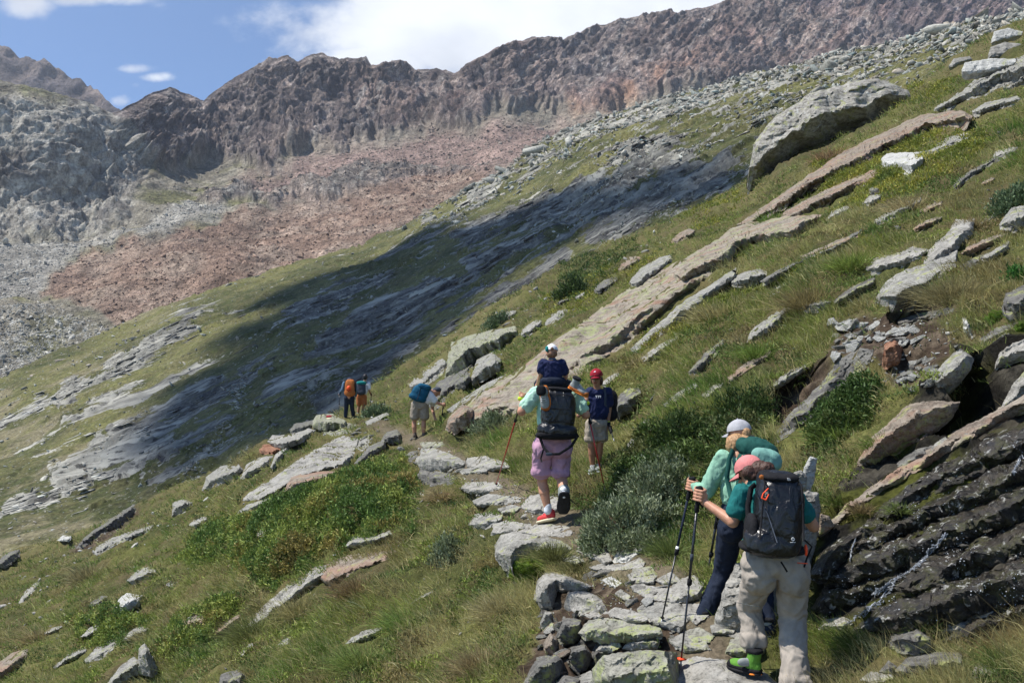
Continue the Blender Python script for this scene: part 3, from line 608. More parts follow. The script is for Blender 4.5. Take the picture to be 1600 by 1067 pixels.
def traced(name, label, cat, outline, m, lip=.5, kf=.15, kt=None, ang=None, Dadd=0, rough=1.0, group=None, mask=True, seed=None, lift=0, flat=False, D0=None, thick=None):
    if isinstance(outline, str): outline = [tuple(float(z) for z in w.split(',')) for w in outline.split()]
    poly0 = np.array(outline, float); seed = seed if seed is not None else int(poly0.sum()) % 997
    if mask: MASK.append(poly0)
    # finer, slightly broken outline
    per = np.linalg.norm(np.roll(poly0, -1, 0)-poly0, axis=1); size = math.sqrt(max(20, abs(np.sum(poly0[:, 0]*np.roll(poly0[:, 1], -1)-np.roll(poly0[:, 0], -1)*poly0[:, 1])/2)))
    g = max(1.5, size/40 if size > 60 else size/18)
    pts = []
    for a, b, L in zip(poly0, np.roll(poly0, -1, 0), per):
        k = max(1, int(L/g))
        for j in range(k): pts.append(a+(b-a)*j/k)
    poly = np.array(pts); nq = np.c_[poly*.9/size*4, np.full(len(poly), seed)]
    poly = poly+np.stack([fbm(nq, 4, .65), fbm(nq+50, 4, .65)], 1)*size*.026*rough
    x0, y0 = poly.min(0); x1, y1 = poly.max(0)
    gx, gy = np.meshgrid(np.arange(x0+g*.5, x1, g), np.arange(y0+g*.5, y1, g)); q = np.c_[gx.ravel(), gy.ravel()]+RS.uniform(-.3, .3, (gx.size, 2))*g
    q = q[_poly_sd(q[:, 0], q[:, 1], poly) > g*.55]
    allp = [Vector(p) for p in np.r_[poly, q]]; nb = len(poly)
    r = delaunay_2d_cdt(allp, [], [list(range(nb))], 1, 1e-5)
    v2 = np.array([v[:] for v in r[0]]); tr = [list(f) for f in r[2] if len(f) == 3]; tr = np.array(tr)
    if not len(tr): return None
    # boundary edges
    e = np.concatenate([tr[:, [0, 1]], tr[:, [1, 2]], tr[:, [2, 0]]]); es = np.sort(e, 1); uq, ct = np.unique(es, axis=0, return_counts=True); bd = np.zeros(len(v2), bool); bd[uq[ct == 1].ravel()] = True
    if ang is None:
        c = poly-poly.mean(0); w_, vec = np.linalg.eigh(c.T@c); ax = vec[:, 1]; 
        if w_[1] < 2.0*w_[0]: ax = np.array([1, -.25])
        ax = ax*np.sign(ax[0]) if abs(ax[0]) > 1e-6 else np.array([1., 0]); 
        if abs(ax[1]) > .9*abs(ax[0]): ax = np.array([1, -.3])
        ax = ax/np.linalg.norm(ax)
    else: ax = np.array([math.cos(math.radians(ang)), -math.sin(math.radians(ang))])
    pp = np.array([-ax[1], ax[0]]); pp = pp*np.sign(pp[1])
    wt, wb = along(poly, v2, ax, pp); w = v2@pp; Hpx = np.maximum(wb-wt, size*.15); v = np.clip((w-wt)/np.maximum(wb-wt, 1e-3), 0, 1)
    cen = poly.mean(0); ibot = poly[np.argmax(poly@pp)]
    if D0 is None:
        nd = float(near_depth(cen[0], cen[1])); rd = depth_at(cen[0], cen[1]) or nd; corr = rd/nd if .8 < rd/nd < 1.2 else 1.0
        bot = v2+pp*(wb-w)[:, None]; top = v2+pp*(wt-w)[:, None]
        Db = near_depth(bot[:, 0], bot[:, 1])*corr; Dt = near_depth(top[:, 0], top[:, 1])*corr
    else: Db = np.full(len(v2), float(D0)); Dt = Db+1
    Db = Db+Dadd; H = Hpx*Db/F
    lipv = np.clip(lip+.10*fbm(np.c_[v2*3/size, np.full(len(v2), seed+3)], 3), .05, .97)
    Dl = Db-kf*(1-lipv)*H-lift
    if kt is None: slope = np.maximum((Dt-Dl)/(lipv*H+1e-6), .25)
    else: slope = kt
    dep = np.where(v < lipv, Dl+(lipv-v)*H*slope, Dl+(v-lipv)*H*kf)
    pm = size*float(Db.mean())/F      # size in metres
    ed = _poly_sd(v2[:, 0], v2[:, 1], poly); rr = size*.10; rnd = 1-np.sqrt(1-(1-np.clip(ed/rr, 0, 1))**2)
    dep = dep+rnd*pm*.10
    if D0 is None:
        hd = np.array([depth_at(x, y) or 1e3 for x, y in v2]); dep = np.where(bd, np.minimum(dep, hd+.02), np.minimum(dep, hd-min(max(pm*.08, .03)+max(0, pm-1.2)*.22, 1.2)*np.clip(ed/(size*.05), 0, 1)))
    c3 = P(v2[:, 0], v2[:, 1], dep); k3 = c3/pm
    # facets: a few random planes, broken strata, fine grain
    vn = np.stack([fbm(k3*2.6+seed, 3, .5), fbm(k3*2.6+seed+31, 3, .5), fbm(k3*2.6+seed+77, 3, .5)], 1)
    st = (k3@np.array([-.42, .1, .9]))*7+fbm(k3*1.5+seed, 2)*1.2; st = (st-np.floor(st)-.5)
    rayd = c3/np.linalg.norm(c3, axis=1)[:, None]
    inner = np.clip(ed/(size*.06), 0, 1)[:, None]
    st2 = (k3@np.array([-.5, .15, .85]))*19+fbm(k3*3+seed, 2)*1.5; st2 = st2-np.floor(st2)-.5
    off = vn*.045*pm*rough+rayd*(st*.038*pm*rough+st2*.014*pm*rough)[:, None]+rayd*(ridged(k3*5+seed, 4)*.016*pm*rough)[:, None]
    if m == 'k': ca = k3@unit3(np.array([.7, .1, .7]))*6+fbm(k3*1.3+seed, 2)*1.5; ca = ca-np.floor(ca)-.5; off = vn*.085*pm+rayd*(st*.035*pm+ca*.05*pm+ridged(k3*3.3+seed, 4)*.02*pm)[:, None]
    front = c3+off*inner
    away = np.array([.05, .86, -.5]); th = (thick if thick else pm*.55)*np.sqrt(np.clip(ed/(size*.28), 0, 1))
    inn = ~bd; back = front[inn]+away*th[inn][:, None]+np.stack([fbm(k3[inn]*3+5, 2)]*3, 1)*.05*pm
    mapb = np.arange(len(v2)); mapb[inn] = len(v2)+np.arange(inn.sum())
    # orientation: make front triangles face the camera
    t0 = tr[:, 0]; nrm = np.cross(front[tr[:, 1]]-front[t0], front[tr[:, 2]]-front[t0]); s = (nrm*front[t0]).sum(1) > 0; tr[s] = tr[s][:, ::-1]
    V = np.r_[front, back]; Fc = np.r_[tr, mapb[tr][:, ::-1]]
    loc = V[:len(front)].mean(0)
    me = mesh_from(name, V-loc, Fc, smooth=True, angle=38)
    o = obj(name, me, RM[m] if isinstance(m, str) else m, loc=tuple(loc)); tag(o, label, cat, group)
    _bvh_rocks.append(BVHTree.FromPolygons(V.tolist(), Fc.tolist()))
    return o

def surf(px, py):
    """depth of whatever stands first behind a photo pixel: terrain or a traced rock"""
    d = Vector(ray(px, py)); best = depth_at(px, py) or 1e9; dn = d.normalized()
    for b in _bvh_rocks:
        r = b.ray_cast(Vector((0, 0, 0)), dn)
        if r[0] is not None: best = min(best, float(np.dot(np.array(r[0]), FW)))
    return best
def R(cat, m, lip, kf, label, outline, **k):
    traced({'boulder': 'boulder', 'slab': 'rock_slab', 'stone': 'stone', 'step': 'step_stone', 'ledge': 'rock_ledge', 'wall': 'wall_stone'}[cat], label,
           {'boulder': 'boulder', 'slab': 'rock slab', 'stone': 'stone', 'step': 'step stone', 'ledge': 'rock ledge', 'wall': 'wall stone'}[cat], outline, m, lip=lip, kf=kf, **k)
# upper right
R('boulder', 'b', .52, 1.3, 'huge grey boulder with a dark overhanging underside below the skyline', '1172,262 1178,225 1195,200 1215,180 1260,150 1330,128 1370,122 1420,140 1428,158 1400,170 1375,178 1365,198 1310,205 1290,225 1250,235 1215,258 1182,272', kt=1.0, ang=22, D0=42, thick=5, rough=.8)
R('boulder', 'w', .7, .2, 'white boulder highest up at the right edge of the photo', '1548,68 1553,50 1575,44 1598,50 1597,56 1570,64', kt=1, D0=38)
R('boulder', 'p', .6, .3, 'speckled rounded boulder just below the white one at top right', '1543,92 1548,74 1570,66 1610,70 1610,88 1570,94', kt=1, D0=34)
R('slab', 'w', .7, .4, 'flat white slab lying across the dark outcrop at top right', '1502,110 1508,98 1545,92 1590,92 1585,102 1540,116 1510,118', D0=30, kt=1.5)
R('stone', 'p', .6, .3, 'small pale rock left of the flat white slab at top right', '1482,104 1490,92 1515,88 1520,94 1500,100 1488,108', D0=36, kt=1)
R('ledge', 'g', .35, .3, 'dark layered outcrop running up to the right edge under the white slab', '1455,172 1500,145 1530,118 1610,82 1620,125 1570,135 1540,150 1500,160 1470,174', ang=30)
R('slab', 'r', .6, .5, 'long rust stained slab with flat pale tip below the huge boulder', '1150,352 1200,318 1290,255 1340,225 1400,198 1440,180 1500,172 1520,182 1515,190 1460,195 1430,215 1380,235 1350,258 1310,270 1270,290 1220,322 1170,352', ang=32)
R('slab', 'r', .55, .5, 'thin lower layer tucked under the long rust stained slab', '1175,368 1230,328 1300,290 1372,262 1376,272 1320,303 1250,338 1195,370', ang=30)
R('slab', 'a', .6, .4, 'broad folded slab between the streaked slab and the rust stained one', '1052,428 1075,400 1120,375 1150,352 1230,338 1285,335 1240,372 1180,380 1150,392 1140,408 1100,425 1065,440', ang=25)
R('boulder', 'w', .6, .2, 'white angular boulder on the grass right of the long rust slab', '1376,250 1385,240 1445,237 1443,255 1425,270 1412,265 1380,260')
R('stone', 'p', .6, .2, 'small flat pale stone below the white angular boulder', '1345,318 1360,305 1378,303 1375,312 1360,320')
R('stone', 'd', .4, .3, 'tiny dark stone directly under the white angular boulder', '1356,294 1372,292 1375,300 1360,303')
R('slab', 'g', .5, .5, 'grey slab low in the grass right of the long rust slab tip', '1515,175 1540,160 1590,150 1600,158 1560,168 1530,180')
R('slab', 'd', .4, .4, 'dark broken ledge in the grass near the right edge under the outcrop', '1490,286 1520,264 1560,242 1592,228 1590,240 1550,258 1515,280 1497,295')
R('stone', 'p', .7, .2, 'pale stone capping the dark broken ledge at the right edge', '1550,247 1556,236 1585,229 1591,235 1565,245')
# long streaked slab
R('slab', 'a', .66, .55, 'very long streaked yellow green and pink slab behind the man and child', '700,664 720,640 760,605 820,570 860,535 900,510 940,478 1000,440 1050,410 1100,395 1145,405 1110,430 1060,465 1010,510 980,540 940,562 905,592 880,604 850,624 800,648 740,668 710,674', ang=34, rough=.6)
R('slab', 'g', .6, .3, 'thin pointed slab above the upper end of the streaked slab', '982,442 1000,420 1030,402 1050,398 1050,409 1020,430 995,450')
R('slab', 'g', .5, .4, 'grey ledge beneath the upper right side of the streaked slab', '985,545 1020,512 1070,470 1120,438 1150,418 1150,432 1110,462 1060,505 1015,540 990,556')
# rocks left of the streaked slab
R('boulder', 'l', .5, .5, 'lichened boulder with dark cut end above the bending man', '700,560 705,535 730,525 770,515 808,510 810,522 780,542 745,562 722,580 695,590')
R('slab', 'd', .55, .7, 'dark overhanging slab leaning over the bending hiker', '668,632 672,608 700,583 735,562 740,572 727,600 707,615 692,632 676,645')
R('boulder', 'g', .5, .6, 'squared grey boulder right of the overhanging slab', '735,592 745,562 770,550 784,562 782,577 760,590 738,602')
R('stone', 'd', .5, .5, 'small dark block wedged between overhanging slab and squared boulder', '708,598 730,580 737,592 727,606 712,607')
R('slab', 'g', .7, .4, 'thin tilted slab below the squared grey boulder', '698,640 730,618 760,598 792,584 766,606 730,628 705,645')
R('boulder', 'w', .5, .3, 'white boulder at the left end of the lichened boulder', '706,556 712,538 736,529 742,540 725,552')
R('stone', 'g', .5, .4, 'grey rock just above the bending hiker in the white shirt', '655,598 663,577 690,560 703,566 692,585 670,602')
R('stone', 'p', .6, .3, 'pale rock on the skyline left of the bending hiker', '637,600 648,590 668,591 662,603 642,608')
R('boulder', 'r', .4, .6, 'brown boulder behind the pole of the bending hiker', '695,672 702,650 725,630 740,640 735,662 712,676')
# left slabs beside the trail
R('slab', 'p', .88, .3, 'large smooth grey slab sloping down left of the trail', '374,786 386,770 420,750 470,715 500,698 515,690 535,680 560,685 556,700 553,715 540,728 505,735 455,752 430,770 405,780', ang=33, rough=.5, lift=.25)
R('slab', 'r', .5, .5, 'red rimmed rock under the lower edge of the large smooth slab', '443,768 455,745 480,738 510,735 537,736 536,743 500,757 470,767')
R('slab', 'g', .6, .2, 'low pale slab continuing below the large smooth slab', '362,806 385,788 420,778 422,783 392,797 370,808')
R('stone', 'g', .5, .4, 'rounded grey stone at the upper right end of the smooth slab', '553,700 560,685 580,679 584,690 566,706')
R('stone', 'd', .4, .5, 'dark domed stone on the trail below the two far hikers', '593,692 603,675 620,671 628,680 626,692 606,694')
R('stone', 'd', .5, .5, 'dark tilted slab leaning beside the upper end of smooth slab', '553,724 575,698 602,686 603,698 577,716 560,726')
R('boulder', 'd', .4, .5, 'dark boulder left of the red marked rock', '452,672 460,662 490,656 496,665 476,678 455,679')
R('boulder', 'l', .5, .4, 'rock with a small red trail mark below the far hikers', '486,664 494,648 520,646 541,658 536,668 510,673 490,671')
R('stone', 'o', .6, .4, 'orange rock at the left end of the pale stones by the slope edge', '404,702 410,693 440,695 439,705 420,712 406,708')
R('stone', 'p', .6, .4, 'long pale rock above the orange rock', '416,692 425,680 455,679 482,669 493,672 470,690 440,700 425,696')
R('slab', 'p', .5, .4, 'upright thin slab beside the orange rock', '422,730 430,710 447,695 451,702 438,718 426,733')
R('stone', 'p', .6, .4, 'pale rock below the orange rock left of the smooth slab', '375,747 385,725 410,712 427,712 420,726 395,741 378,750')
R('boulder', 'g', .5, .7, 'dark sided overhanging boulder far left of the smooth slab', '315,766 322,745 345,728 372,724 381,735 365,750 340,759 318,767')
R('boulder', 'g', .4, .3, 'lone grey boulder in grass above the pink flowers', '268,807 270,785 285,779 301,785 298,793 286,803')
R('stone', 'd', .4, .4, 'dark square stone below the grassy hump by the trail', '630,718 640,705 652,703 654,713 641,724')
R('boulder', 'g', .5, .5, 'grey boulder left of the trail above the juniper mat', '648,722 658,700 680,699 702,708 727,720 728,729 700,732 660,736')
R('slab', 'd', .5, .6, 'dark layered rock at the right edge of the juniper mat', '650,748 658,725 690,735 717,745 707,757 670,760')
R('step', 'p', .8, .3, 'pale flat step beside the tip of the left red pole', '727,716 758,711 790,722 797,730 760,734 730,730')
R('step', 'p', .7, .4, 'thin step stone just below the left red pole tip', '718,762 728,752 778,752 789,762 760,771 733,770')
R('step', 'g', .7, .4, 'long grey step behind the grass left of the man', '737,782 763,771 810,775 817,783 790,789 745,790')
R('step', 'p', .8, .3, 'flat step directly behind the red shoe of the man', '812,792 828,774 852,770 874,776 874,800 835,804')
R('boulder', 'g', .6, .3, 'leftmost boulder of the trail edge beside the man', '731,820 742,803 765,799 787,803 785,816 757,828')
R('step', 'p', .75, .4, 'wide pale step stone under the red shoe of the man', '765,836 771,818 792,812 825,817 862,817 890,822 899,834 880,840 840,839 800,834')
R('boulder', 'g', .45, .25, 'large square edged block under the wide pale step', '773,852 782,835 800,830 850,836 880,845 898,858 882,866 850,858 832,862 815,882 806,912 788,890 774,870', rough=.7)
R('step', 'p', .8, .3, 'smooth pale slab on the trail right of the moss cushion', '898,862 905,850 930,847 951,862 958,876 945,882 920,870')
R('boulder', 'w', .7, .4, 'pale tilted boulder pointing right at the trail edge', '955,880 962,860 985,858 1005,838 1020,836 1023,848 1001,863 980,880')
R('step', 'p', .7, .3, 'curved pale stone below the tilted boulder', '916,886 935,880 975,880 1000,870 1011,878 1006,887 970,892 930,892')
R('stone', 'p', .7, .3, 'thin pale stone behind the tilted boulder', '942,860 950,850 985,849 976,858')
R('stone', 'g', .7, .3, 'narrow flat stone between moss cushion and smooth pale slab', '868,868 880,862 905,868 915,878 900,882 880,876')
# dry stone retaining wall
gw = 'stones of the dry wall under the trail'
R('wall', 'p', .35, .25, 'upper left corner block of the dry wall with a pale face', '833,937 840,905 855,892 880,896 902,905 927,917 905,925 872,925 863,952 848,956', group=gw)
R('wall', 'p', .3, .5, 'pale faced wall block with a shaded top behind it', '881,947 888,922 905,920 932,930 947,945 952,960 930,969 905,963', group=gw)
R('wall', 'p', .7, .6, 'thin flat stone at the right end of the wall top', '948,957 960,948 985,951 1013,965 1011,971 980,972 955,964', group=gw)
R('wall', 'l', .6, .8, 'widest overhanging lichened stone in the middle of the wall', '903,988 920,968 950,964 1000,971 1032,980 1037,993 1000,1002 950,1004 915,998', group=gw)
R('wall', 'g', .4, .4, 'rounded stone under the right end of the widest wall stone', '970,1014 985,996 1010,991 1032,1000 1027,1013 990,1017', group=gw)
R('wall', 'g', .5, .4, 'small stone under the middle of the widest wall stone', '930,1017 940,1003 968,1000 973,1011 956,1019', group=gw)
R('wall', 'd', .25, .3, 'dark triangular stone low in the middle of the wall', '884,1035 890,1010 912,1004 928,1025 916,1047 896,1053', group=gw)
R('boulder', 'l', .35, .15, 'big lichened boulder at the foot of the wall', '923,1075 925,1045 945,1022 1000,1015 1058,1018 1066,1050 1060,1110 980,1130 930,1110', kt=1.2)
R('wall', 'g', .2, .2, 'narrow upright stone at the left edge of the wall', '843,972 850,953 866,955 866,985 851,993', group=gw)
R('wall', 'd', .3, .4, 'dark stone in the shaded gap below the pale faced block', '866,1000 880,962 908,968 910,992 898,1006 878,1010', group=gw)
R('wall', 'r', .3, .3, 'rusty small stone low at the left edge of the wall', '848,1005 860,988 874,1000 868,1030 855,1034', group=gw)
R('wall', 'd', .35, .3, 'dark brown rock at the bottom left of the wall', '817,1066 838,1025 872,1018 884,1042 864,1072 825,1085', group=gw)
R('wall', 'g', .4, .3, 'low grey stone left of the big lichened boulder', '903,1056 925,1046 936,1067 930,1090 908,1085', group=gw)
R('wall', 'd', .3, .3, 'darkest stone at the very bottom of the wall', '858,1072 880,1052 907,1060 906,1098 865,1100', group=gw)
R('wall', 'd', .4, .4, 'dark stone tucked in behind the triangular stone', '920,1028 930,1005 950,1010 955,1030 935,1042', group=gw)
# trail surface stones
R('step', 'p', .8, .2, 'pale stone on the trail right of the thin wall stone', '998,928 1010,914 1050,919 1061,935 1032,942 1010,937')
R('step', 'w', .8, .2, 'small white stone on the trail near the wall corner', '938,906 955,899 972,910 961,919')
R('step', 'g', .8, .2, 'broad trail slab left of the long pole tip', '993,948 1015,936 1060,940 1082,965 1062,987 1020,978 998,964')
R('step', 'p', .7, .2, 'little wedge of rock in the middle of the trail', '958,927 970,919 986,930 983,941')
R('step', 'p', .8, .2, 'rounded trail stone near the tilted boulder', '978,898 1000,888 1027,898 1022,911 990,912')
R('step', 'p', .85, .25, 'large pale slab under the pole tip and green boot', '1050,1072 1058,1034 1088,1022 1140,1030 1200,1052 1235,1085 1200,1110 1060,1110', rough=.5)
R('step', 'p', .7, .3, 'pale rock on the trail left of the far brown boot', '1033,935 1058,905 1085,898 1103,912 1094,936 1052,947')
R('boulder', 'p', .4, .2, 'large pale boulder behind the legs of the two women', '1112,985 1128,925 1150,880 1212,878 1222,955 1185,1002 1142,996', kt=.9)
R('step', 'g', .7, .2, 'low grey stone in front of the brown boot', '1040,1000 1070,985 1105,1000 1110,1016 1070,1020')
R('stone', 'l', .7, .3, 'lichened stone just behind the green boot', '1132,1022 1140,998 1165,990 1200,1005 1195,1020 1160,1028')
R('stone', 'w', .2, .1, 'tall pointed pale stone right of the black backpack', '1250,762 1256,730 1266,712 1277,716 1273,748 1266,768', D0=7.9, kt=.5, mask=False)
R('stone', 'p', .3, .1, 'blunt pale stone left of the tall pointed one', '1232,760 1240,738 1252,734 1262,746 1258,764', D0=7.8, kt=.5, mask=False)
R('slab', 'p', .2, .05, 'white upright slab between the backpack and the wet rocks', '1240,775 1262,765 1280,772 1283,800 1278,836 1268,880 1258,905 1240,880', D0=7.75, kt=.5, mask=False)
R('stone', 'r', .3, .1, 'brown striped pointed stone beside the white upright slab', '1281,802 1296,806 1304,822 1280,836', D0=7.7, kt=.5, mask=False)
# bottom left
R('boulder', 'g', .5, 1.1, 'grey mushroom shaped rock overhanging its shadow in the lower left grass', '196,908 210,892 228,884 243,888 245,899 226,908 212,914')
R('boulder', 'w', .5, .2, 'bright white boulder in the lower left grass', '176,962 185,936 198,926 223,930 216,946 195,959')
R('slab', 'g', .25, .1, 'upright pointed slab near the bottom left', '214,1052 217,1012 226,1004 237,1022 246,1046 238,1058')
R('boulder', 'g', .4, .6, 'dark sided rock leaning on the upright pointed slab', '163,1072 185,1042 208,1025 222,1034 226,1050 190,1068')
R('slab', 'g', .6, .4, 'grey slab left of the upright pointed slab', '130,1032 150,1010 190,990 190,1003 162,1029 136,1037')
R('slab', 'g', .6, .4, 'thin ledge stone further left of the grey slab at the bottom', '80,1043 105,1022 136,1008 136,1019 107,1032 88,1045')
R('slab', 'r', .6, .3, 'brownish slab in the bottom left corner', '-20,1050 0,1032 22,1018 46,1012 42,1028 12,1052 -15,1070')
R('slab', 'p', .7, .4, 'long pale slab running diagonally up to the rusty slab', '358,998 380,972 410,946 450,912 490,886 511,881 516,895 482,918 442,948 402,978 372,1003', ang=38, rough=.7)
R('slab', 'r', .75, .4, 'rusty ended slab at the top of the long diagonal slab', '496,902 505,881 540,867 590,859 622,859 602,876 560,892 515,914', ang=18)
R('stone', 'g', .6, .5, 'grey stones above the rusty ended slab', '533,853 550,838 590,836 608,828 613,835 590,845 550,855')
R('ledge', 'd', .25, .5, 'dark turf cut ledge above the lower left rocks', '110,858 150,825 210,787 214,799 176,827 130,857', ang=28)
R('ledge', 'g', .5, .4, 'low broken ledge below the dark turf cut', '142,860 172,840 240,819 238,828 182,852 150,870', ang=17)
R('stone', 'd', .4, .5, 'dark rock at the left edge above the slope', '-8,886 2,870 15,861 31,857 29,869 8,886')
R('stone', 'w', .6, .3, 'small white rock left of the dark turf cut', '87,845 98,836 113,837 107,846')
R('stone', 'g', .6, .4, 'small pointed stone in the grass near the bottom centre left', '430,1010 443,997 456,994 453,1004 438,1012')
R('stone', 'p', .6, .4, 'flat stone below the white boulder', '125,994 140,980 160,972 152,986 136,995')
R('stone', 'd', .4, .4, 'dark lump left below the white boulder', '129,970 142,957 151,964 142,974')
R('stone', 'g', .6, .4, 'small flat stone right of the mushroom shaped rock', '257,914 268,906 279,909 268,917')
R('slab', 'p', .7, .3, 'pale pointed slab in the far left grass', '28,942 40,922 55,910 64,908 52,926 34,942')
R('ledge', 'd', .4, .5, 'dark rock under the grass at the bottom centre left', '338,1080 345,1052 372,1044 385,1052 378,1085')
R('stone', 'p', .6, .4, 'pale slab end by the pink flowers', '293,822 300,812 322,806 325,813 305,824')
# right slope
R('slab', 'g', .72, .9, 'grey slab jutting out over a black hollow', '1368,464 1385,440 1400,428 1440,412 1496,390 1495,418 1452,447 1402,470', rough=.8, lift=.15, thick=.9)
R('slab', 'd', .35, .15, 'dark leaning slab below the white rubble', '1203,684 1240,640 1280,600 1310,560 1342,542 1368,545 1356,580 1310,622 1255,664 1215,694', ang=42)
R('stone', 'o', .25, .1, 'upright red brown stone among the white rubble', '1378,572 1382,537 1398,528 1411,545 1406,567 1386,574')
R('boulder', 'g', .45, .8, 'grey angular block hanging over the dark gully', '1453,588 1480,560 1500,543 1523,559 1517,578 1490,603 1466,610', thick=.5, lift=.12)
R('slab', 'r', .35, .7, 'rust topped slab above the wet rock face', '1338,724 1360,684 1400,650 1420,630 1460,624 1500,628 1490,652 1450,684 1402,706 1370,726', ang=30)
R('boulder', 'p', .45, .7, 'pale rock at the right edge beside the dark gully', '1554,575 1560,550 1575,538 1640,515 1650,550 1600,562')
R('boulder', 'p', .3, .3, 'upright pale rock at the right edge above the wet face', '1563,640 1580,602 1600,580 1645,560 1650,620 1590,645')
R('stone', 'w', .3, .2, 'white shard standing in the turf at the gully head', '1502,495 1510,496 1526,525 1519,532 1506,516')
R('stone', 'g', .5, .4, 'brownish ledge stone near the right edge of the slope', '1530,404 1560,386 1580,371 1577,389 1547,407')
R('ledge', 'd', .4, .5, 'dark earthy ledge crossing the upper right grass', '1187,440 1210,425 1250,405 1300,383 1347,358 1342,371 1292,397 1242,418 1200,444', ang=26)
R('ledge', 'd', .4, .3, 'small dark purple ledge in the middle of the right slope', '1075,582 1100,552 1130,530 1132,541 1112,566 1090,584')
R('stone', 'g', .5, .5, 'broken stone right of the boy in the red cap', '1094,618 1115,600 1131,597 1130,610 1107,627')
R('slab', 'g', .6, .4, 'grey slab end up the slope from the boy', '1036,632 1060,612 1088,597 1093,605 1072,624 1042,640')
R('boulder', 'd', .5, .5, 'dark pointed boulder behind the boy', '958,645 963,620 978,607 1001,604 1004,620 988,640 968,652')
R('slab', 'g', .5, .5, 'grey slab in the grass right of the boy', '965,715 985,685 1012,662 1034,648 1036,668 1005,702 975,722')
R('boulder', 'd', .5, .5, 'blocky dark stone on the slope right of the boy', '993,668 1008,655 1030,654 1031,668 1012,682 998,680', lift=.3)
R('slab', 'p', .6, .4, 'pale slab tip beside the red cap', '935,600 955,585 968,580 970,590 950,604')
R('stone', 'g', .5, .4, 'grey stones at the right edge of the slope', '1560,352 1580,325 1610,318 1620,345 1590,360')
R('slab', 'g', .6, .4, 'grey slab on the upper right slope above the jutting slab', '1290,345 1300,330 1325,320 1330,326 1310,338')
R('stone', 'd', .4, .5, 'mossy boulder at the right edge above the gully', '1565,480 1572,458 1600,445 1640,450 1640,490 1590,500')
# wet rock face
R('ledge', 'r', .5, .6, 'long pale rust edged ledge above the black wet rock', '1270,838 1330,782 1400,732 1480,682 1560,638 1650,592 1650,620 1560,662 1490,704 1430,740 1370,776 1320,808 1285,842', ang=33)
R('ledge', 'k', .45, .3, 'topmost black wet rock band under the rust edged ledge', '1335,838 1370,795 1430,748 1500,706 1570,672 1650,635 1650,690 1560,730 1480,765 1400,805 1350,845', ang=28, rough=1.5)
R('ledge', 'k', .4, .3, 'second black wet band with a bright wet edge', '1322,868 1360,832 1430,795 1510,752 1600,712 1650,692 1650,740 1570,775 1480,808 1400,840 1345,872', ang=26, rough=1.5)
R('ledge', 'k', .45, .3, 'black wet rock over which the stream trickles', '1290,905 1325,868 1390,846 1460,815 1540,782 1650,738 1650,795 1560,830 1470,862 1390,895 1320,915', ang=24, rough=1.6)
R('ledge', 'k', .4, .3, 'low black wet rock left of the trickle foot', '1268,950 1290,910 1340,900 1400,892 1420,905 1380,930 1320,950 1285,965', ang=20, rough=1.6)
R('ledge', 'k', .45, .3, 'black wet rock spotted with white lichen at right', '1385,925 1430,885 1500,852 1580,822 1650,798 1650,850 1580,880 1500,905 1430,930', ang=22, rough=1.5)
R('ledge', 'k', .4, .3, 'lowest broad black wet rock at the right edge', '1330,985 1365,950 1430,926 1510,900 1590,872 1650,850 1650,925 1570,950 1480,975 1400,990', ang=20, rough=1.5)
R('ledge', 'k', .4, .3, 'mossy black rock at the far right bottom of the wet face', '1470,1000 1520,965 1590,935 1650,918 1650,975 1590,985 1530,1005', ang=18, rough=1.4)
R('stone', 'g', .4, .2, 'grey streak of bare rock inside the black wet face', '1450,700 1490,672 1540,655 1545,664 1500,688 1462,708', ang=30)
R('stone', 'd', .4, .2, 'dark block wedged under the rust topped slab', '1400,725 1430,700 1480,690 1490,700 1450,720 1410,740', ang=25)
R('ledge', 'k', .4, .4, 'dark wet rocks behind the backpack woman', '1262,900 1290,850 1345,822 1370,835 1330,862 1290,912', ang=40)
R('boulder', 'd', .45, .3, 'dark grey boulder at the foot of the wet rock', '1384,1004 1395,980 1430,973 1452,990 1458,1018 1430,1026 1403,1022')
R('stone', 'd', .5, .4, 'grey rock below the dark boulder at bottom right', '1393,1050 1420,1024 1462,1018 1502,1018 1508,1042 1470,1054 1430,1056')
R('stone', 'd', .5, .4, 'small rock left below the dark boulder at bottom right', '1372,1050 1388,1030 1402,1040 1397,1054')
R('slab', 'p', .7, .4, 'pale flat slab in the bottom right grass', '1508,1056 1530,1032 1560,1025 1588,1030 1562,1054 1520,1062')
R('stone', 'p', .7, .3, 'thin pale stone beside the trousers at the bottom right', '1340,1062 1360,1048 1395,1052 1398,1062 1365,1068')
R('boulder', 'p', .5, .4, 'pale lichened rock at the right end of the wet face', '1470,985 1500,965 1545,950 1560,955 1540,975 1500,990')
R('stone', 'p', .5, .4, 'pale stone at the foot of the trickle', '1275,985 1285,968 1320,962 1335,975 1320,988')
R('stone', 'p', .5, .3, 'pale stones right of the wet slab near the frame edge', '1545,975 1570,955 1600,945 1620,955 1600,972 1560,985')

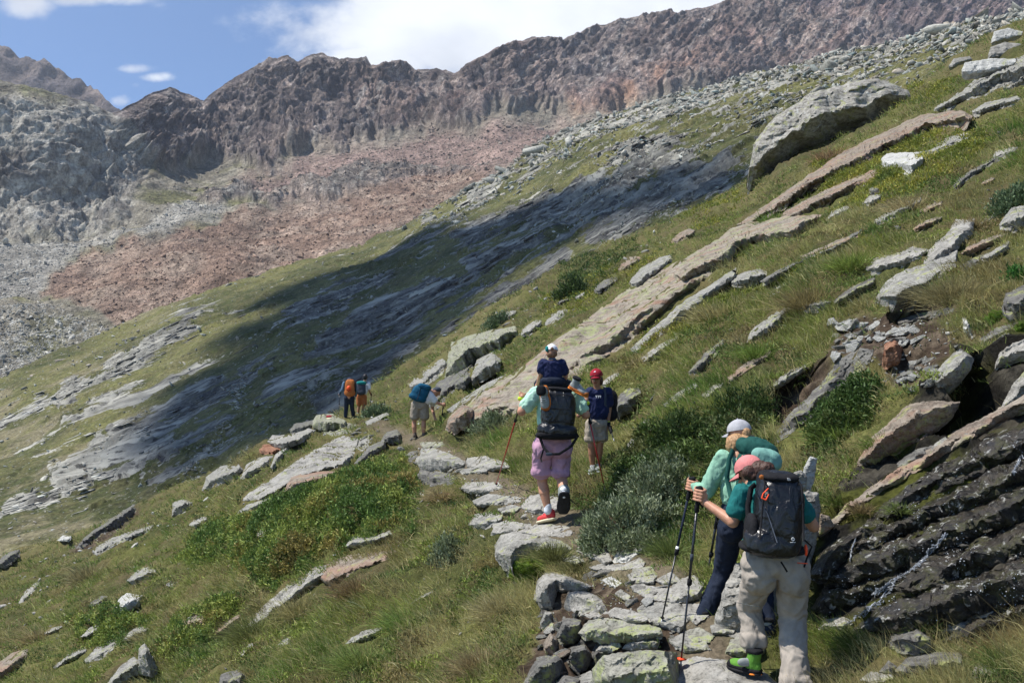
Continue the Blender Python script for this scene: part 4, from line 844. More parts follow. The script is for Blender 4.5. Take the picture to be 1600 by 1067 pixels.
for lab, o_ in [('flat trail stone just right of the wall top', '982,915 1006,909 1023,924 1009,932 990,925'), ('angular pale trail stone above the long pole tip', '1020,906 1049,892 1063,903 1062,913 1037,914'), ('grey trail stone beside the dark blue pole', '1024,926 1046,917 1061,924 1061,937 1040,940'),
        ('small trail slab below the curved pale stone', '985,906 988,888 1019,884 1029,899 1006,904'), ('worn trail slab at the tip of the dark blue pole', '1010,953 1040,945 1064,948 1064,975 1022,972'), ('pale trail slab between the pole and the brown boot', '1063,942 1092,941 1113,959 1087,978 1070,962'),
        ('flat trail stone right of the brown boot', '1108,976 1135,971 1155,980 1145,991 1113,991'), ('trail slab beside the black pole of the nearest woman', '1068,985 1092,978 1118,992 1110,1006 1080,1008'), ('thin step near the bending hiker', '654,690 692,690 697,697 661,701'),
        ('thin step between the red pole tip and the layered rock', '715,736 738,729 762,731 761,738 722,741'), ('flat stone on the trail under the far hikers', '496,673 535,669 556,674 521,682'), ('pale stone on the trail just below the far hikers', '524,666 535,659 558,663 551,670'), ('long thin slab beside the shrub at the far hikers', '569,659 604,644 609,648 575,666'),
        ('small slab at the right side of the step under the red shoe', '895,842 930,836 948,846 925,853 903,851'), ('short step above the leftmost trail boulder', '776,795 800,788 815,792 808,800 785,803')]:
    R('step', 'pgl'[len(lab) % 3], .75, .3, lab, o_)
for lab, o_, m_ in [('low rusty ledge above the jutting grey slab', '1250,400 1300,378 1348,362 1342,372 1300,390 1256,408', 'r'), ('pale ledge right of the tip of the rust stained slab', '1425,244 1480,214 1522,203 1505,222 1452,250', 'g'), ('grey ledge in the grass at the right edge under the bush', '1528,348 1570,322 1612,306 1612,320 1565,340 1535,352', 'g'),
        ('thin layered ledge left of the jutting slab', '1300,470 1330,448 1368,432 1366,444 1335,462 1306,478', 'd'), ('rust spotted ledge above the grey cap', '1135,590 1165,566 1205,545 1208,554 1172,578 1142,600', 'r'), ('small ledge between the dark shrubs above the women', '1205,600 1230,580 1262,566 1262,576 1236,594 1212,608', 'g'),
        ('flat grey ledge below the white angular boulder', '1365,345 1400,322 1440,306 1440,318 1405,338 1372,353', 'g'), ('broken ledge at the right end of the jutting slab', '1498,415 1530,398 1560,390 1556,402 1528,414 1502,426', 'd'), ('short pale ledge up the slope from the red cap', '1000,560 1030,538 1060,522 1060,532 1035,552 1008,570', 'p'),
        ('dark layered ledge over the red brown stone', '1400,500 1440,488 1490,478 1492,488 1445,502 1405,512', 'd'), ('mossy ledge at the gully head on the right edge', '1530,530 1556,512 1600,500 1602,512 1565,528 1540,540', 'd')]:
    R('ledge', m_, .5, .5, lab, o_)
# red and white trail mark painted on the rock below the far hikers
def ledges(poly, n, lab, grp, seed, a0=28, lo=22, hi=110):
    r2 = np.random.RandomState(seed); poly = np.array([tuple(float(z) for z in w.split(',')) for w in poly.split()]); a, b = poly.min(0), poly.max(0); c = 0; done = []
    while c < n:
        x, y = r2.uniform(a, b)
        if _poly_sd(np.array([x]), np.array([y]), poly)[0] < 6 or any(_poly_sd(np.array([x]), np.array([y]), q)[0] > -14 for q in MASK): continue
        L = math.exp(r2.uniform(math.log(lo), math.log(hi))); an = math.radians(a0+r2.normal()*13); e = np.array([math.cos(an), -math.sin(an)]); q_ = np.array([e[1]*-1, e[0]]); h = L*r2.uniform(.12, .34); jt = r2.uniform(.7, 1.3, 8)
        pts = [(x, y)+e*L*u-q_*h*v*r2.uniform(.6, 1.2)*(-1) for u, v in ((-.5, .1), (-.3, -.4), (0, -.6), (.3, -.5), (.5, -.1), (.35, .4), (.05, .6), (-.3, .5))]
        traced('rock_ledge', lab, 'rock ledge', [tuple(p) for p in pts], 'gdrgp'[r2.randint(5)], lip=r2.uniform(.4, .65), kf=.6, ang=math.degrees(an), group=grp, rough=1.3); c += 1
ledges('1180,340 1600,120 1600,430 1500,380 1360,430 1190,540 1120,590 1060,600', 11, 'low ledge half buried in the grass of the right slope', 'low ledges half buried in the right slope', 3)
ledges('740,510 1000,390 1120,330 1160,330 1060,390 960,450 830,530', 8, 'small ledge in the grass on the rim above the streaked slab', 'small ledges on the rim above the streaked slab', 4, 28, 18, 50)
ledges('20,900 330,770 480,830 300,900 480,1000 700,900 800,1000 700,1060 100,1060', 9, 'low ledge half buried in the grass of the lower left slope', 'low ledges half buried in the lower left slope', 5, 30, 24, 70)
# ------------------------------------------------------------ rubble and loose stones, each its own object
PROT = []
for k in range(8):
    hv, hf = HULLS[k]; bm = bmesh.new(); vs_ = [bm.verts.new(x) for x in hv]; [bm.faces.new([vs_[i] for i in f]) for f in hf]
    bmesh.ops.subdivide_edges(bm, edges=bm.edges[:], cuts=2, use_grid_fill=True)
    for v in bm.verts:
        p = np.array(v.co)[None]; v.co += v.normal*float(fbm(p*2.5+k, 3)[0])*.10+Vector(np.r_[fbm(p*3, 2), fbm(p*3+9, 2), fbm(p*3+19, 2)])*.05
    me = bpy.data.meshes.new('stone'); bm.to_mesh(me); bm.free(); me.polygons.foreach_set('use_smooth', np.ones(len(me.polygons), bool)); me.set_sharp_from_angle(angle=math.radians(30)); PROT.append(me)
PMESH = {}
def loose(px, py, spx, m, label, group, rs, which=bvh_near, flat=.8, sink=.25, base_r=1.0):
    p, n = hit(px, py, which)
    if p is None: return
    k = rs.randint(8); key = (k, m)
    if key not in PMESH:
        me = PROT[k].copy(); me.materials.append(RM[m]); PMESH[key] = me
    o = bpy.data.objects.new('stone', PMESH[key]); COL.objects.link(o)
    D = float(np.dot(np.array(p), FW)); s = spx*.5*D/F
    q = Vector((0, 0, 1)).rotation_difference(n.lerp(Vector((0, 0, 1)), .4).normalized())
    from mathutils import Quaternion
    o.rotation_euler = (q@Quaternion((0, 0, 1), rs.uniform(0, 6.28))@Quaternion((1, 0, 0), rs.normal()*.3)).to_euler()
    o.scale = (s*rs.uniform(.9, 1.4), s*rs.uniform(.7, 1.1), s*flat*rs.uniform(.7, 1.1)); o.location = p+n*s*(.4-sink)
    tag(o, label, 'stone', group)
rs = np.random.RandomState(21)
sprinkle_k = None
GRAV = []
def sprinkle(poly, n, smin, smax, mats, label, group, loose_only=False, **k):
    poly = np.array([tuple(float(z) for z in w.split(',')) for w in poly.split()]); c = 0; a, b = poly.min(0), poly.max(0)
    while c < n:
        x, y = rs.uniform(a, b)
        if _poly_sd(np.array([x]), np.array([y]), poly)[0] < 0: continue
        c += 1
        if loose_only:
            p, nn = hit(x, y)
            if p is not None: GRAV.append((p, math.exp(rs.uniform(math.log(smin), math.log(smax)))*.5*float(np.dot(np.array(p), FW))/F, mats[rs.randint(len(mats))]))
            continue
        loose(x, y, math.exp(rs.uniform(math.log(smin), math.log(smax))), mats[rs.randint(len(mats))], label, group, rs, **k)
sprinkle('1288,552 1305,500 1330,488 1360,505 1400,512 1440,512 1440,530 1412,545 1375,535 1340,545 1310,562', 46, 15, 42, 'wwwp', 'white stone in the rubble pocket left of the red brown stone', 'white rubble stones left of the red brown stone')
sprinkle('1395,585 1430,560 1460,552 1468,575 1455,600 1425,612 1398,605', 30, 12, 36, 'wwwpg', 'white stone in the rubble right below the red brown stone', 'white rubble stones right of the red brown stone')
sprinkle('640,792 650,768 680,757 702,765 700,785 665,797', 16, 7, 20, 'pgr', 'broken stone in the small heap right of the juniper mat', 'small heap of broken stones by the juniper mat', loose_only=True)
sprinkle('560,705 620,690 640,695 720,730 740,750 720,760 650,725 600,715 560,735', 16, 10, 26, 'pgg', 'grey stone among the trail rocks below the bending hiker', 'loose stones of the trail below the bending hiker')
sprinkle('500,672 560,662 600,655 640,680 700,700 690,710 600,690 540,685', 14, 8, 18, 'pg', 'small stone on the trail between far hikers and bending hiker', 'loose stones of the trail by the far hikers')
sprinkle('900,895 960,890 1030,910 1100,960 1110,1010 1060,1015 1030,975 960,940', 26, 9, 30, 'pgwp', 'loose stone on the trail surface behind the wall', 'loose stones on the trail behind the wall')
sprinkle('800,795 900,835 960,870 1000,890 950,895 880,880 860,845 800,830', 12, 9, 22, 'pg', 'small stone between the trail steps near the man', 'small stones between the trail steps', loose_only=True)
sprinkle('850,930 900,960 960,1000 960,1060 870,1067 835,1030 850,980', 34, 16, 38, 'dgdgr', 'small dark stone filling a gap of the dry wall', 'small dark filling stones of the dry wall')
sprinkle('20,960 150,900 300,960 330,1040 180,1060 20,1050', 22, 6, 18, 'pgg', 'small stone in the bottom left grass', 'small stones in the bottom left grass', loose_only=True)
sprinkle('0,900 120,850 330,760 380,740 330,790 200,860 60,940 0,960', 34, 5, 17, 'pwg', 'pale stone in the grass along the left slope edge', 'pale stones along the left slope edge', loose_only=True)
sprinkle('330,745 530,660 600,610 700,545 730,540 700,590 640,640 620,660 560,665 400,735', 24, 5, 15, 'pwg', 'pale stone in the grass around the far hikers', 'pale stones in the grass around the far hikers', loose_only=True)
sprinkle('720,515 850,440 1000,375 1060,340 1040,380 900,440 780,520', 34, 5, 17, 'pwg', 'pale stone on the grassy rim above the streaked slab', 'pale stones on the rim above the streaked slab', loose_only=True)
sprinkle('1200,330 1350,260 1600,140 1600,330 1400,360 1250,400', 22, 5, 18, 'pgd', 'stone in the grass of the upper right slope', 'stones of the upper right slope', loose_only=True)
sprinkle('1000,620 1200,430 1380,400 1360,500 1200,600 1100,640', 14, 6, 20, 'pgd', 'stone in the grass above the two women', 'stones in the grass above the two women')
sprinkle('1280,990 1400,960 1600,960 1600,1060 1300,1060', 16, 8, 28, 'dgk', 'stone in the wet grass at the bottom right', 'stones in the wet grass at the bottom right')

sprinkle('1270,930 1330,870 1420,820 1560,740 1600,700 1600,960 1400,990 1290,985', 60, 7, 22, 'kkd', 'small black wet rock on the dripping rock face', 'small black rocks of the dripping face', loose_only=True)
sprinkle('650,700 760,740 820,800 790,800 720,760 650,740', 16, 8, 20, 'pgg', 'stone beside the trail left of the left red pole', 'stones beside the trail at the left red pole')
sprinkle('1290,560 1340,500 1440,480 1500,500 1500,560 1460,600 1380,610 1300,600', 160, 5, 12, 'wpgd', 'tiny chip of rock in the rubble pocket', 'tiny chips in the rubble pocket', loose_only=True)
sprinkle('100,1000 700,700 800,900 840,1067 100,1067', 26, 5, 14, 'pgd', 'small stone half hidden in the grass left of the trail', 'small stones hidden in the grass left of the trail', loose_only=True)

sprinkle('990,905 1060,900 1105,950 1110,1015 1060,1020 950,960 900,890', 160, 4, 10, 'pgwd', '', '', loose_only=True)
sprinkle('640,700 740,705 810,760 900,830 880,860 800,800 720,765 650,735', 140, 4, 10, 'pgwd', '', '', loose_only=True)
sprinkle('1000,400 1200,300 1600,150 1600,500 1400,500 1000,640', 140, 3, 9, 'pgd', '', '', loose_only=True)
sprinkle('0,900 330,760 640,690 640,900 300,1067 0,1067', 120, 3, 9, 'pgdw', '', '', loose_only=True)
sprinkle('500,670 640,600 760,500 900,430 1000,400 900,500 700,600 640,690', 150, 3, 9, 'pgdw', '', '', loose_only=True)
pc_ = {'p': (.33, .32, .29), 'g': (.23, .225, .2), 'w': (.45, .45, .42), 'd': (.12, .115, .105), 'r': (.25, .15, .11), 'k': (.02, .018, .015)}
sprinkle('1300,900 1400,800 1500,730 1600,690 1600,930 1450,960 1330,970', 16, 24, 58, 'kkkd', 'angular black block jutting from the dripping rock face', 'angular black blocks of the dripping rock face', flat=.6)
v, f, c = scatter_mesh(np.array([np.array(g[0]) for g in GRAV]), np.array([g[1] for g in GRAV]), np.array([pc_[g[2]] for g in GRAV])*(.7+.6*rs.rand(len(GRAV), 1)), rs, .7)
me = mesh_from('gravel', v, f, smooth=False); set_col(me, c); tag(obj('gravel', me, stone_stuff_mat('loose_gravel', 25, .01)), kind='stuff')
# ------------------------------------------------------------ vegetation
NX, NY = X, Y       # pixel tables of the near slope grid (authoring only)
gny, gnx = NX.shape; GV = nV[:gny*gnx].reshape(gny, gnx, 3); Gn = normals(GV)
def on_near(px, py):
    """bilinear lookup on the near slope: position and normal"""
    px = np.asarray(px, float); py = np.asarray(py, float)
    i = np.interp(px, NX[0], np.arange(gnx)); T = S_N(px); t = np.clip((1600-py)/(1600-T), 0, 1)**(1/.72)*(gny-1)
    i0 = np.clip(i.astype(int), 0, gnx-2); j0 = np.clip(t.astype(int), 0, gny-2); a = (i-i0)[:, None]; b = (t-j0)[:, None]
    f = lambda A: (A[j0, i0]*(1-a)+A[j0, i0+1]*a)*(1-b)+(A[j0+1, i0]*(1-a)+A[j0+1, i0+1]*a)*b
    n = f(Gn); n /= np.linalg.norm(n, axis=1)[:, None]; return f(GV), n
# raster of where grass does not grow
_mx, _my = np.meshgrid(np.arange(0, 1700, 2.0)-50, np.arange(0, 1150, 2.0)); bare = np.zeros(_mx.shape, bool)
for q in MASK:
    a = q.min(0)-4; b = q.max(0)+4; s = (slice(max(0, int(a[1]/2)), max(0, int(b[1]/2)+1)), slice(max(0, int((a[0]+50)/2)), max(0, int((b[0]+50)/2)+1)))
    s = (slice(s[0].start, s[0].stop+6), s[1])
    if bare[s].size:
        for dy in (0, 5, 10): bare[s] |= _poly_sd(_mx[s], _my[s]-dy, q) > min(2.0, .08*math.sqrt(abs(np.prod(b-a))))
def is_bare(px, py): return bare[np.clip((np.asarray(py)/2).astype(int), 0, bare.shape[0]-1), np.clip(((np.asarray(px)+50)/2).astype(int), 0, bare.shape[1]-1)]
def polys(px, py, txt): return _poly_sd(px, py, np.array([tuple(float(z) for z in w.split(',')) for w in txt.split()]))
def leaf_mat(name, trans=.35, rough=.6, sat=1.0):
    t = NT(name); a = t.attr(); n = t.n; t.l.new(a, t.b.inputs['Base Color']); t.b.inputs['Roughness'].default_value = rough; t.b.inputs['Specular IOR Level'].default_value = .25
    tr = n.new('ShaderNodeBsdfTranslucent'); t.l.new(a, tr.inputs['Color']); mx = n.new('ShaderNodeMixShader'); mx.inputs[0].default_value = trans
    t.l.new(t.b.outputs[0], mx.inputs[1]); t.l.new(tr.outputs[0], mx.inputs[2]); t.l.new(mx.outputs[0], n['Material Output'].inputs['Surface']); return t.m
MAT_GRASS = leaf_mat('grass_blades', .3); MAT_LEAF = leaf_mat('small_leaves', .25)
def blades(root, dirv, length, width, droop, col, rs):
    """curved tapering blades: root (n,3), dirv unit (n,3)"""
    n = len(root); side = np.cross(dirv, rs.normal(size=(n, 3))); side /= np.linalg.norm(side, axis=1)[:, None]+1e-9
    mid = root+dirv*(length*.55)[:, None]; tip = root+dirv*(length*.95)[:, None]+droop*(length*.5)[:, None]
    w = width[:, None]*side*.5
    V = np.stack([root-w, root+w, mid+w*.8+droop*(length*.1)[:, None], mid-w*.8+droop*(length*.1)[:, None], tip], 1).reshape(-1, 3)
    b = (np.arange(n)*5)[:, None, None]; Fc = (np.array([[0, 1, 2], [0, 2, 3], [3, 2, 4]])[None]+b).reshape(-1, 3)
    return V, Fc, np.repeat(col, 5, 0)
def fast_mesh(name, V, Fc, col):
    me = bpy.data.meshes.new(name); me.vertices.add(len(V)); me.vertices.foreach_set('co', V.astype(np.float32).ravel())
    me.loops.add(Fc.size); me.loops.foreach_set('vertex_index', Fc.astype(np.int32).ravel()); me.polygons.add(len(Fc))
    me.polygons.foreach_set('loop_start', np.arange(0, Fc.size, 3, dtype=np.int32)); me.update(calc_edges=True); set_col(me, col); return me
rs = np.random.RandomState(5)
JUN = '655,735 650,790 630,826 560,846 520,866 480,888 430,915 395,905 350,880 300,880 262,872 300,842 360,815 425,790 520,757 600,728'
JUN2 = '250,1010 300,960 350,940 400,950 360,985 330,1010 290,1030 250,1040'
MOSS = ['1180,450 1250,420 1340,380 1380,372 1370,395 1300,420 1220,460', '1270,250 1400,240 1500,200 1560,215 1450,290 1330,330 1270,330', '1000,520 1080,470 1150,440 1180,450 1090,520 1020,570', '1380,160 1440,135 1500,120 1480,150 1400,180']
WET = '1265,895 1280,850 1330,800 1350,740 1400,690 1500,620 1600,560 1700,520 1700,955 1560,985 1480,1000 1310,992 1262,960'
HOLL = '1340,470 1450,452 1495,470 1500,500 1440,520 1300,500'
def thick_at(px, py):
    w = np.ones(len(px)); w[is_bare(px, py)] = 0; w[polys(px, py, WET) > 0] *= .02; w[polys(px, py, '1385,462 1496,455 1496,505 1390,512') > 0] *= .0; w[polys(px, py, '1278,570 1298,488 1370,478 1470,500 1515,545 1468,622 1400,622 1365,572') > 0] *= .03; w[polys(px, py, '828,905 850,885 900,895 1000,925 1070,960 1075,1100 805,1100 832,1010') > 0] *= .04; w[polys(px, py, '1200,650 1225,610 1300,555 1365,540 1365,590 1290,660 1215,700') > 0] *= .05
    w[polys(px, py, JUN) > 3] *= .12; w[polys(px, py, '912,705 948,700 955,745 935,758 910,752') > 0] *= .08; w[polys(px, py, '640,668 676,664 676,700 640,702') > 0] *= .1; w[polys(px, py, '1125,985 1215,1000 1225,1067 1125,1060') > 0] *= .03; w[polys(px, py, '1080,950 1120,950 1120,1000 1070,1005') > 0] *= .05
    i = np.clip(np.interp(px, NX[0], np.arange(gnx)).astype(int), 0, gnx-1); T = S_N(px); j = np.clip(((1600-py)/(1600-T)).clip(0, 1)**(1/.72)*(gny-1), 0, gny-1).astype(int)
    w *= 1-.93*np.clip(trail[j, i]*1.6, 0, 1); return w
def tufts(n, region=None, y0=None):
    px = rs.uniform(-60, 1660, n); py = S_N(px)+(1110-S_N(px))*rs.rand(n)
    px += 0; keep = rs.rand(n) < thick_at(px, py)*((1110-S_N(px))/1100)
    return px[keep], py[keep]
px, py = tufts(185000)
pos, nor = on_near(px, py); D = pos@FW
# patches: green, straw, red-brown, olive
q = pos*1.0
a1 = fbm(q*.55, 3)+.45*fbm(q*2.3+3, 2); a2 = fbm(q*.35+13, 3)+.5*fbm(q*3+7, 2); hgt = sstep(-.5, .6, fbm(q*1.1+31, 3))
G = np.array; green = G([.14, .225, .042]); dgreen = G([.060, .12, .026]); straw = G([.46, .40, .19]); olive = G([.235, .27, .070]); russ = G([.28, .18, .095])
col = lerp3(np.tile(olive, (len(px), 1)), green, sstep(-.1, .35, a1)); col = lerp3(col, dgreen, sstep(.35, .8, a1)*.8)
col = lerp3(col, straw, sstep(.1, .55, a2)*.6); col = lerp3(col, russ, sstep(.15, .5, fbm(q*.8+55, 3))*.55); col = col*(.8+.5*sstep(-.5, .5, fbm(q*4+80, 2)))[:, None]
nearL = sstep(.1, .5, a2)
herb = sstep(.02, .22, fbm(q*.8+120, 3)+.35*fbm(q*3.1+40, 2)); HERB = (px, py, pos, nor, D, herb)
cull = (rs.rand(len(px)) > herb*.8) & (rs.rand(len(px)) < 1) & (rs.rand(len(px)) < np.clip(.30+.85*hgt, 0, 1)*sstep(-.75, -.35, fbm(q*2.1+91, 3)+.2)); px, py, pos, nor, D, col, hgt, a2 = [z[cull] for z in (px, py, pos, nor, D, col, hgt, a2)]
nb = 11; N = len(px); idx = np.repeat(np.arange(N), nb); n = len(idx)
sp = (.05+.0022*D)[idx]; root = pos[idx]+rs.normal(size=(n, 3))*sp[:, None]*[1, 1, .15]-nor[idx]*.015
d = nor[idx]*.5+np.array([0, 0, .55])+rs.normal(size=(n, 3))*.36; 
down = np.array([-.85, -.25, -.35]); d += down*.22; d /= np.linalg.norm(d, axis=1)[:, None]
L = (.036+.088*hgt)[idx]*np.exp(rs.normal(size=n)*.35)*(1+.012*D[idx]); W = np.maximum(.0032, D[idx]*.00052)*rs.uniform(.6, 1.4, n)
drp = down*.5+rs.normal(size=(n, 3))*.35
cb = col[idx]*np.exp(rs.normal(size=(n, 1))*.22); dry = rs.rand(n) < .16+.18*sstep(0, .5, a2)[idx]; cb[dry] = straw*np.exp(rs.normal(size=(dry.sum(), 1))*.25)
V_, F_, C_ = blades(root, d, L, W, drp, np.clip(cb, .01, .6), rs)
tag(obj('grass', fast_mesh('grass', V_, F_, C_), MAT_GRASS), kind='stuff')

def turf():
    px, py, pos, nor, D, herb = HERB; k = rs.rand(len(px)) < herb*.75; pos = pos[k]; nor = nor[k]; D = D[k]; q = pos
    k1 = sstep(-.15, .3, fbm(q*1.1+150, 3)); k2 = sstep(.1, .35, fbm(q*.7+170, 3)); k3 = sstep(.2, .45, fbm(q*1.4+190, 3))
    c = lerp3(np.tile(G([.10, .155, .035]), (len(D), 1)), [.21, .255, .05], k1); c = lerp3(c, [.25, .165, .09], k2*.7); c = lerp3(c, [.055, .095, .025], k3*.8)
    nb = 8; idx = np.repeat(np.arange(len(D)), nb); n_ = len(idx); d = nor[idx]*.6+G([-.1, 0, .3])+rs.normal(size=(n_, 3))*.6; d /= np.linalg.norm(d, axis=1)[:, None]; sc = .020+.0017*D[idx]; up_ = (sstep(-.3, .4, fbm(q*3.0+60, 2))*.05)[idx]
    v, f, cc = blades(pos[idx]+nor[idx]*(up_*rs.rand(n_))[:, None]+rs.normal(size=(n_, 3))*(.03+.0022*D[idx])[:, None]*[1, 1, .2], d, sc*rs.uniform(.6, 1.4, n_), sc*.34, rs.normal(size=(n_, 3))*.4, np.clip(c[idx]*np.exp(rs.normal(size=(n_, 1))*.3), .008, .5), rs)
    tag(obj('low_herbs', fast_mesh('low_herbs', v, f, cc), MAT_LEAF), kind='stuff')
turf()
print('grass blades', n)
# longer flowering stalks
px, py = tufts(26000); pos, nor = on_near(px, py); D = pos@FW; k = (D < 22) & (fbm(pos*.9+70, 2) > .0); pos = pos[k]; nor = nor[k]; D = D[k]; n = len(D)*5
idx = np.repeat(np.arange(len(D)), 5); root = pos[idx]+rs.normal(size=(n, 3))*.06*[1, 1, .1]; d = np.array([-.16, -.05, .9])+rs.normal(size=(n, 3))*.22; d /= np.linalg.norm(d, axis=1)[:, None]
L = rs.uniform(.13, .26, n); W = np.maximum(.0016, D[idx]*.00032); cb = straw*np.exp(rs.normal(size=(n, 1))*.3)*G([1.05, 1, .95])
V_, F_, C_ = blades(root, d, L, W, np.array([-.5, -.1, -.3])+rs.normal(size=(n, 3))*.25, np.clip(cb, .01, .7), rs)
tag(obj('dry_grass_stalks', fast_mesh('dry_grass_stalks', V_, F_, C_), MAT_GRASS), kind='stuff')
# low woody ground cover: juniper and bilberry mats, moss patches
def mat_cover(name, txts, n, cols, wts, size, lump, lift, rs, dens=None):
    VV = []; FF = []; CC = []; off = 0
    for txt in txts:
        P_ = np.array([tuple(float(z) for z in w.split(',')) for w in txt.split()]); a, b = P_.min(0), P_.max(0)
        m = int(n*_area(P_)/sum(_area(np.array([tuple(float(z) for z in w.split(',')) for w in t_.split()])) for t_ in txts))
        x = rs.uniform(a[0], b[0], m*3); y = rs.uniform(a[1], b[1], m*3); wn = np.c_[x*.02, y*.02, x*0]; s = _poly_sd(x+14*fbm(wn, 3), y+14*fbm(wn+9, 3), P_)
        k = (s > -2) & (~is_bare(x, y)); x = x[k][:m]; y = y[k][:m]; s = s[k][:m]
        pos, nor = on_near(x, y); D = pos@FW
        hh = sstep(-.35, .45, fbm(pos*lump, 3)); edge = sstep(0, 22, s)
        pos = pos+nor*(hh*edge*lift)[:, None]; k2 = rs.rand(len(x)) < .45+.55*hh; pos = pos[k2]; nor = nor[k2]; D = D[k2]; hh = hh[k2]
        t1 = sstep(-.25, .35, fbm(pos*1.3+20, 3)+.25*rs.normal(size=len(D))); t2 = sstep(.25, .6, fbm(pos*1.1+44, 3)+.12*rs.normal(size=len(D)))
        c = lerp3(np.tile(cols[0], (len(D), 1)), cols[1], t1); c = lerp3(c, cols[2], t2*wts)
        nb = 9; idx = np.repeat(np.arange(len(D)), nb); n_ = len(idx); d = nor[idx]*.45+G([-.1, 0, .35])+rs.normal(size=(n_, 3))*.55; d /= np.linalg.norm(d, axis=1)[:, None]
        sc = (size+.0016*D[idx]); v, f, cc = blades(pos[idx]+rs.normal(size=(n_, 3))*sc[:, None]*.8, d, sc*rs.uniform(.7, 1.4, n_), sc*.42, rs.normal(size=(n_, 3))*.4, np.clip(c[idx]*np.exp(rs.normal(size=(n_, 1))*.28), .008, .5), rs)
        VV.append(v); FF.append(f+off); CC.append(cc); off += len(v)
    tag(obj(name, fast_mesh(name, np.concatenate(VV), np.concatenate(FF), np.concatenate(CC)), MAT_LEAF), kind='stuff')
def _area(p): return abs(np.sum(p[:, 0]*np.roll(p[:, 1], -1)-np.roll(p[:, 0], -1)*p[:, 1])/2)
mat_cover('juniper_ground_cover', [JUN, JUN2, '560,720 640,715 650,735 600,745', '100,985 190,960 260,985 240,1010 130,1010'], 22000, [G([.09, .155, .034]), G([.24, .29, .062]), G([.36, .22, .08])], .5, .022, 1.6, .30, rs)
mat_cover('moss_ground_cover', MOSS+['840,480 900,440 980,410 1040,400 960,460 870,510', '1060,350 1150,290 1165,300 1100,360'], 14000, [G([.17, .20, .03]), G([.32, .30, .05]), G([.08, .12, .03])], .7, .014, 1.2, .06, rs)
mat_cover('herb_ground_cover', ['1120,640 1190,620 1200,690 1150,740 1100,700', '1000,690 1060,680 1130,720 1100,800 1040,820 960,780', '1300,640 1380,600 1380,640 1310,710 1250,715', '870,400 940,400 1010,380 960,440 880,480'], 9000, [G([.045, .085, .018]), G([.085, .125, .03]), G([.16, .14, .06])], .5, .026, 1.2, .22, rs)

# shrubs: foliage of small leaves over stems, one object each
def shrub(label, cx, cy, rx, ry, m_cols, n, leaf, D=None, depth=1.0, seed=0, narrow=.42, cat='shrub', group=None):
    r2 = np.random.RandomState(seed+100); p, nrm = hit(cx, cy+ry*.75)
    if p is None: return
    Dd = float(np.dot(np.array(p), FW)); a = rx*Dd/F; c = ry*Dd/F*1.15; base = np.array(p)
    u = r2.normal(size=(n, 3)); u /= np.linalg.norm(u, axis=1)[:, None]; u[:, 2] = np.abs(u[:, 2]); rad = .55+.45*r2.rand(n)**.5+.6*fbm(u*2.3+seed, 3)
    pos = base+u*rad[:, None]*np.array([a, a*depth*.8, c*1.25]); gz = pos[:, 2]-base[2]
    slope = np.clip((pos[:, 0]-base[0])*.35, -.5, .5)*np.sign(1); pos[:, 2] += slope*a*.3
    pos -= np.array([0, 0, c*.35])
    gap = fbm(pos*3.3/max(a, .3)+seed, 3) > -.18; pos = pos[gap]; u = u[gap]
    t1 = sstep(-.3, .4, fbm(pos*2.5/max(a, .3), 3)+.3*r2.normal(size=len(pos))); col = lerp3(np.tile(G(m_cols[0]), (len(pos), 1)), m_cols[1], t1)
    nb = 5; idx = np.repeat(np.arange(len(pos)), nb); n_ = len(idx); d = u[idx]*.5+G([-.15, 0, .6])+r2.normal(size=(n_, 3))*.45; d /= np.linalg.norm(d, axis=1)[:, None]
    v, f, cc = blades(pos[idx]+r2.normal(size=(n_, 3))*leaf*.8-base, d, leaf*r2.uniform(.8, 1.6, n_), np.full(n_, leaf*narrow), r2.normal(size=(n_, 3))*.3, np.clip(col[idx]*np.exp(r2.normal(size=(n_, 1))*.25), .008, .5), r2)
    e = empty('shrub', tuple(base), label, cat, group); obj('foliage', fast_mesh('foliage', v, f, cc), MAT_LEAF, parent=e)
    k = 26; en = u[:k*3:3]*np.array([a, a*.8, c*1.3])*.8; k = len(en); ax = en; sd_ = np.cross(ax, G([.3, .8, .1])); sd_ /= np.linalg.norm(sd_, axis=1)[:, None]+1e-9; w = a*.018
    sv = np.stack([-sd_*w, sd_*w, G([0, w, 0])+sd_*0, en-sd_*w*.3, en+sd_*w*.3], 1); sv[:, :, 2] -= .03
    sf = (np.array([[0, 1, 4], [0, 4, 3], [1, 2, 4], [2, 0, 3], [2, 3, 4]])[None]+(np.arange(k)*5)[:, None, None]).reshape(-1, 3)
    me = fast_mesh('stem', sv.reshape(-1, 3), sf, np.tile(G([.10, .075, .05]), (k*5, 1))); obj('stem', me, MAT_LEAF, parent=e)
WIL = ([.12, .155, .07], [.25, .285, .175]); DG = ([.035, .065, .018], [.075, .115, .03]); GGR = ([.07, .11, .05], [.13, .18, .09])
shrub('silvery green willow shrub spreading right of the man', 985, 800, 75, 52, WIL, 5200, .034, seed=1)
shrub('grey willow shrub behind the legs of the boy side of the trail', 1045, 735, 60, 40, WIL, 3600, .034, seed=2)
shrub('small round silvery willow shrub in the grass left of the trail', 703, 855, 26, 30, WIL, 1300, .034, seed=3)
shrub('dark green leafy shrub just left of the grey cap', 1075, 665, 50, 38, DG, 2400, .035, seed=4)
shrub('dark rounded juniper bush on the slope above the streaked slab', 897, 445, 26, 20, DG, 1100, .09, seed=5)
shrub('grey green bush at the right edge of the slope', 1590, 305, 32, 30, GGR, 1500, .05, seed=6)
shrub('low dark green shrub right of the grey cap', 1165, 625, 45, 32, DG, 1800, .035, seed=7)
shrub('silvery shrub at the lower end of the streaked slab', 775, 655, 38, 16, WIL, 1000, .05, seed=8)
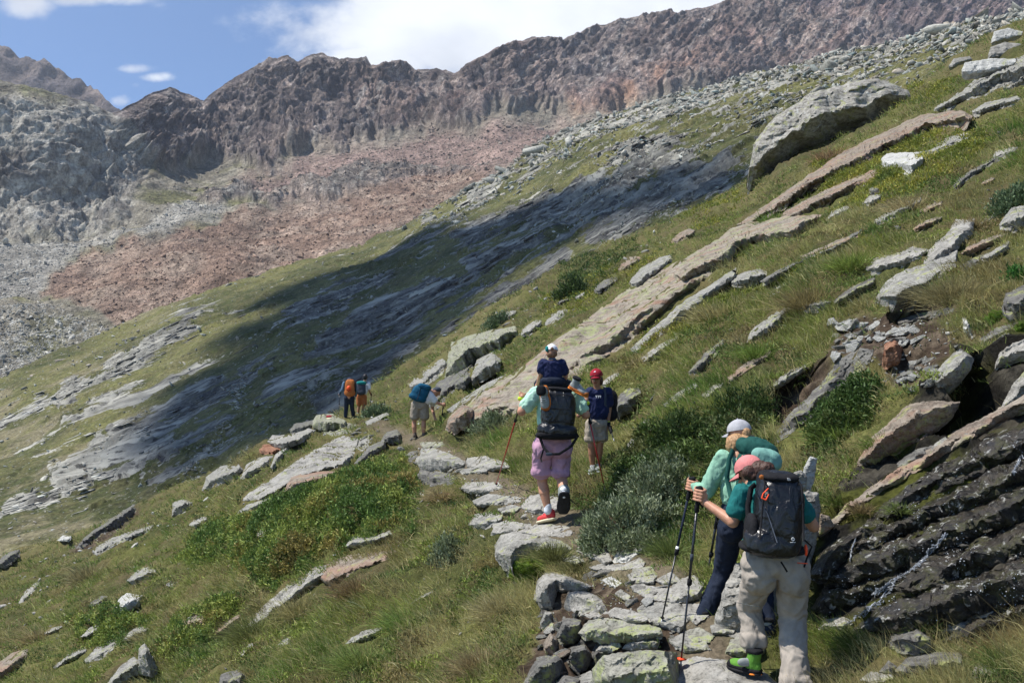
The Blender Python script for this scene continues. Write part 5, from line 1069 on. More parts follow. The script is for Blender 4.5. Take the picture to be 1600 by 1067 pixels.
shrub('low green shrub between the far hikers and the bending hiker', 590, 640, 22, 9, GGR, 500, .10, seed=9)
shrub('pale green shrub beside the fallen stones above the slab', 780, 498, 22, 14, GGR, 600, .09, seed=10)
shrub('bright green fern clump at the right edge near the mossy boulder', 1590, 428, 16, 16, ([.03, .11, .02], [.06, .17, .03]), 700, .035, seed=11)

# tussocks that stand out against rock and trail
def tussock(label, cx, cy, w, h, col, n, seed, group=None, at=None):
    r2 = np.random.RandomState(seed+300)
    if at is None:
        p, nn = hit(cx, cy)
        if p is None: return
    else: p = Vector(P(cx, cy, at))
    Dd = float(np.dot(np.array(p), FW)); a = w*Dd/F; L0 = h*Dd/F; base = np.array(p)
    rt = r2.normal(size=(n, 3))*a*.22; rt[:, 2] *= .3; d = rt/a*2.0+G([-.1, -.1, .75])+r2.normal(size=(n, 3))*.3; d /= np.linalg.norm(d, axis=1)[:, None]
    v, f, cc = blades(rt, d, L0*r2.uniform(.6, 1.25, n), np.full(n, max(.003, Dd*.0005)), rt/a*.9+G([-.2, -.1, -.45])+r2.normal(size=(n, 3))*.25, np.clip(G(col)*np.exp(r2.normal(size=(n, 1))*.3), .01, .6), r2)
    tag(obj('grass_tussock', fast_mesh('grass_tussock', v, f, cc), MAT_GRASS, loc=tuple(base)), label, 'grass tussock', group)
tussock('grass tussock between the big square block and the moss cushion', 865, 872, 48, 34, (.14, .15, .05), 700, 1, at=9.2)
tussock('long drooping tussock hanging over the gully below the jutting slab', 1490, 470, 80, 48, (.26, .23, .11), 1100, 2)
tussock('tall straw coloured tussock on the slope above the two women', 1265, 480, 70, 46, (.24, .20, .09), 1000, 3)
tussock('green tussock beside the upright slab behind the backpack', 1310, 790, 36, 30, (.12, .16, .04), 500, 4)
tussock('bright tussock in the wet grass right of the trousers', 1350, 1010, 70, 36, (.13, .17, .04), 900, 5)
tussock('straw tussock on the left slope above the white boulder', 140, 905, 45, 34, (.27, .24, .12), 500, 6)
tussock('grass tussock along the lower edge of the long diagonal slab', 395, 1000, 60, 46, (.16, .18, .06), 900, 7)
tussock('bushy tussock in the right foreground corner', 1575, 1050, 70, 60, (.14, .19, .05), 900, 8)
tussock('grass tuft behind the tilted boulder at the trail edge', 1045, 868, 40, 44, (.13, .17, .05), 600, 9)
tussock('wispy tussock on the trail below the moss cushion', 905, 890, 60, 18, (.13, .13, .05), 500, 10)
tussock('dense tussock hanging below the dark leaning slab', 1310, 690, 60, 40, (.16, .22, .05), 900, 11)
tussock('brown seeded tussock left of the trail below the juniper mat', 560, 930, 60, 40, (.22, .16, .08), 700, 12)
# moss cushions
def cushion(label, cx, cy, rx, ry, col, D, seed):
    r2 = np.random.RandomState(seed); D = surf(cx, cy+ry*.6)-.05; c = P(cx, cy, D); a = rx*D/F; b = ry*D/F; hv, hf = ico(4)
    e = empty('moss_cushion', tuple(c), label, 'moss cushion'); sh = lambda u: (.82+.42*fbm(u*1.25+seed*3, 3)+.10*fbm(u*4, 2)+.25*np.clip(-u[:, 2], 0, 1))[:, None]
    me = mesh_from('cushion', hv*sh(hv)*G([a, a*.9, b]), hf); set_col(me, np.tile(G(col)*.7, (len(hv), 1))); obj('cushion', me, MAT_LEAF, parent=e)
    n = 9000; u = r2.normal(size=(n, 3)); u /= np.linalg.norm(u, axis=1)[:, None]; cc = np.tile(G(col), (n, 1))*(.6+.7*sstep(-.4, .5, fbm(u*3+9, 3)))[:, None]; cc = lerp3(cc, [.30, .26, .10], sstep(.2, .5, fbm(u*2+4, 3))*.6)
    v, f, cc = blades(u*sh(u)*G([a, a*.9, b])*.99, u*.7+G([0, 0, .3])+r2.normal(size=(n, 3))*.35, a*.11*r2.uniform(.4, 1.5, n), np.full(n, a*.03), r2.normal(size=(n, 3))*.4, np.clip(cc*np.exp(r2.normal(size=(n, 1))*.25), .01, .6), r2)
    obj('moss_fuzz', fast_mesh('moss_fuzz', v, f, cc), MAT_GRASS, parent=e)
def ico(k):
    bm = bmesh.new(); bmesh.ops.create_icosphere(bm, subdivisions=k, radius=1); V = np.array([v.co[:] for v in bm.verts]); Fc = np.array([[v.index for v in f.verts] for f in bm.faces]); bm.free(); return V, Fc
cushion('bright green moss cushion on the corner of the dry wall', 824, 890, 27, 22, (.17, .25, .03), 8.9, 1)
cushion('small green moss cushion at the right edge above the gully', 1555, 497, 14, 12, (.13, .22, .025), 8.9, 2)
cushion('flat moss lump at the far right edge beside the black rock', 1597, 512, 10, 9, (.13, .22, .025), 8.5, 3)
# flowers
def flower(px, py, col, label, group, s=1.0, dz=.10):
    p, nn = hit(px, py)
    if p is None: return
    Dd = float(np.dot(np.array(p), FW)); r = 3.2*Dd/F*s; v = []; f = []
    h = max(dz, 4*Dd/F); st = r*.16; v += [(-st, 0, 0), (st, 0, 0), (st*.5, st, h), (-st*.5, -st, h)]; f += [(0, 1, 2), (0, 2, 3)]
    me = bpy.data.meshes.new('wildflower'); bm = bmesh.new(); vs_ = [bm.verts.new(x) for x in v]; [bm.faces.new([vs_[i] for i in t_]) for t_ in f]
    for k in range(5):
        a = k*1.257; c = Vector((math.cos(a), math.sin(a), 0)); s_ = Vector((-math.sin(a), math.cos(a), 0)); o_ = Vector((0, 0, h))
        q = [o_, o_+c*r*.6+s_*r*.42+Vector((0, 0, r*.5)), o_+c*r*1.1+Vector((0, 0, r*.8)), o_+c*r*.6-s_*r*.42+Vector((0, 0, r*.5))]
        fc = bm.faces.new([bm.verts.new(x) for x in q]); fc.material_index = 1
    bm.to_mesh(me); bm.free(); o = obj('wildflower', me, MAT_STEM, loc=tuple(p)); me.materials.append(col); tag(o, label, 'flower', group)
t = NT('flower_stem'); MAT_STEM = t.done((.06, .10, .03)); t = NT('harebell_petal'); MAT_BLUE = t.done((.10, .07, .50), .6); t = NT('pink_petal'); MAT_PINK = t.done((.42, .10, .36), .6)
for x, y in [(693, 860), (697, 909), (720, 917), (757, 866), (752, 880), (737, 892), (718, 937), (732, 969), (706, 955), (679, 936), (668, 1008), (629, 936), (654, 924), (578, 972), (625, 1053), (746, 930)]:
    flower(x, y, MAT_BLUE, 'blue violet harebell flower in the grass left of the dry wall', 'harebells left of the dry wall')
for x, y in [(1508, 408), (1422, 407), (1180, 550), (1212, 508), (1168, 588), (1395, 445)]:
    flower(x, y, MAT_BLUE, 'blue violet harebell flower on the right slope', 'harebells on the right slope')
for k in range(22):
    flower(rs.uniform(300, 345), rs.uniform(800, 815), MAT_PINK, 'pink flower in the clump at the left end of the pale slab', 'pink flowers in the clump by the slab', .9)
for k in range(6): flower(rs.uniform(371, 377), rs.uniform(776, 792), MAT_PINK, 'pink flower at the lower tip of the large smooth slab', 'pink flowers at the tip of the smooth slab', .9)

# more low growth on the slopes, so that it is not one lawn
for k, (x, y, w, h, col, n) in enumerate([(1120, 500, 70, 34, (.34, .30, .14), 800), (1330, 420, 60, 30, (.20, .26, .06), 700), (1420, 330, 60, 28, (.36, .30, .15), 700), (1180, 560, 50, 30, (.16, .23, .05), 600), (1380, 700, 50, 30, (.14, .2, .04), 500), (1520, 360, 50, 28, (.3, .24, .12), 600), (1300, 250, 60, 18, (.30, .20, .11), 500),
        (1210, 350, 60, 18, (.14, .21, .05), 500), (470, 960, 60, 34, (.30, .27, .12), 700), (640, 980, 70, 36, (.17, .25, .06), 800), (780, 960, 60, 40, (.34, .30, .15), 800), (560, 1040, 70, 40, (.2, .26, .07), 900), (60, 1000, 50, 24, (.3, .25, .12), 500), (230, 1000, 40, 22, (.33, .30, .15), 500), (750, 1050, 60, 50, (.28, .22, .11), 900), (690, 780, 44, 22, (.34, .27, .14), 600)]):
    tussock(['straw', 'green', 'pale straw', 'fresh green', 'dark green', 'brownish', 'reddish', 'short green', 'yellowish', 'large green', 'tall pale', 'wide green', 'small brown', 'thin pale', 'shaded brown', 'seeded'][k]+' grass tussock '+['on the slope left of the two women', 'above the jutting grey slab', 'between the white boulder and the jutting slab', 'below the dark earthy ledge', 'on top of the rust topped slab', 'at the right edge near the brownish stone', 'below the huge boulder', 'just below the lower rust stained layer', 'under the rusty ended slab', 'in the middle of the lower left grass', 'left of the dry wall', 'at the bottom centre of the grass', 'near the bottom left corner', 'beside the upright pointed slab', 'at the foot of the grass left of the wall', 'at the right end of the juniper mat'][k], x, y, w, h, col, n, 40+k)

tussock('grass tussock growing from the black wet rock left of the trickle', 1405, 800, 30, 20, (.14, .18, .05), 350, 61)
tussock('small tuft in a joint of the black wet rock at the right edge', 1560, 760, 26, 16, (.16, .17, .05), 260, 62)
tussock('brown tuft on top of the black wet rock under the rust edged ledge', 1345, 800, 34, 22, (.22, .17, .08), 350, 63)
tussock('green tuft at the foot of the black wet rock', 1440, 985, 50, 26, (.13, .19, .05), 500, 64)
# ------------------------------------------------------------ people
TMP = bpy.data.scenes.new('tmp')
def A(*v): return np.array(v, float)
def unit(v): v = np.asarray(v, float); return v/(np.linalg.norm(v)+1e-9)
_sv, _sf = ico(3)
def cap_prim(a, b, ra, rb, wide=None, ratio=1.0):
    """tapered capsule; 'wide' is a direction in which the section is stretched by ratio"""
    a = np.asarray(a, float); b = np.asarray(b, float); z = unit(b-a); x = unit(np.cross(z, wide if wide is not None else (A(.31, .9, .2) if abs(z[1]) < .9 else A(1, 0, 0)))); y = np.cross(x, z)
    t = _sv[:, 2]; top = t > 0; r = np.where(top, rb, ra)[:, None]
    V = _sv[:, :1]*x*r+_sv[:, 1:2]*y*r*ratio+_sv[:, 2:3]*z*r
    V = V+np.where(top[:, None], b, a); return V, _sf
def ell(c, u, r, f, e=1.0):
    """superellipsoid with half axes u (up), r (right), f (front)"""
    s = np.sign(_sv)*np.abs(_sv)**e; return np.asarray(c)+s[:, 2:3]*np.asarray(u)+s[:, :1]*np.asarray(r)+s[:, 1:2]*np.asarray(f), _sf
def blob(name, prims, m, parent, voxel=.012, smooth=3, wr=0, wf=9, strength=1.0):
    V = []; Fc = []; off = 0
    for v, f in prims: V.append(v); Fc.append(f+off); off += len(v)
    me = mesh_from(name+'_src', np.concatenate(V), np.concatenate(Fc)); o = bpy.data.objects.new(name, me); TMP.collection.objects.link(o)
    r = o.modifiers.new('r', 'REMESH'); r.mode = 'VOXEL'; r.voxel_size = voxel
    s = o.modifiers.new('s', 'SMOOTH'); s.factor = .5; s.iterations = smooth
    TMP.view_layers[0].update(); dg = TMP.view_layers[0].depsgraph
    m2 = bpy.data.meshes.new_from_object(o.evaluated_get(dg)); m2.name = name; bpy.data.objects.remove(o); bpy.data.meshes.remove(me)
    if wr:
        n = len(m2.vertices); co = np.empty(n*3); m2.vertices.foreach_get('co', co); co = co.reshape(-1, 3); nn = np.empty(n*3); m2.vertices.foreach_get('normal', nn) if False else None
        nn = np.array([v.normal[:] for v in m2.vertices]); q = co*wf; w = ridged(q*[1, 1, .55]+fbm(q*.5, 2)[:, None]*1.2, 3, .5)-.4
        co = co+nn*(w*wr)[:, None]; m2.vertices.foreach_set('co', co.ravel()); m2.update()
    m2.polygons.foreach_set('use_smooth', np.ones(len(m2.polygons), bool))
    return obj(name, m2, m, parent=parent)
def fabric(name, c, rough=.85, var=.14, spec=.2, sheen=0, coat=0, bump=.6):
    t = NT(name); v = t.vec('Object'); n = t.noise(v, 14, 4); n2 = t.noise(v, 160, 2)
    col = t.mix(1.0, c, t.ramp(n, [(.3, 1-var), (.7, 1+var)]), 'MULTIPLY')
    b = t.bump(t.noise(t.vec('Object', (1, 1, .55), (0, .5, 0)), 8, 3, .5, 2.0), bump, .02); b = t.bump(n2, .25, .002, b)
    return t.done(col, rough, b, spec, **({'Coat_Weight': coat} if coat else {}))
def skin_mat(name, c):
    t = NT(name); v = t.vec('Object'); col = t.mix(1.0, c, t.ramp(t.noise(v, 22, 4), [(.3, (.85, .82, .8)), (.7, (1.12, 1.1, 1.08))]), 'MULTIPLY')
    m = t.done(col, .5, t.bump(t.noise(v, 60, 3), .15, .003), .35); t.b.inputs['Subsurface Weight'].default_value = .08; t.b.inputs['Subsurface Radius'].default_value = (.02, .008, .004); return m
def hairm(name, c):
    t = NT(name); v = t.vec('Object', (60, 60, 6)); n = t.noise(v, 2, 4); return t.done(t.mix(1.0, c, t.ramp(n, [(.3, .5), (.7, 1.6)]), 'MULTIPLY'), .5, t.bump(n, .8, .008), .4)
SK = skin_mat('skin_fair', (.48, .25, .16)); SKT = skin_mat('skin_tanned', (.36, .18, .105))
M_ = {'teal': fabric('teal_jersey', (.012, .13, .125)), 'mint': fabric('mint_jersey', (.24, .44, .32)), 'mint2': fabric('pale_mint_jersey', (.42, .66, .52)), 'khaki': fabric('khaki_cloth', (.30, .265, .225), bump=.5),
      'navyt': fabric('dark_navy_cloth', (.012, .018, .035), bump=.5), 'black': fabric('black_cloth', (.010, .010, .012)), 'blackg': fabric('black_coated_cloth', (.007, .0075, .009), .34, spec=.5, bump=.9),
      'pink': fabric('pink_cap_cloth', (.60, .21, .20)), 'grey': fabric('grey_cap_cloth', (.36, .36, .38)), 'pinks': fabric('lilac_pink_cloth', (.42, .25, .34), bump=.5), 'navy': fabric('navy_cloth', (.014, .02, .065)),
      'beige': fabric('beige_cloth', (.30, .255, .20), bump=.5), 'red': fabric('red_cloth', (.27, .012, .025)), 'white': fabric('white_cloth', (.68, .70, .74)), 'blue': fabric('blue_pack_cloth', (.006, .075, .14)),
      'green': fabric('deep_green_pack_cloth', (.012, .07, .058)), 'greenl': fabric('pale_green_pack_cloth', (.16, .33, .28)), 'orange': fabric('orange_cloth', (.38, .12, .03)), 'rust': fabric('rust_orange_cloth', (.38, .13, .045)),
      'tealp': fabric('teal_pack_cloth', (.01, .20, .19)), 'greyp': fabric('grey_pack_cloth', (.05, .06, .08)), 'jean': fabric('blue_grey_cloth', (.10, .16, .24)),
      'neon': fabric('neon_green', (.10, .25, .035)), 'redshoe': fabric('coral_red', (.60, .06, .06)), 'cream': fabric('cream_foam', (.62, .55, .38)), 'brownb': fabric('taupe_leather', (.16, .12, .10)), 'sole': fabric('dark_rubber', (.02, .02, .022)),
      'greyb': fabric('grey_suede', (.25, .27, .26)), 'osole': fabric('orange_rubber', (.75, .22, .03)), 'redp': fabric('red_aluminium', (.45, .015, .015), .35, spec=.6), 'blackp': fabric('black_aluminium', (.012, .014, .02), .35, spec=.6),
      'whitep': fabric('white_print', (.8, .8, .8)), 'redb': fabric('orange_red_plastic', (.85, .09, .03), .4), 'neony': fabric('neon_yellow', (.55, .70, .05)), 'steel': fabric('steel', (.35, .35, .36), .3, spec=.8), 'helmet': fabric('red_orange_shell', (.75, .09, .02), .4)}
HB = hairm('brown_hair', (.055, .022, .012)); HBL = hairm('blond_hair', (.36, .21, .10)); HK = hairm('black_hair', (.012, .010, .010))

class Fig:
    def __init__(s, foot, D, label, name='person', cat='person'):
        s.D = D; s.base = P(foot[0], foot[1], D); s.e = empty(name, tuple(s.base), label, cat)
    def j(s, px, py, d=0): return P(px, py, s.D+d)-s.base
    def m(s, px): return px*s.D/F
X_ = A(1, 0, 0); Y_ = A(0, 1, 0); Z_ = A(0, 0, 1)
def head_prims(c, fwd, up, h, chin=1.0, ears=True):
    """skull, jaw, neck-side, nose, ears; h is the head height"""
    f = unit(fwd); r = unit(np.cross(f, up)); u = np.cross(r, f); q = []
    q.append(ell(c+u*h*.10-f*h*.03, u*h*.40, r*h*.325, f*h*.40)); q.append(ell(c-u*h*.16+f*h*.07, u*h*.32, r*h*.24, f*h*.30))
    q.append(ell(c-u*h*.40+f*h*.20, u*h*.09, r*h*.13, f*h*.11)); q.append(cap_prim(c+f*h*.34+u*h*.02, c+f*h*.46-u*h*.12, h*.04, h*.062))
    q.append(cap_prim(c+f*h*.33-u*h*.25-r*h*.07, c+f*h*.33-u*h*.25+r*h*.07, h*.028, h*.028)); q.append(cap_prim(c+f*h*.325-u*h*.29-r*h*.06, c+f*h*.325-u*h*.29+r*h*.06, h*.03, h*.03))
    q.append(cap_prim(c+f*h*.33+u*h*.06-r*h*.17, c+f*h*.33+u*h*.06+r*h*.17, h*.04, h*.04))
    for s in (-1, 1): q.append(ell(c+r*s*h*.325-u*h*.04-f*h*.04, u*h*.13, r*h*.035, f*h*.07))
    return q
def hand_prims(wrist, grip, axis, away, L=.17, side=1):
    """palm plus four curled fingers and a thumb closing round a grip whose axis is 'axis'; away: direction from the grip to the palm"""
    q = []; ax = unit(axis); aw = unit(away-ax*np.dot(away, ax)); tn = np.cross(ax, aw)*side; r = .021; 
    pc = grip+aw*(r+.016); q.append(ell(pc, ax*.045, tn*.042, aw*.016, .8)); q.append(cap_prim(wrist, pc, .024, .028, ax, 1.15))
    for k, ln in enumerate((.92, 1.0, .95, .78)):
        o = ax*(.034-.0225*k); rr = .0092-.0004*k; p0 = pc+o+tn*.038; p1 = grip+o+tn*(r+.012)-aw*.004; p2 = grip+o-aw*(r+.008)+tn*.008; p3 = grip+o-aw*(r*.6+.004)-tn*(.022*ln)
        q += [cap_prim(p0, p1, rr*1.12, rr), cap_prim(p1, p2, rr, rr*.95), cap_prim(p2, p3, rr*.95, rr*.82)]
    t0 = pc+ax*.036-tn*.028; t1 = grip+ax*.052-tn*(r+.010); t2 = grip+ax*.050-aw*(r+.004)+tn*.004; q += [cap_prim(t0, t1, .0135, .011), cap_prim(t1, t2, .011, .009)]
    return q
def cap_hat(fig, c, fwd, up, h, m, brim_len=.34, crown=.46, brim_m=None, parts=()):
    f = unit(fwd); r = unit(np.cross(f, up)); u = np.cross(r, f)
    v = _sv.copy(); keep = v[:, 2] > -.12; idx = -np.ones(len(v), int); idx[keep] = np.arange(keep.sum()); fc = _sf[keep[_sf].all(1)]
    vv = v[keep]; W = c+u*h*.16+vv[:, 2:3]*u*h*.40+vv[:, :1]*r*h*.375+vv[:, 1:2]*f*h*.45
    W2 = c+u*h*.16+vv[:, 2:3]*u*h*.37+vv[:, :1]*r*h*.35+vv[:, 1:2]*f*h*.42
    me = mesh_from('cap', np.r_[W, W2], np.r_[idx[fc], idx[fc][:, ::-1]+len(W)]); o = obj('cap', me, m, parent=fig.e)
    n = 12; t = np.linspace(-1, 1, n); inn = [c+u*h*.13+f*h*.38*math.sqrt(max(0, 1-(x*.72)**2))+r*x*.72*h*.375 for x in t]
    out = [p+f*h*brim_len*math.sqrt(max(.04, 1-x*x))-u*h*(.07+.05*x*x)+r*x*h*.02 for p, x in zip(inn, t)]
    tk = u*h*.028; V = np.array(inn+out+[p-tk for p in inn]+[p-tk for p in out]); q = []
    for i in range(n-1): q += [(i, i+1, n+i+1, n+i), (2*n+i, 3*n+i, 3*n+i+1, 2*n+i+1), (n+i, n+i+1, 3*n+i+1, 3*n+i)]
    obj('brim', mesh_from('brim', V, np.array(q)), brim_m or m, parent=o)
    bt = cap_prim(c+u*h*.53, c+u*h*.56, h*.03, h*.03); obj('button', mesh_from('button', *bt), m, parent=o)
    return o
def shoe(fig, heel, toe, up, mu, ms, name='boot', high=.10, w=.048, ml=None, mt=None, L=None):
    """shoe from heel to toe (both on the ground side)"""
    f = unit(toe-heel); L = np.linalg.norm(toe-heel); u = unit(up-f*np.dot(up, f)); r = np.cross(f, u); s = L/.28
    pr = [ell(heel+f*L*.24+u*.055*s, u*.048*s, r*w*.88*s, f*L*.24, .8), ell(heel+f*L*.66+u*.040*s, u*.036*s, r*w*1.08*s, f*L*.32, .85), cap_prim(heel+f*L*.28+u*.05*s, heel+f*L*.20+u*high*s, .052*s, .052*s), cap_prim(heel+f*L*.45+u*.072*s, heel+f*L*.70+u*.052*s, .032*s, .026*s)]
    o = blob(name, pr, mu, fig.e, .009*max(1, s), 2)
    sp = [ell(heel+f*L*.5+u*.006*s, u*.017*s, r*w*1.1*s, f*L*.53, .55), ell(heel+f*L*.62+u*.004*s, u*.016*s, r*w*1.25*s, f*L*.34, .7)]; so = blob('sole', sp, ms, None, .007*max(1, s), 1); so.parent = o
    if high > .12: blob('cuff', [ell(heel+f*L*.20+u*(high+.03)*s, u*.022*s, r*.058*s, f*.060*s, .7)], M_['black'], None, .007, 1).parent = o
    if ml is not None:
        for k in range(4):
            p = heel+f*L*(.46+.075*k)+u*(.105-.014*k)*s; v, ff = cap_prim(p-r*.028*s, p+r*.028*s, .0045*s, .0045*s); lo = obj('lace', mesh_from('lace', v, ff), ml, parent=o)
    if mt is not None:
        t_ = blob('rand', [ell(heel+f*L*.5+u*.026*s, u*.020*s, r*w*1.16*s, f*L*.52, .6), ell(heel+f*L*.88+u*.034*s, u*.030*s, r*w*1.0*s, f*L*.12, .85)], mt, None, .007*max(1, s), 1); t_.parent = o
    return o
def strap(fig_or_parent, pts, w, m, name='strap', thick=.004):
    """flat band through points"""
    pts = [np.asarray(p, float) for p in pts]; V = []; n = len(pts)
    for i, p in enumerate(pts):
        d = unit(pts[min(n-1, i+1)]-pts[max(0, i-1)]); s = unit(np.cross(d, Y_)); nn = np.cross(s, d); V += [p-s*w/2, p+s*w/2, p+s*w/2+nn*thick, p-s*w/2+nn*thick]
    q = []
    for i in range(n-1):
        a = i*4; q += [(a+k, a+(k+1) % 4, a+4+(k+1) % 4, a+4+k) for k in range(4)]
    q += [(0, 1, 2, 3), (n*4-1, n*4-2, n*4-3, n*4-4)]
    return obj(name, mesh_from(name, np.array(V), np.array(q), smooth=False), m, parent=fig_or_parent)
def tube(parent, pts, r, m, name):
    return obj(name, tube_mesh(name, pts, r), m, parent=parent)
def tube_mesh(name, pts, r):
    V = []; Fc = []; off = 0
    for a, b in zip(pts[:-1], pts[1:]):
        v, f = cap_prim(a, b, r, r); V.append(v); Fc.append(f+off); off += len(v)
    return mesh_from(name, np.concatenate(V), np.concatenate(Fc))
def cyl(a, b, ra, rb, n=12):
    a = np.asarray(a, float); b = np.asarray(b, float); z = unit(b-a); x = unit(np.cross(z, A(.3, .9, .1))); y = np.cross(z, x); t = np.arange(n)*2*math.pi/n; c = np.cos(t)[:, None]*x+np.sin(t)[:, None]*y
    V = np.r_[a+c*ra, b+c*rb, [a], [b]]; q = []
    for i in range(n): k = (i+1) % n; q += [(i, k, n+k), (i, n+k, n+i), (2*n, k, i), (2*n+1, n+i, n+k)]
    return V, np.array(q)
def pole(label, top, tip, D1, D2, m_up, m_low, split=.45, basket=True, grip_len=.15, mg=None, r=.0085, group=None, band=None, snow=None):
    """trekking pole from the grip top (px) to the tip (px)"""
    a = P(top[0], top[1], D1); b = P(tip[0], tip[1], D2); d = unit(b-a); L = np.linalg.norm(b-a); e = empty('trekking_pole', tuple(b), label, 'trekking pole', group)
    mg = mg or M_['black']; a0 = a-b; g = a0+d*grip_len
    obj('grip', mesh_from('grip', *_join([cap_prim(a0, a0+d*grip_len*.5, .019, .015), cap_prim(a0+d*grip_len*.5, g, .015, .017), cap_prim(a0-d*.004+A(.008, 0, 0), a0+A(-.008, 0, 0), .021, .021)])), mg, parent=e)
    mid = a0+d*(L*split)
    obj('shaft', mesh_from('shaft', *cyl(g-d*.01, mid, r, r)), m_up, parent=e); obj('lower_shaft', mesh_from('lower_shaft', *cyl(mid, a0+d*(L-.05), r*.8, r*.65)), m_low, parent=e)
    obj('clamp', mesh_from('clamp', *_join([cyl(mid-d*.025, mid+d*.02, r*1.55, r*1.55), cap_prim(mid+A(r*1.6, 0, 0)-d*.015, mid+A(r*1.6, 0, 0)+d*.012, .005, .005)])), M_['black'], parent=e)
    obj('tip', mesh_from('tip', *cyl(a0+d*(L-.055), a0+d*L, r*.75, .002)), M_['steel'], parent=e)
    if band is not None: obj('band', mesh_from('band', *cyl(a0+d*(L*band[0]), a0+d*(L*band[1]), r*1.25, r*1.25)), band[2], parent=e)
    if basket: obj('basket', mesh_from('basket', *_join([cyl(a0+d*(L-.075), a0+d*(L-.068), .008, .038 if snow else .020, 14), cyl(a0+d*(L-.068), a0+d*(L-.060), .038 if snow else .020, .012, 14)])), snow or M_['black'], parent=e)
    lp = [a0+d*.02, a0+A(.03, -.01, -.03), a0+A(.045, -.015, -.09), a0+A(.02, -.015, -.125), a0+d*.05+A(-.01, -.02, -.02), a0+d*.02]
    strap(e, lp, .014, mg, 'wrist_strap', .003)
    return e
def _join(ps):
    V = []; Fc = []; off = 0
    for v, f in ps: V.append(v); Fc.append(np.asarray(f)+off); off += len(v)
    return np.concatenate(V), np.concatenate(Fc)
def thing_blob(): pass
class Pack(Fig):
    pass
def leg_pair(fig, hips, knees, ankles, rr, mat, name='trousers', voxel=.012, wr=.006, hem=None, waist=None, seat=1.0, smooth=3, flare=1.0):
    """legs of a garment: hips/knees/ankles are pairs of points"""
    pr = []
    for h, k, a in zip(hips, knees, ankles):
        pr += [cap_prim(h, k, rr[0], rr[1]), cap_prim(k, a, rr[1]*.98, rr[2]*flare)]
    c = (hips[0]+hips[1])/2; r = (hips[1]-hips[0])/2; rl = np.linalg.norm(r)+rr[0]*.92
    pr.append(ell(c+Z_*.03-Y_*.01, Z_*.115, X_*rl, Y_*.125*seat, .85))
    for h in hips: pr.append(ell(h-Y_*.045*seat-Z_*.01, Z_*.11, X_*rr[0]*1.0, Y_*.10*seat))
    if waist is not None: pr.append(cap_prim(c+Z_*.06, waist, .115, .105, Y_, .8) if False else ell((c+waist)/2+Z_*.03, Z_*(.10+abs(waist[2]-c[2])/2), X_*rl*.92, Y_*.105, .8))
    return blob(name, pr, mat, fig.e, voxel, smooth, wr, 11)

# ---- woman in khaki trousers, nearest
f = Fig((1165, 1050), surf(1178, 1052)-.10, 'woman in teal T-shirt, khaki trousers and pink cap stepping up with a black backpack'); W1 = f
j = f.j
hips = [j(1186, 893, 0), j(1238, 897, -.02)]; knees = [j(1171, 948, .20), j(1238, 965, .05)]; ank = [j(1178, 1008, .10), j(1243, 1068, -.22)]
hd = j(1173, 738, .22); sh = [j(1160, 772, .12), j(1240, 778, .12)]; el = [j(1145, 815, .10), j(1271, 822, .16)]; wr = [j(1099, 783, .28), j(1262, 806, .42)]
grip1 = j(1091, 773, .30)
body = head_prims(hd, A(-.72, .45, -.42), A(-.25, .15, .93), .215)+[cap_prim(hd-Z_*.06, j(1186, 765, .12), .052, .06), cap_prim(j(1200, 775, .12), j(1208, 860, 0), .14, .13, Y_, .62),
    cap_prim(sh[0], el[0], .050, .041), cap_prim(el[0], wr[0], .041, .026), cap_prim(sh[1], el[1], .050, .041), cap_prim(el[1], wr[1], .041, .027), ell(wr[1]+A(-.03, .03, .02), Z_*.02, X_*.045, Y_*.04)]
body += hand_prims(wr[0], grip1, P(1091, 765, 1)-P(1086, 800, 1), A(.8, -.4, -.2), side=-1)
body += [cap_prim(h, k, .07, .05) for h, k in zip(hips, knees)]+[cap_prim(k, a, .05, .04) for k, a in zip(knees, ank)]
blob('body', body, SK, f.e, .0055, 2)
blob('trousers', [cap_prim(hips[0], knees[0], .098, .078), cap_prim(knees[0], ank[0]+Z_*.05, .076, .068), ell(ank[0]+Z_*.035, Z_*.055, X_*.080, Y_*.075, .5), cap_prim(hips[1], knees[1], .100, .086), cap_prim(knees[1], ank[1], .084, .084), ell(ank[1], Z_*.06, X_*.092, Y_*.085, .5),
    ell(j(1211, 883, -.02), Z_*.085, X_*.222, Y_*.12, .8), ell(j(1186, 898, -.035), Z_*.13, X_*.108, Y_*.115), ell(j(1238, 902, -.04), Z_*.13, X_*.105, Y_*.11), ell(j(1210, 868, 0), Z_*.04, X_*.20, Y_*.12, .8)], M_['khaki'], f.e, .010, 4, .013, 8)
blob('t_shirt', [ell(j(1203, 812, .09), Z_*.24, X_*.165, Y_*.115, .8), ell(j(1200, 778, .11), Z_*.075, X_*.185, Y_*.10, .9), cap_prim(sh[0], sh[0]*.42+el[0]*.58, .068, .066), cap_prim(sh[1], sh[1]*.45+el[1]*.55, .068, .066), cap_prim(j(1186, 768, .12), j(1182, 760, .14), .068, .062), ell(j(1195, 848, .02), Z_*.08, X_*.15, Y_*.115)], M_['teal'], f.e, .010, 3, .010, 9)
fwd = A(-.72, .45, -.42); upv = A(-.25, .15, .93); cp = cap_hat(f, hd, fwd, upv, .222, M_['pink'], .36)
blob('hair', [ell(hd+A(.045, -.05, .0), Z_*.085, X_*.085, Y_*.07), ell(hd+A(.09, -.09, .03), Z_*.045, X_*.05, Y_*.045), cap_prim(hd+A(.10, -.09, .03), hd+A(.16, -.07, -.05), .036, .026), cap_prim(hd+A(-.0, -.075, -.03), hd+A(.05, -.06, -.10), .045, .035), ell(hd+A(-.03, -.085, .0), Z_*.05, X_*.05, Y_*.03)], HB, f.e, .007, 1, .004, 30)
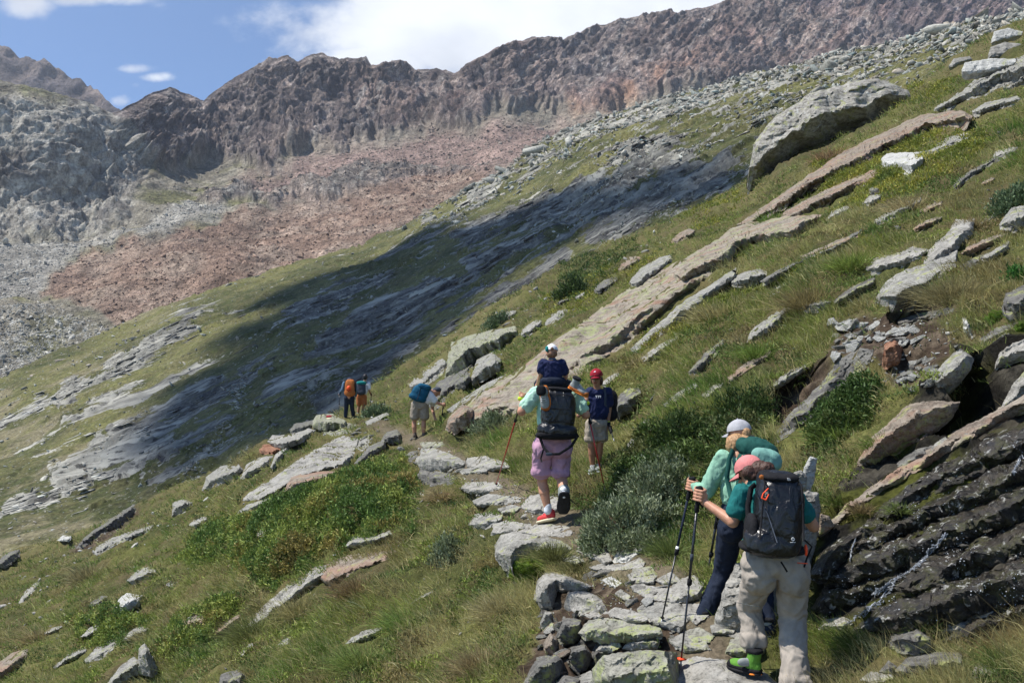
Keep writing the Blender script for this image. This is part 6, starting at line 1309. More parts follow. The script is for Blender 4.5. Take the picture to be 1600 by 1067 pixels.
blob('sunglasses', [ell(hd+unit(fwd)*.088+Z_*.012, Z_*.022, X_*.03, Y_*.035, .6), cap_prim(hd+unit(fwd)*.085+A(.01, -.05, .012), hd+A(-.01, -.085, .0), .005, .005)], M_['sole'], f.e, .004, 1)
bt = shoe(f, j(1189, 1054, .0), j(1138, 1040, .17), A(-.1, 0, 1), M_['neon'], M_['sole'], 'boot', .14, .05, M_['black'], M_['black'])
blob('side_panel', [ell(j(1166, 1034, .03), Z_*.028, X_*.06, Y_*.02, .8)], M_['greyb'], None, .006, 1).parent = bt
blob('midsole', [ell(j(1180, 1052, .02), Z_*.008, X_*.045, Y_*.035, .6)], M_['osole'], None, .005, 1).parent = bt
shoe(f, j(1241, 1090, -.30), j(1246, 1094, -.04), Z_, M_['black'], M_['sole'], 'boot', .06, .05)
strap(f.e, [j(1246, 879, -.175), j(1262, 880, -.13)], .006, M_['redb'], 'pocket_zip', .003); strap(f.e, [j(1152, 941, .03), j(1170, 945, .0), j(1188, 948, .06)], .004, M_['greyb'], 'leg_zip', .003)

# black backpack of the khaki woman
def backpack(fig, label, c, up, right, back, m, prims=None, name='backpack', voxel=.010, wr=.006):
    """c centre (relative to fig); up/right/back are half-extent vectors"""
    c = np.asarray(c); e = empty('backpack', tuple(fig.base+c), label, 'backpack')
    o = blob('pack_body', prims if prims is not None else [ell(A(0, 0, 0), up, right, back, .62), ell(-up*.55, up*.4, right*1.08, back*1.05, .7)], m, e, voxel, 3, wr, 10)
    return e
up = (j(1213, 738, .0)-j(1208, 868, -.12))/2; bk = A(0, -.135, -.02); rt = A(.165, 0, -.01); c = j(1214, 803, -.06)
pk = backpack(f, 'black glossy hiking backpack with red clip worn by the woman in khaki trousers', c, up, rt, bk, M_['blackg'],
    [ell(A(.01, 0, 0)+up*.12, up*.88, rt*.93, bk*.95, .66), ell(-up*.62+A(-.03, 0, 0), up*.38, rt*1.12, bk*1.0, .7), ell(up*.80+A(.0, .02, 0), up*.24, rt*.80, bk*.85, .7), ell(-up*.1+A(.02, -.06, 0), up*.62, rt*.62, bk*.62, .7)])
blob('lid', [ell(up*.92+A(.0, .0, 0), up*.10, rt*.78, bk*.86, .7)], M_['black'], pk, .009, 2, .004)
blob('hip_belt', [ell(-up*.80+A(-.02, .02, 0), up*.13, rt*1.32, bk*.9, .7)], M_['black'], pk, .010, 3, .003)
blob('side_pocket', [ell(-up*.42+rt*-1.0+A(0, -.0, 0), up*.40, rt*.22, bk*.75, .8)], M_['black'], pk, .009, 2, .004)
for s_ in (-1, 1): strap(pk, [rt*s_*.55+up*.98+bk*-.6, rt*s_*.72+up*.82+bk*.9, rt*s_*.80+up*.2+bk*1.02, rt*s_*.85-up*.5+bk*.98], .012, M_['black'], 'compression_strap')
strap(pk, [rt*-1.02+up*.62+bk*.5, rt*-.6+up*.1+bk*1.05, rt*-.2-up*.55+bk*1.12], .006, M_['greyp'], 'cord'); strap(pk, [A(0, 0, 0)-up*1.0+bk*1.0, -up*1.16+bk*1.0+A(.03, 0, 0), -up*1.26+bk*.8+A(.05, 0, 0)], .011, M_['black'], 'hanging_strap')
strap(pk, [rt*1.08-up*.55+bk*.2, rt*1.38-up*.7+bk*.2, rt*1.25-up*1.0, rt*1.15-up*1.22], .011, M_['black'], 'hanging_strap')
tube(pk, [rt*-.62+up*.62+bk*1.0+A(0, -.012, .02), rt*-.82+up*.56+bk*1.0+A(0, -.012, 0), rt*-.86+up*.46+bk*1.0+A(0, -.012, 0), rt*-.70+up*.42+bk*1.0+A(0, -.012, 0), rt*-.60+up*.55+bk*1.0+A(0, -.012, 0)], .0045, M_['redb'], 'red_clip')
blob('tag_ribbon', [ell(rt*-.80+up*.92+bk*.6, Z_*.018, X_*.018, Y_*.006)], M_['orange'], pk, .005, 1)
blob('red_pocket_trim', [ell(rt*1.12-up*.78+bk*.3, Z_*.04, X_*.012, Y_*.02)], M_['redb'], pk, .005, 1)
def on_back(px, py, d): return j(px, py, d)-c
def logo_arcs(parent, o, r, m):      # three nested quarter arcs and a bar
    for q_, rr in enumerate((1.0, .68, .36)):
        tube(parent, [o+A(math.cos(t_)*r*rr, 0, math.sin(t_)*r*rr) for t_ in np.linspace(.15, 1.75, 6)], r*.07, m, 'emblem')
_lo = -.275
logo_arcs(pk, on_back(1231, 751, -.165), .018, M_['whitep'])
tube(pk, [on_back(1239, 842, -.278)+A(math.cos(t_)*.010, 0, math.sin(t_)*.010) for t_ in np.linspace(0, 6.28, 9)], .0016, M_['whitep'], 'emblem'); tube(pk, [on_back(1239, 839, -.278), on_back(1239, 845, -.278)], .0016, M_['whitep'], 'emblem'); tube(pk, [on_back(1235, 847, -.278), on_back(1243, 847, -.278)], .0016, M_['whitep'], 'emblem')
for s_, xx in ((-1, 1177), (1, 1240)): strap(f.e, [j(xx+4, 757, .02), j(xx-3, 762, .03), j(xx-8, 790, -.01), j(xx-7, 815, -.06), j(xx-2, 840, -.09)], .035, M_['black'], 'shoulder_strap', .01)
pole('black trekking pole with red basket held by the woman in khaki trousers', (1092, 764), (1063, 1044), W1.D+.30, surf(1063, 1044)-.02, M_['blackp'], M_['blackp'], .52, snow=M_['redb'], band=(.36, .40, M_['greyp']), r=.0095)

# ---- woman in the mint top
f = Fig((1100, 985), min(8.3, max(7.5, surf(1100, 985)-.05)), 'woman in mint long sleeve top, navy trousers and grey cap climbing behind the pink cap'); j = f.j; W2 = f
hips = [j(1141, 822, 0), j(1185, 824, 0)]; knees = [j(1131, 895, .18), j(1192, 905, .05)]; ank = [j(1103, 958, .12), j(1197, 984, -.22)]
hd = j(1156, 680, .12); sh = [j(1130, 718, .03), j(1197, 720, .03)]; el = [j(1103, 768, .05), j(1215, 775, .1)]; wr = [j(1085, 760, .22), j(1200, 790, .35)]; g2 = j(1079, 758, .24)
fwd = A(-.62, .75, -.12); upv = A(-.05, .0, 1)
blob('body', head_prims(hd, fwd, upv, .215)+[cap_prim(hd-Z_*.06, j(1162, 712, .03), .05, .058), cap_prim(j(1162, 725, .03), j(1163, 815, 0), .14, .13, Y_, .62), cap_prim(sh[0], el[0], .045, .038), cap_prim(el[0], wr[0], .036, .025), cap_prim(sh[1], el[1], .045, .038), cap_prim(el[1], wr[1], .036, .025), ell(wr[1]+A(-.02, .03, 0), Z_*.03, X_*.03, Y_*.04)]+hand_prims(wr[0], g2, P(1080, 750, 1)-P(1072, 790, 1), A(.8, -.4, -.2), side=-1)
    +[cap_prim(h, k, .07, .05) for h, k in zip(hips, knees)]+[cap_prim(k, a, .05, .04) for k, a in zip(knees, ank)], SK, f.e, .0055, 2)
leg_pair(f, hips, knees, ank, (.092, .078, .068), M_['navyt'], waist=j(1163, 800, 0), wr=.008)
blob('long_sleeve_top', [ell(j(1163, 760, .02), Z_*.23, X_*.175, Y_*.115, .8), ell(j(1163, 725, .03), Z_*.075, X_*.185, Y_*.10, .9), cap_prim(sh[0], el[0], .068, .054), cap_prim(el[0], el[0]*.15+wr[0]*.85, .052, .036), cap_prim(sh[1], el[1], .066, .052), cap_prim(el[1], wr[1], .05, .035), cap_prim(j(1160, 716, .03), j(1160, 708, .04), .066, .06)], M_['mint'], f.e, .010, 3, .012, 8)
cap_hat(f, hd, fwd, upv, .222, M_['grey'], .36)
blob('hair', [ell(hd+A(-.03, -.055, -.07), Z_*.085, X_*.09, Y_*.07), cap_prim(hd+A(-.05, -.08, -.05), hd+A(-.05, -.08, -.13), .045, .03), cap_prim(hd+A(-.075, -.04, -.04), hd+A(-.075, -.05, -.13), .035, .022), cap_prim(hd+A(.02, -.08, -.05), hd+A(.01, -.07, -.13), .05, .03), cap_prim(hd+A(.08, -.04, -.03), hd+A(.11, -.05, -.10), .03, .02), ell(hd+A(.03, -.085, .02), Z_*.035, X_*.03, Y_*.02)], HBL, f.e, .007, 1, .006, 30)
shoe(f, j(1110, 985, .02), j(1088, 984, .20), Z_, M_['brownb'], M_['sole'], 'boot', .15, .052, M_['greyb']); shoe(f, j(1200, 1006, -.30), j(1194, 1000, -.05), Z_, M_['greyb'], M_['sole'], 'boot', .15, .052)
c = j(1185, 760, -.12); up = A(.0, .04, .26); rt = A(.155, 0, -.03); bk = A(0, -.13, -.02)
pk = backpack(f, 'green backpack with pale lid pocket on the woman in the mint top', c, up, rt, bk, M_['green'])
blob('lid', [ell(up*.98+A(.01, .02, .02), Z_*.075, rt*.98, bk*.95, .75), ell(up*1.12+A(.02, .05, .02), Z_*.05, rt*.7, bk*.7, .8)], M_['green'], pk, .010, 2, .006)
blob('lid_pocket', [ell(up*.72+A(.05, -.07, .02), Z_*.075, rt*.72, bk*.62, .7)], M_['greenl'], pk, .010, 2, .006)
strap(f.e, [j(1146, 702, .0), j(1140, 716, -.09), j(1136, 745, -.10), j(1142, 775, -.12)], .035, M_['green'], 'shoulder_strap', .01)
blob('hip_belt', [ell(-up*.8+A(-.06, .05, 0), Z_*.04, X_*.20, Y_*.14, .7)], M_['green'], pk, .010, 2)
pole('dark blue trekking pole with white band in the hand of the woman in mint', (1081, 749), (1032, 978), W2.D+.24, surf(1032, 978)-.02, M_['navyt'], M_['blackp'], .50, band=(.46, .51, M_['whitep']), r=.0095, snow=None)
pole('second trekking pole half hidden behind the woman in the mint top', (1122, 800), (1100, 930), 8.35, 8.7, M_['blackp'], M_['blackp'], .5, r=.011)

# ---- man carrying the child
f = Fig((855, 815), min(12, max(10.8, surf(855, 816)-.05)), 'man in pale mint T-shirt and lilac pink shorts carrying a child on his shoulders'); j = f.j; MAN = f
hips = [j(848, 697, 0), j(879, 698, 0)]; knees = [j(847, 752, .06), j(878, 748, -.02)]; ank = [j(856, 795, -.02), j(881, 770, -.30)]
hd = j(868, 596, .16); sh = [j(838, 616, .04), j(896, 617, .04)]; el = [j(815, 643, .0), j(915, 648, .0)]; wr = [j(816, 627, .18), j(914, 634, .18)]
gl = j(816, 620, .20); gr = j(914, 627, .20)
blob('body', head_prims(hd, A(0, 1, -.1), Z_, .235)+[cap_prim(hd-Z_*.08, j(867, 612, .06), .062, .07), cap_prim(j(867, 625, .04), j(865, 690, 0), .16, .14, Y_, .7), cap_prim(sh[0], el[0], .062, .052), cap_prim(el[0], wr[0], .05, .031), cap_prim(sh[1], el[1], .062, .052), cap_prim(el[1], wr[1], .05, .031)]
    +hand_prims(wr[0], gl, A(.05, .1, 1), A(0, -1, .1))+hand_prims(wr[1], gr, A(-.05, .1, 1), A(0, -1, .1), side=-1)
    +[cap_prim(h, k, .09, .062) for h, k in zip(hips, knees)]+[cap_prim(knees[0], knees[0]*.62+ank[0]*.38-Y_*.015, .058, .064), cap_prim(knees[0]*.62+ank[0]*.38-Y_*.015, ank[0], .062, .038), cap_prim(knees[1], knees[1]*.6+ank[1]*.4-Y_*.0, .060, .066), cap_prim(knees[1]*.6+ank[1]*.4, ank[1], .062, .04)], SK, f.e, .008, 2)
kl = hips[0]*.22+knees[0]*.78; kr = hips[1]*.22+knees[1]*.78
kl = j(846, 735, .04); kr = j(876, 736, 0)
blob('shorts', [cap_prim(hips[0], kl, .108, .102), cap_prim(hips[1], kr, .108, .098), ell(j(864, 690, -.01), Z_*.11, X_*.195, Y_*.14, .8), ell(j(850, 702, -.05), Z_*.11, X_*.12, Y_*.12), ell(j(878, 702, -.05), Z_*.11, X_*.12, Y_*.12), ell(kl-Z_*.02, Z_*.05, X_*.112, Y_*.105, .6), ell(kr-Z_*.02, Z_*.05, X_*.10, Y_*.105, .6)], M_['pinks'], f.e, .012, 3, .014, 7)
blob('t_shirt', [ell(j(866, 648, .03), Z_*.27, X_*.19, Y_*.13, .8), ell(j(867, 620, .04), Z_*.07, X_*.235, Y_*.11, .9), cap_prim(sh[0], sh[0]*.35+el[0]*.65, .085, .078), cap_prim(sh[1], sh[1]*.35+el[1]*.65, .085, .078)], M_['mint2'], f.e, .011, 3, .012, 8)
for a_, q_ in zip(ank, (Z_, A(0, .3, .9))): blob('sock', [cap_prim(a_+q_*.035, a_-q_*.02, .044, .046)], M_['white'], f.e, .010, 1)
shoe(f, j(867, 811, -.06), j(841, 817, .14), A(.1, 0, 1), M_['redshoe'], M_['cream'], 'trail_shoe', .08, .05, M_['white'])
shoe(f, j(882, 770, -.37), j(880, 803, -.14), A(0, .95, .3), M_['greyb'], M_['sole'], 'trail_shoe', .08, .05)
for q_ in (gl, gr): blob('wrist_strap', [ell(q_+A(0, -.02, -.02), Z_*.03, X_*.055, Y_*.045, .8)], M_['neony'], f.e, .008, 1)
c = j(872, 643, -.20); up = (j(873, 603, -.12)-j(869, 682, -.2))/2; rt = A(.20, 0, -.02); bk = A(0, -.15, 0)
pk = backpack(f, 'black drybag style backpack with hanging buckle strap on the man with the child', c, up, rt, bk, M_['blackg'], [ell(A(0, 0, 0)+up*.04, up*.86, rt*.95, bk*.95, .62), ell(-up*.75, up*.3, rt*1.12, bk, .7)])
blob('hip_belt', [ell(-up*.92, Z_*.055, X_*.24, Y_*.15, .7)], M_['black'], pk, .011, 2)
blob('lid_roll', [ell(up*.86, Z_*.03, rt*.75, bk*.8, .7)], M_['black'], pk, .011, 2)
strap(pk, [A(-.22, -.08, -.25), A(-.17, -.14, -.40), A(-.10, -.17, -.47), A(.0, -.17, -.47), A(.14, -.16, -.38), A(.22, -.10, -.26)], .03, M_['black'], 'hip_strap', .006)
blob('buckle', [ell(A(-.11, -.18, -.47), Z_*.02, X_*.04, Y_*.008, .6)], M_['greyp'], pk, .006, 1); strap(pk, [A(-.17, -.15, -.42), A(-.20, -.16, -.52), A(-.19, -.16, -.56)], .018, M_['black'], 'strap_end')
blob('belt_buckle', [ell(on, Z_*.018, X_*.009, Y_*.006, .7) for on in (A(-.02, -.155, -.20),)], M_['greyp'], pk, .006, 1)
for yy in (.18, .02, -.12): strap(pk, [A(-.17, -.10, yy), A(-.08, -.155, yy+.01), A(.08, -.158, yy), A(.17, -.10, yy-.01)], .010, M_['sole'], 'seam')
def hung_shoe(label, px, py, d, ax, up_, s=.9, m=M_['greyb']):
    q = Fig((px, py), MAN.D+d, label, 'hiking_boot', 'boot'); a_ = unit(ax)*.13*s; shoe(q, -a_, a_, up_, M_['greyb'], M_['osole'], 'boot_upper', .13, .05, M_['white'], M_['orange'])
hung_shoe('grey and orange boot tied to the left side of the black drybag backpack', 852, 622, -.30, A(.1, 0, -1), A(-.3, -1, .1), 1.05); hung_shoe('orange and grey boot dangling right of the child, by the red cap', 903, 613, -.12, A(.9, -.3, -.5), A(.2, -.3, 1), .95)
GP = 'red trekking poles of the man'
pole('red trekking pole in the left hand of the man carrying the child', (817, 618), (775, 758), MAN.D+.2, surf(775, 758)-.02, M_['blackp'], M_['redp'], .24, r=.011, grip_len=.12)
pole('red trekking pole in the right hand of the man, ending before the boy', (914, 625), (946, 768), MAN.D+.2, surf(946, 770)-.04, M_['blackp'], M_['redp'], .24, r=.011, grip_len=.12)

# ---- child on the shoulders
f = Fig((864, 602), MAN.D+.05, 'small child in navy polo and white blue cap sitting on the shoulders of the man', 'person', 'child'); j = f.j
hd = j(862, 552, .02); sh = [j(849, 568, 0), j(877, 569, 0)]; el = [j(845, 585, -.01), j(884, 587, .02)]; wr = [j(840, 600, .08), j(880, 600, .12)]
hips = [j(855, 597, 0), j(874, 597, 0)]; kn = [j(842, 600, .28), j(888, 601, .28)]; an = [j(844, 625, .32), j(886, 626, .32)]
blob('body', head_prims(hd, A(.05, 1, -.1), Z_, .185)+[cap_prim(hd-Z_*.05, j(863, 565, 0), .04, .045), cap_prim(j(863, 573, 0), j(864, 595, 0), .085, .085, Y_, .7), cap_prim(sh[0], el[0], .035, .029), cap_prim(el[0], wr[0], .029, .02), cap_prim(sh[1], el[1], .035, .029), cap_prim(el[1], wr[1], .029, .02), ell(wr[0]+A(-.01, .01, -.02), Z_*.03, X_*.022, Y_*.028), ell(wr[1], Z_*.03, X_*.022, Y_*.028)]+[cap_prim(k, a, .04, .03) for k, a in zip(kn, an)]
    +[cap_prim(wr[0]+A(-.012+.008*q_, .02, -.03), wr[0]+A(-.02+.010*q_, .03, -.06+.003*q_), .007, .006) for q_ in range(4)]+[cap_prim(wr[0]+A(.02, .0, -.01), wr[0]+A(.028, .01, -.04), .008, .006)], SK, f.e, .007, 2)
blob('polo_shirt', [ell(j(863, 580, 0), Z_*.13, X_*.115, Y_*.085, .8), ell(j(863, 569, 0), Z_*.045, X_*.13, Y_*.075, .9), cap_prim(sh[0], sh[0]*.4+el[0]*.6, .055, .052), cap_prim(sh[1], sh[1]*.4+el[1]*.6, .055, .052)], M_['navy'], f.e, .009, 3, .010, 12)
blob('collar', [ell(j(863, 561, 0), Z_*.014, X_*.05, Y_*.05)], M_['jean'], f.e, .007, 1)
blob('trousers', [cap_prim(hips[0], kn[0], .068, .055), cap_prim(hips[1], kn[1], .068, .055), ell(j(864, 596, -.02), Z_*.06, X_*.15, Y_*.10, .85), cap_prim(kn[0], an[0], .05, .04), cap_prim(kn[1], an[1], .05, .04)], M_['navyt'], f.e, .009, 3, .005, 12)
cp = cap_hat(f, hd, A(.05, 1, -.1), Z_, .195, M_['white'], .34); blob('printed_panel', [ell(hd+A(-.055, -.045, .045), Z_*.035, X_*.022, Y_*.03)], M_['tealp'], None, .006, 1).parent = cp
blob('hair', [ell(hd+A(0, -.045, -.015), Z_*.045, X_*.06, Y_*.035), ell(hd+A(.0, -.075, .045), Z_*.022, X_*.022, Y_*.012)], hairm('light_brown_hair', (.20, .10, .05)), f.e, .006, 1, .003, 30)

# ---- boy facing the camera
f = Fig((930, 738), min(13.8, max(12.5, surf(928, 740)-.08)), 'boy in red cap, sunglasses, navy T-shirt and beige shorts facing the camera', 'person', 'child'); j = f.j
hd = j(932, 591, 0); sh = [j(923, 613, 0), j(949, 613, .02)]; el = [j(921, 636, -.02), j(952, 638, .04)]; wr = [j(908, 648, -.10), j(950, 660, -.02)]
hips = [j(926, 664, 0), j(940, 664, 0)]; kn = [j(924, 697, -.02), j(937, 697, 0)]; an = [j(926, 729, 0), j(935, 727, .02)]
blob('body', head_prims(hd, A(-.28, -1, -.12), Z_, .212)+[cap_prim(hd-Z_*.07, j(934, 611, 0), .042, .048), cap_prim(j(935, 620, 0), j(933, 660, 0), .085, .085, Y_, .7), cap_prim(sh[0], el[0], .036, .031), cap_prim(el[0], wr[0], .031, .021), cap_prim(sh[1], el[1], .038, .032), cap_prim(el[1], wr[1], .032, .022),
    ell(wr[1]+A(-.005, -.0, -.045), Z_*.04, X_*.022, Y_*.034), ell(wr[0]+A(-.03, 0, -.01), Z_*.03, X_*.03, Y_*.022)]+[cap_prim(wr[1]+A(-.01, -.03+.02*q_, -.07), wr[1]+A(-.02, -.03+.02*q_, -.115+.006*abs(q_-1)), .009, .007) for q_ in range(4)]+[cap_prim(wr[1]+A(-.02, -.03, -.03), wr[1]+A(-.04, -.045, -.07), .009, .008)]
    +[cap_prim(h, k, .062, .046) for h, k in zip(hips, kn)]+[cap_prim(k, k*.65+a*.35, .044, .046) for k, a in zip(kn, an)]+[cap_prim(k*.65+a*.35, a, .045, .03) for k, a in zip(kn, an)], SKT, f.e, .0065, 2)
blob('t_shirt', [ell(j(935, 634, 0), Z_*.20, X_*.128, Y_*.095, .8), ell(j(935, 615, 0), Z_*.055, X_*.155, Y_*.08, .9), cap_prim(sh[0], sh[0]*.35+el[0]*.65, .06, .056), cap_prim(sh[1], sh[1]*.35+el[1]*.65, .062, .058)], M_['navy'], f.e, .009, 3, .011, 10)
blob('shorts', [cap_prim(hips[0], j(924, 683, -.01), .088, .082), cap_prim(hips[1], j(939, 682, .0), .088, .080), ell(j(933, 662, 0), Z_*.075, X_*.128, Y_*.10, .8), ell(j(924, 686, -.01), Z_*.035, X_*.086, Y_*.08, .6), ell(j(939, 685, 0), Z_*.035, X_*.082, Y_*.08, .6)], M_['beige'], f.e, .009, 3, .011, 10)
cp = cap_hat(f, hd, A(-.28, -1, -.12), Z_, .222, M_['red'], .36); ff = unit(A(-.28, -1, -.12))
blob('emblem', [ell(hd+ff*.082+Z_*.075, Z_*.022, X_*.022, Y_*.012)], M_['white'], None, .006, 1).parent = cp
blob('sunglasses', [ell(hd+ff*.085+Z_*.012+X_*s_*.036, Z_*.020, X_*.032, Y_*.014, .8) for s_ in (-1, 1)]+[cap_prim(hd+ff*.06+Z_*.014+X_*.065, hd+Z_*.01+X_*.075, .005, .005)], M_['sole'], f.e, .005, 1)
blob('mouth', [cap_prim(hd+ff*.079-Z_*.052-X_*.02, hd+ff*.079-Z_*.052+X_*.016, .0045, .0045)], M_['red'], f.e, .004, 0)
blob('hair', [ell(hd+A(.05, .02, -.03), Z_*.06, X_*.035, Y_*.06), ell(hd+A(0, .06, -.02), Z_*.06, X_*.07, Y_*.04)], HB, f.e, .007, 1, .003, 30)
for q_, w_ in ((j(932, 620, -.105), .010), (j(935.5, 620, -.107), .012), (j(938.5, 620, -.105), .008)): tube(f.e, [q_+A(-w_*.6, 0, .016), q_+A(-w_*.2, 0, -.012), q_+A(w_*.6, 0, .012)], .0035, M_['whitep'], 'shirt_print')
blob('wristband', [ell(wr[1]+Z_*.01, Z_*.010, X_*.028, Y_*.028)], M_['neony'], f.e, .006, 1)
shoe(f, j(929, 735, .06), j(923, 741, -.16), Z_, M_['greyb'], M_['white'], 'shoe', .07, .048, M_['white']); shoe(f, j(937, 732, .08), j(934, 738, -.13), Z_, M_['greyb'], M_['white'], 'shoe', .07, .048, M_['white'])
for a_ in an: blob('sock', [cap_prim(a_+Z_*.02, a_-Z_*.04, .033, .036)], M_['white'], f.e, .008, 1)
strap(f.e, [j(944, 605, -.05), j(946, 615, -.10), j(946, 632, -.10), j(951, 645, -.03)], .028, M_['greyp'], 'shoulder_strap', .008)
backpack(f, 'black and red backpack on the back of the boy', j(946, 634, .17), A(.02, .03, .21), A(.15, .02, 0), A(0, .11, 0), M_['black'])
pole('black trekking pole hanging from the hand of the boy', (951, 662), (960, 690), f.D-.05, f.D-.3, M_['blackp'], M_['blackp'], .4, r=.009, basket=False)

# ---- bending hiker
D6 = depth_at(655, 683) or 25.5; D6 = min(max(D6, 22), 28)
f = Fig((655, 683), D6, 'hiker in white T-shirt and beige shorts bending forward under a blue backpack'); j = f.j; sc = D6/25.5
hips = [j(650, 633, 0), j(662, 634, 0)]; kn = [j(647, 659, .02), j(662, 658, .02)]; an = [j(648, 679, 0), j(662, 679, 0)]
hd = j(683, 612, .25); sh = [j(671, 617, -.05), j(674, 617, .28)]; el = [j(682, 629, -.05), j(676, 640, .3)]; wr = [j(691, 632, -.02), j(680, 655, .1)]
blob('body', head_prims(hd, A(.75, .3, -.6), A(.4, .1, .7), .235*sc)+[cap_prim(hd, j(675, 615, .1), .06, .07), cap_prim(j(672, 617, .1), j(657, 630, .05), .15, .14), cap_prim(sh[0], el[0], .055, .045), cap_prim(el[0], wr[0], .045, .03), cap_prim(sh[1], el[1], .055, .045), cap_prim(el[1], wr[1], .045, .03), ell(wr[0]+X_*.04, Z_*.05, X_*.06, Y_*.04), ell(wr[1]+X_*.03-Z_*.03, Z_*.05, X_*.05, Y_*.04)]
    +[cap_prim(h, k, .085, .06) for h, k in zip(hips, kn)]+[cap_prim(k, k*.6+a*.4-Y_*.02, .058, .066) for k, a in zip(kn, an)]+[cap_prim(k*.6+a*.4-Y_*.02, a, .064, .042) for k, a in zip(kn, an)], SK, f.e, .012, 2)
blob('t_shirt', [ell(j(668, 622, .05), A(.17, 0, .10), A(-.10, 0, .15), Y_*.18, .85), cap_prim(sh[0], sh[0]*.3+el[0]*.7, .10, .085), cap_prim(sh[1], sh[1]*.4+el[1]*.6, .09, .08), ell(j(657, 628, .03), Z_*.09, X_*.18, Y_*.13)], M_['white'], f.e, .014, 2, .008, 8)
blob('shorts', [cap_prim(hips[0], j(648, 650, 0), .125, .12), cap_prim(hips[1], j(663, 650, 0), .125, .12), ell(j(656, 633, 0), Z_*.13, X_*.215, Y_*.15, .8)], M_['beige'], f.e, .014, 3, .014, 7)
for a_, (hx, tx) in zip(an, ((649, 647), (663, 664))): shoe(f, a_+A(0, -.06, -.06), a_+A(.01, .20, -.06), Z_, M_['brownb'], M_['sole'], 'boot', .11, .05)
blob('cap', [ell(hd+A(.0, 0, .05), Z_*.08, X_*.11, Y_*.11)], M_['greyp'], f.e, .012, 1)
pk = backpack(f, 'blue backpack on the bending hiker in the white T-shirt', j(656, 615, -.08), A(.10, 0, .19), A(-.20, 0, .08), A(0, -.17, 0), M_['blue'])
blob('lid', [ell(A(.12, -.02, .17), A(.03, 0, .07), A(-.17, 0, .05), Y_*.16, .7)], M_['blue'], pk, .012, 2, .006); strap(pk, [A(.05, -.18, .15), A(.0, -.19, -.02), A(-.05, -.18, -.16)], .02, M_['navyt'], 'strap')
pole('black trekking pole held out by the bending hiker', (693, 630), (689, 664), D6, D6, M_['blackp'], M_['blackp'], .5, r=.014)

# ---- the two far hikers
D7 = min(max(depth_at(545, 653) or 44, 40), 47)
f = Fig((546, 653), D7, 'far hiker in dark trousers carrying a large orange backpack'); j = f.j
hips = [j(542, 622, 0), j(550, 622, 0)]; kn = [j(541, 637, .05), j(550, 636, .1)]; an = [j(540, 650, 0), j(552, 648, .2)]; hd = j(546, 596, .25)
sh = [j(538, 599, .05), j(554, 600, .05)]; el = [j(535, 609, 0), j(556, 610, 0)]; wr = [j(531, 615, .15), j(556, 618, .2)]
blob('body', head_prims(hd, Y_, Z_, .25)+[cap_prim(hd, j(546, 600, .05), .06, .07), cap_prim(j(546, 604, .05), j(546, 620, 0), .17, .15), cap_prim(wr[0], wr[0]+A(-.03, .02, -.02), .045, .045), cap_prim(wr[1], wr[1]+A(-.03, .02, -.02), .045, .045), cap_prim(el[0], wr[0], .045, .035), cap_prim(el[1], wr[1], .045, .035)]+[cap_prim(h, k, .08, .06) for h, k in zip(hips, kn)]+[cap_prim(k, a, .06, .045) for k, a in zip(kn, an)], SK, f.e, .02, 1)
blob('jacket', [ell(j(546, 609, .05), Z_*.30, X_*.21, Y_*.14, .8), cap_prim(sh[0], el[0], .085, .07), cap_prim(el[0], wr[0], .07, .055), cap_prim(sh[1], el[1], .085, .07), cap_prim(el[1], wr[1], .07, .055)], M_['jean'], f.e, .02, 2, .01, 6)
leg_pair(f, hips, knees=kn, ankles=an, rr=(.115, .095, .08), mat=M_['navyt'], voxel=.02)
for a_ in an: shoe(f, a_+A(0, -.07, -.07), a_+A(.01, .2, -.07), Z_, M_['sole'], M_['sole'], 'boot', .1, .05)
blob('cap', [ell(hd+A(0, 0, .06), Z_*.10, X_*.11, Y_*.12)], M_['greyp'], f.e, .015, 1)
pk = backpack(f, 'large orange backpack of the far hiker in dark trousers', j(547, 606, -.17), A(0, .03, .37), A(.22, 0, 0), A(0, -.17, 0), M_['orange'], voxel=.015)
for s_ in (-1, 1): blob('side_pocket', [ell(A(.20*s_, .02, 0), Z_*.30, X_*.06, Y_*.13, .7)], M_['black'], pk, .015, 1)
h_ = Fig((545, 607), D7-.40, 'red climbing helmet hung on the large orange backpack', 'helmet', 'helmet'); blob('helmet_shell', [ell(A(0, 0, 0), Z_*.13, X_*.10, Y_*.09)], M_['helmet'], h_.e, .012, 1); strap(h_.e, [A(-.08, -.07, -.05), A(0, -.09, -.12), A(.08, -.07, -.05)], .02, M_['black'], 'chin_strap')
pole('dark trekking pole of the far hiker with the orange backpack', (531, 613), (529, 650), D7, D7-.1, M_['blackp'], M_['blackp'], .5, r=.016)
f = Fig((566, 648), D7+1, 'far hiker with black hair, white T-shirt and rust orange shorts under a teal backpack'); j = f.j
hips = [j(561, 620, 0), j(569, 620, 0)]; kn = [j(561, 635, 0), j(568, 634, .05)]; an = [j(559, 647, 0), j(566, 646, .1)]; hd = j(571, 590, .12)
sh = [j(562, 600, .05), j(576, 600, .05)]; el = [j(560, 611, 0), j(577, 611, 0)]; wr = [j(558, 618, .1), j(580, 617, .1)]
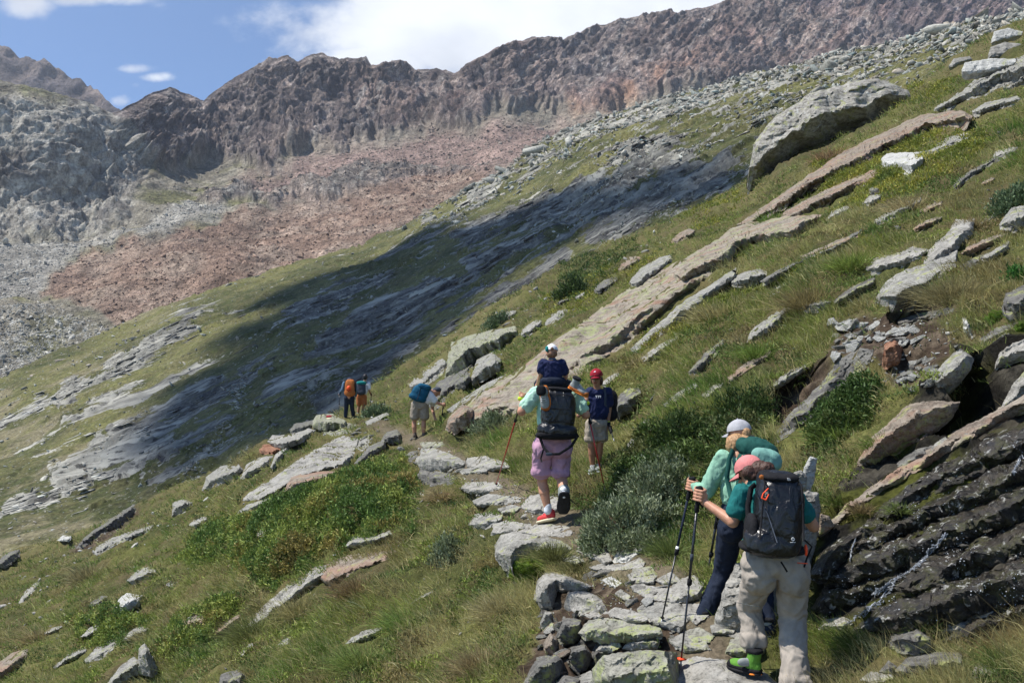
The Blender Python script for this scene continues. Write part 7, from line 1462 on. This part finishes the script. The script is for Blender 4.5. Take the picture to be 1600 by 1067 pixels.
blob('body', head_prims(hd, A(.3, 1, 0), Z_, .25)+[cap_prim(hd, j(569, 600, .05), .06, .07), cap_prim(j(568, 604, .05), j(565, 620, 0), .15, .13), cap_prim(sh[0], el[0], .055, .045), cap_prim(el[0], wr[0], .045, .035), cap_prim(sh[1], el[1], .055, .045), cap_prim(el[1], wr[1], .045, .035), ell(wr[1], Z_*.05, X_*.04, Y_*.04)]+[cap_prim(h, k, .08, .06) for h, k in zip(hips, kn)]+[cap_prim(k, a, .065, .045) for k, a in zip(kn, an)], SKT, f.e, .02, 1)
blob('t_shirt', [ell(j(568, 608, .05), Z_*.28, X_*.19, Y_*.13, .8), cap_prim(sh[0], sh[0]*.5+el[0]*.5, .08, .075), cap_prim(sh[1], sh[1]*.4+el[1]*.6, .085, .08)], M_['white'], f.e, .02, 2, .01, 6)
blob('shorts', [cap_prim(hips[0], j(561, 631, 0), .12, .11), cap_prim(hips[1], j(569, 630, 0), .12, .11), ell(j(565, 620, 0), Z_*.12, X_*.21, Y_*.14, .8)], M_['rust'], f.e, .02, 2, .01, 6)
blob('hair', [ell(hd+A(-.01, -.03, .03), Z_*.135, X_*.105, Y_*.12)], HK, f.e, .015, 1, .006, 20)
for a_ in an: shoe(f, a_+A(0, -.07, -.06), a_+A(.01, .2, -.06), Z_, M_['greyb'], M_['sole'], 'boot', .1, .05)
pk = backpack(f, 'teal and grey backpack of the far hiker in rust orange shorts', j(564, 607, -.15), A(0, .02, .28), A(.20, 0, 0), A(0, -.15, 0), M_['greyp'], voxel=.015); blob('lid', [ell(A(.02, .0, .24), Z_*.09, X_*.21, Y_*.16, .7)], M_['tealp'], pk, .015, 1)
pole('dark trekking pole of the far hiker in rust orange shorts', (580, 615), (579, 636), D7+1, D7+1, M_['blackp'], M_['blackp'], .5, r=.016)
# red and white trail mark painted on the rock
def blaze():
    q = [(510, 649), (519, 648.5), (518.5, 652), (510, 652.5)]; q2 = [(510, 652.5), (518.5, 652), (518.5, 654), (510, 654.5)]
    for nm, qq, mm in (('trail_mark', q, M_['red']), ('trail_mark_white', q2, M_['cream'])):
        pts = [P(x, y, surf(x, y)-.05) for x, y in qq]; c = sum(pts)/4; V = [p-c for p in pts]+[p-c+A(0, .03, 0) for p in pts]
        me = mesh_from('painted_blaze', np.array(V), np.array([(0, 1, 2, 3), (7, 6, 5, 4), (0, 4, 5, 1), (1, 5, 6, 2), (2, 6, 7, 3), (3, 7, 4, 0)]), smooth=False)
        if nm == 'trail_mark': root = tag(obj('trail_mark', me, mm, loc=tuple(c)), 'red and white painted trail mark on the rock below the far hikers', 'trail mark'); c0 = c
        else: obj('white_stripe', me, mm, parent=root, loc=tuple(c-c0))
blaze()
bpy.data.scenes.remove(TMP)
# ------------------------------------------------------------ water trickling over the dark rock
t = NT('white_water'); n_ = t.noise(t.vec('World', (1, 1, .4)), 60, 4, .7)
MAT_FOAM = t.done(t.ramp(n_, [(.35, (.12, .14, .16)), (.65, (.42, .45, .50))]), .15, t.bump(n_, 1.0, .02), .8)
t = NT('wet_glint'); MAT_GLINT = t.done((.75, .78, .82), .05, None, 1.0)  # pale gloss for the added glint beads
def trickle(name, path, w):
    V = []; Fc = []; r2 = np.random.RandomState(int(path[0][0])); off = 0
    for s_ in range(9):
        pts = []
        for (a, b) in zip(path[:-1], path[1:]):
            for k in range(5):
                u = (k+r2.rand()*.6)/5; x = a[0]+(b[0]-a[0])*u+r2.normal()*w*.35; y = a[1]+(b[1]-a[1])*u+r2.normal()*w*.35; pts.append(P(x, y, surf(x, y)-.03-.02*r2.rand()))
        for p, q in zip(pts[:-1], pts[1:]):
            if np.linalg.norm(p-q) > .35 or r2.rand() < .45: continue
            v, f = cap_prim(p, q, .0015+.0045*r2.rand()**2, .001+.004*r2.rand()**2); V.append(v); Fc.append(f+off); off += len(v)
    me = mesh_from(name, np.concatenate(V), np.concatenate(Fc)); tag(obj(name, me, MAT_FOAM), kind='stuff')
trickle('water_trickle', [(1478, 835), (1462, 852), (1448, 868), (1436, 882), (1418, 894), (1398, 905), (1380, 918), (1362, 930)], 6)
trickle('upper_water_trickle', [(1597, 712), (1588, 728), (1583, 742)], 5)
trickle('dripping_water', [(1338, 838), (1330, 860), (1328, 880)], 1.2); trickle('lower_water_trickle', [(1400, 905), (1380, 935), (1345, 960), (1320, 975)], 7)
r2 = np.random.RandomState(77); dv, df = ico(1); VV = []; FF = []; off = 0; c_ = 0
WP = np.array([(1275, 960), (1290, 900), (1340, 860), (1400, 800), (1480, 740), (1600, 680), (1620, 940), (1480, 975), (1330, 985)], float)
while c_ < 1000:
    x, y = r2.uniform(1270, 1610), r2.uniform(680, 985)
    if _poly_sd(np.array([x]), np.array([y]), WP)[0] < 0 or float(fbm(np.array([[x*.03, y*.03, 1.5]]), 3)[0]) < .02+.3*r2.rand(): c_ += .2; continue
    d_ = surf(x, y)
    if d_ > 50: continue
    v = dv*(.0016+.0036*r2.rand()**3)+P(x, y, d_-.006); VV.append(v); FF.append(df+off); off += len(v); c_ += 1
me = mesh_from('wet_glints', np.concatenate(VV), np.concatenate(FF)); tag(obj('wet_glints', me, MAT_GLINT), kind='stuff')  # white beads put in as sun glints on the wet rock
shade_cloud([(60, 770), (140, 700), (230, 640), (300, 570), (330, 510), (420, 455), (560, 405), (700, 345), (860, 300), (1000, 275), (1100, 262), (1160, 262), (1168, 290),
             (1080, 330), (1000, 370), (850, 440), (760, 496), (640, 570), (560, 600), (540, 640), (400, 716), (330, 746), (200, 790), (110, 820)], 1250, 50, 1)
# ------------------------------------------------------------ the air between here and the ridge
def haze():
    t = NT('haze_air'); n = t.n; n.remove(t.b); v = n.new('ShaderNodeVolumePrincipled'); v.inputs['Color'].default_value = (.78, .86, 1, 1)
    v.inputs['Density'].default_value = .00013; v.inputs['Anisotropy'].default_value = 0.2
    t.l.new(v.outputs[0], n['Material Output'].inputs['Volume'])
    bm = bmesh.new(); bmesh.ops.create_cube(bm, size=1); me = bpy.data.meshes.new('haze'); bm.to_mesh(me); bm.free()
    lo = np.minimum(np.minimum(mV.min(0), bV.min(0)), nV.min(0)); hi = np.maximum(mV.max(0), bV.max(0))
    lo = np.minimum(lo, [-1, -6, -1])-[12, 5, 25]; hi = hi+[12, 60, 15]
    zs = [np.array(q.bound_box) for q in (far_o,)]; lo = np.minimum(lo, zs[0].min(0)-1); hi = np.maximum(hi, zs[0].max(0)+1)
    o = obj('haze', me, t.m); o.location = (lo+hi)/2; o.scale = hi-lo; tag(o, kind='stuff')
haze()
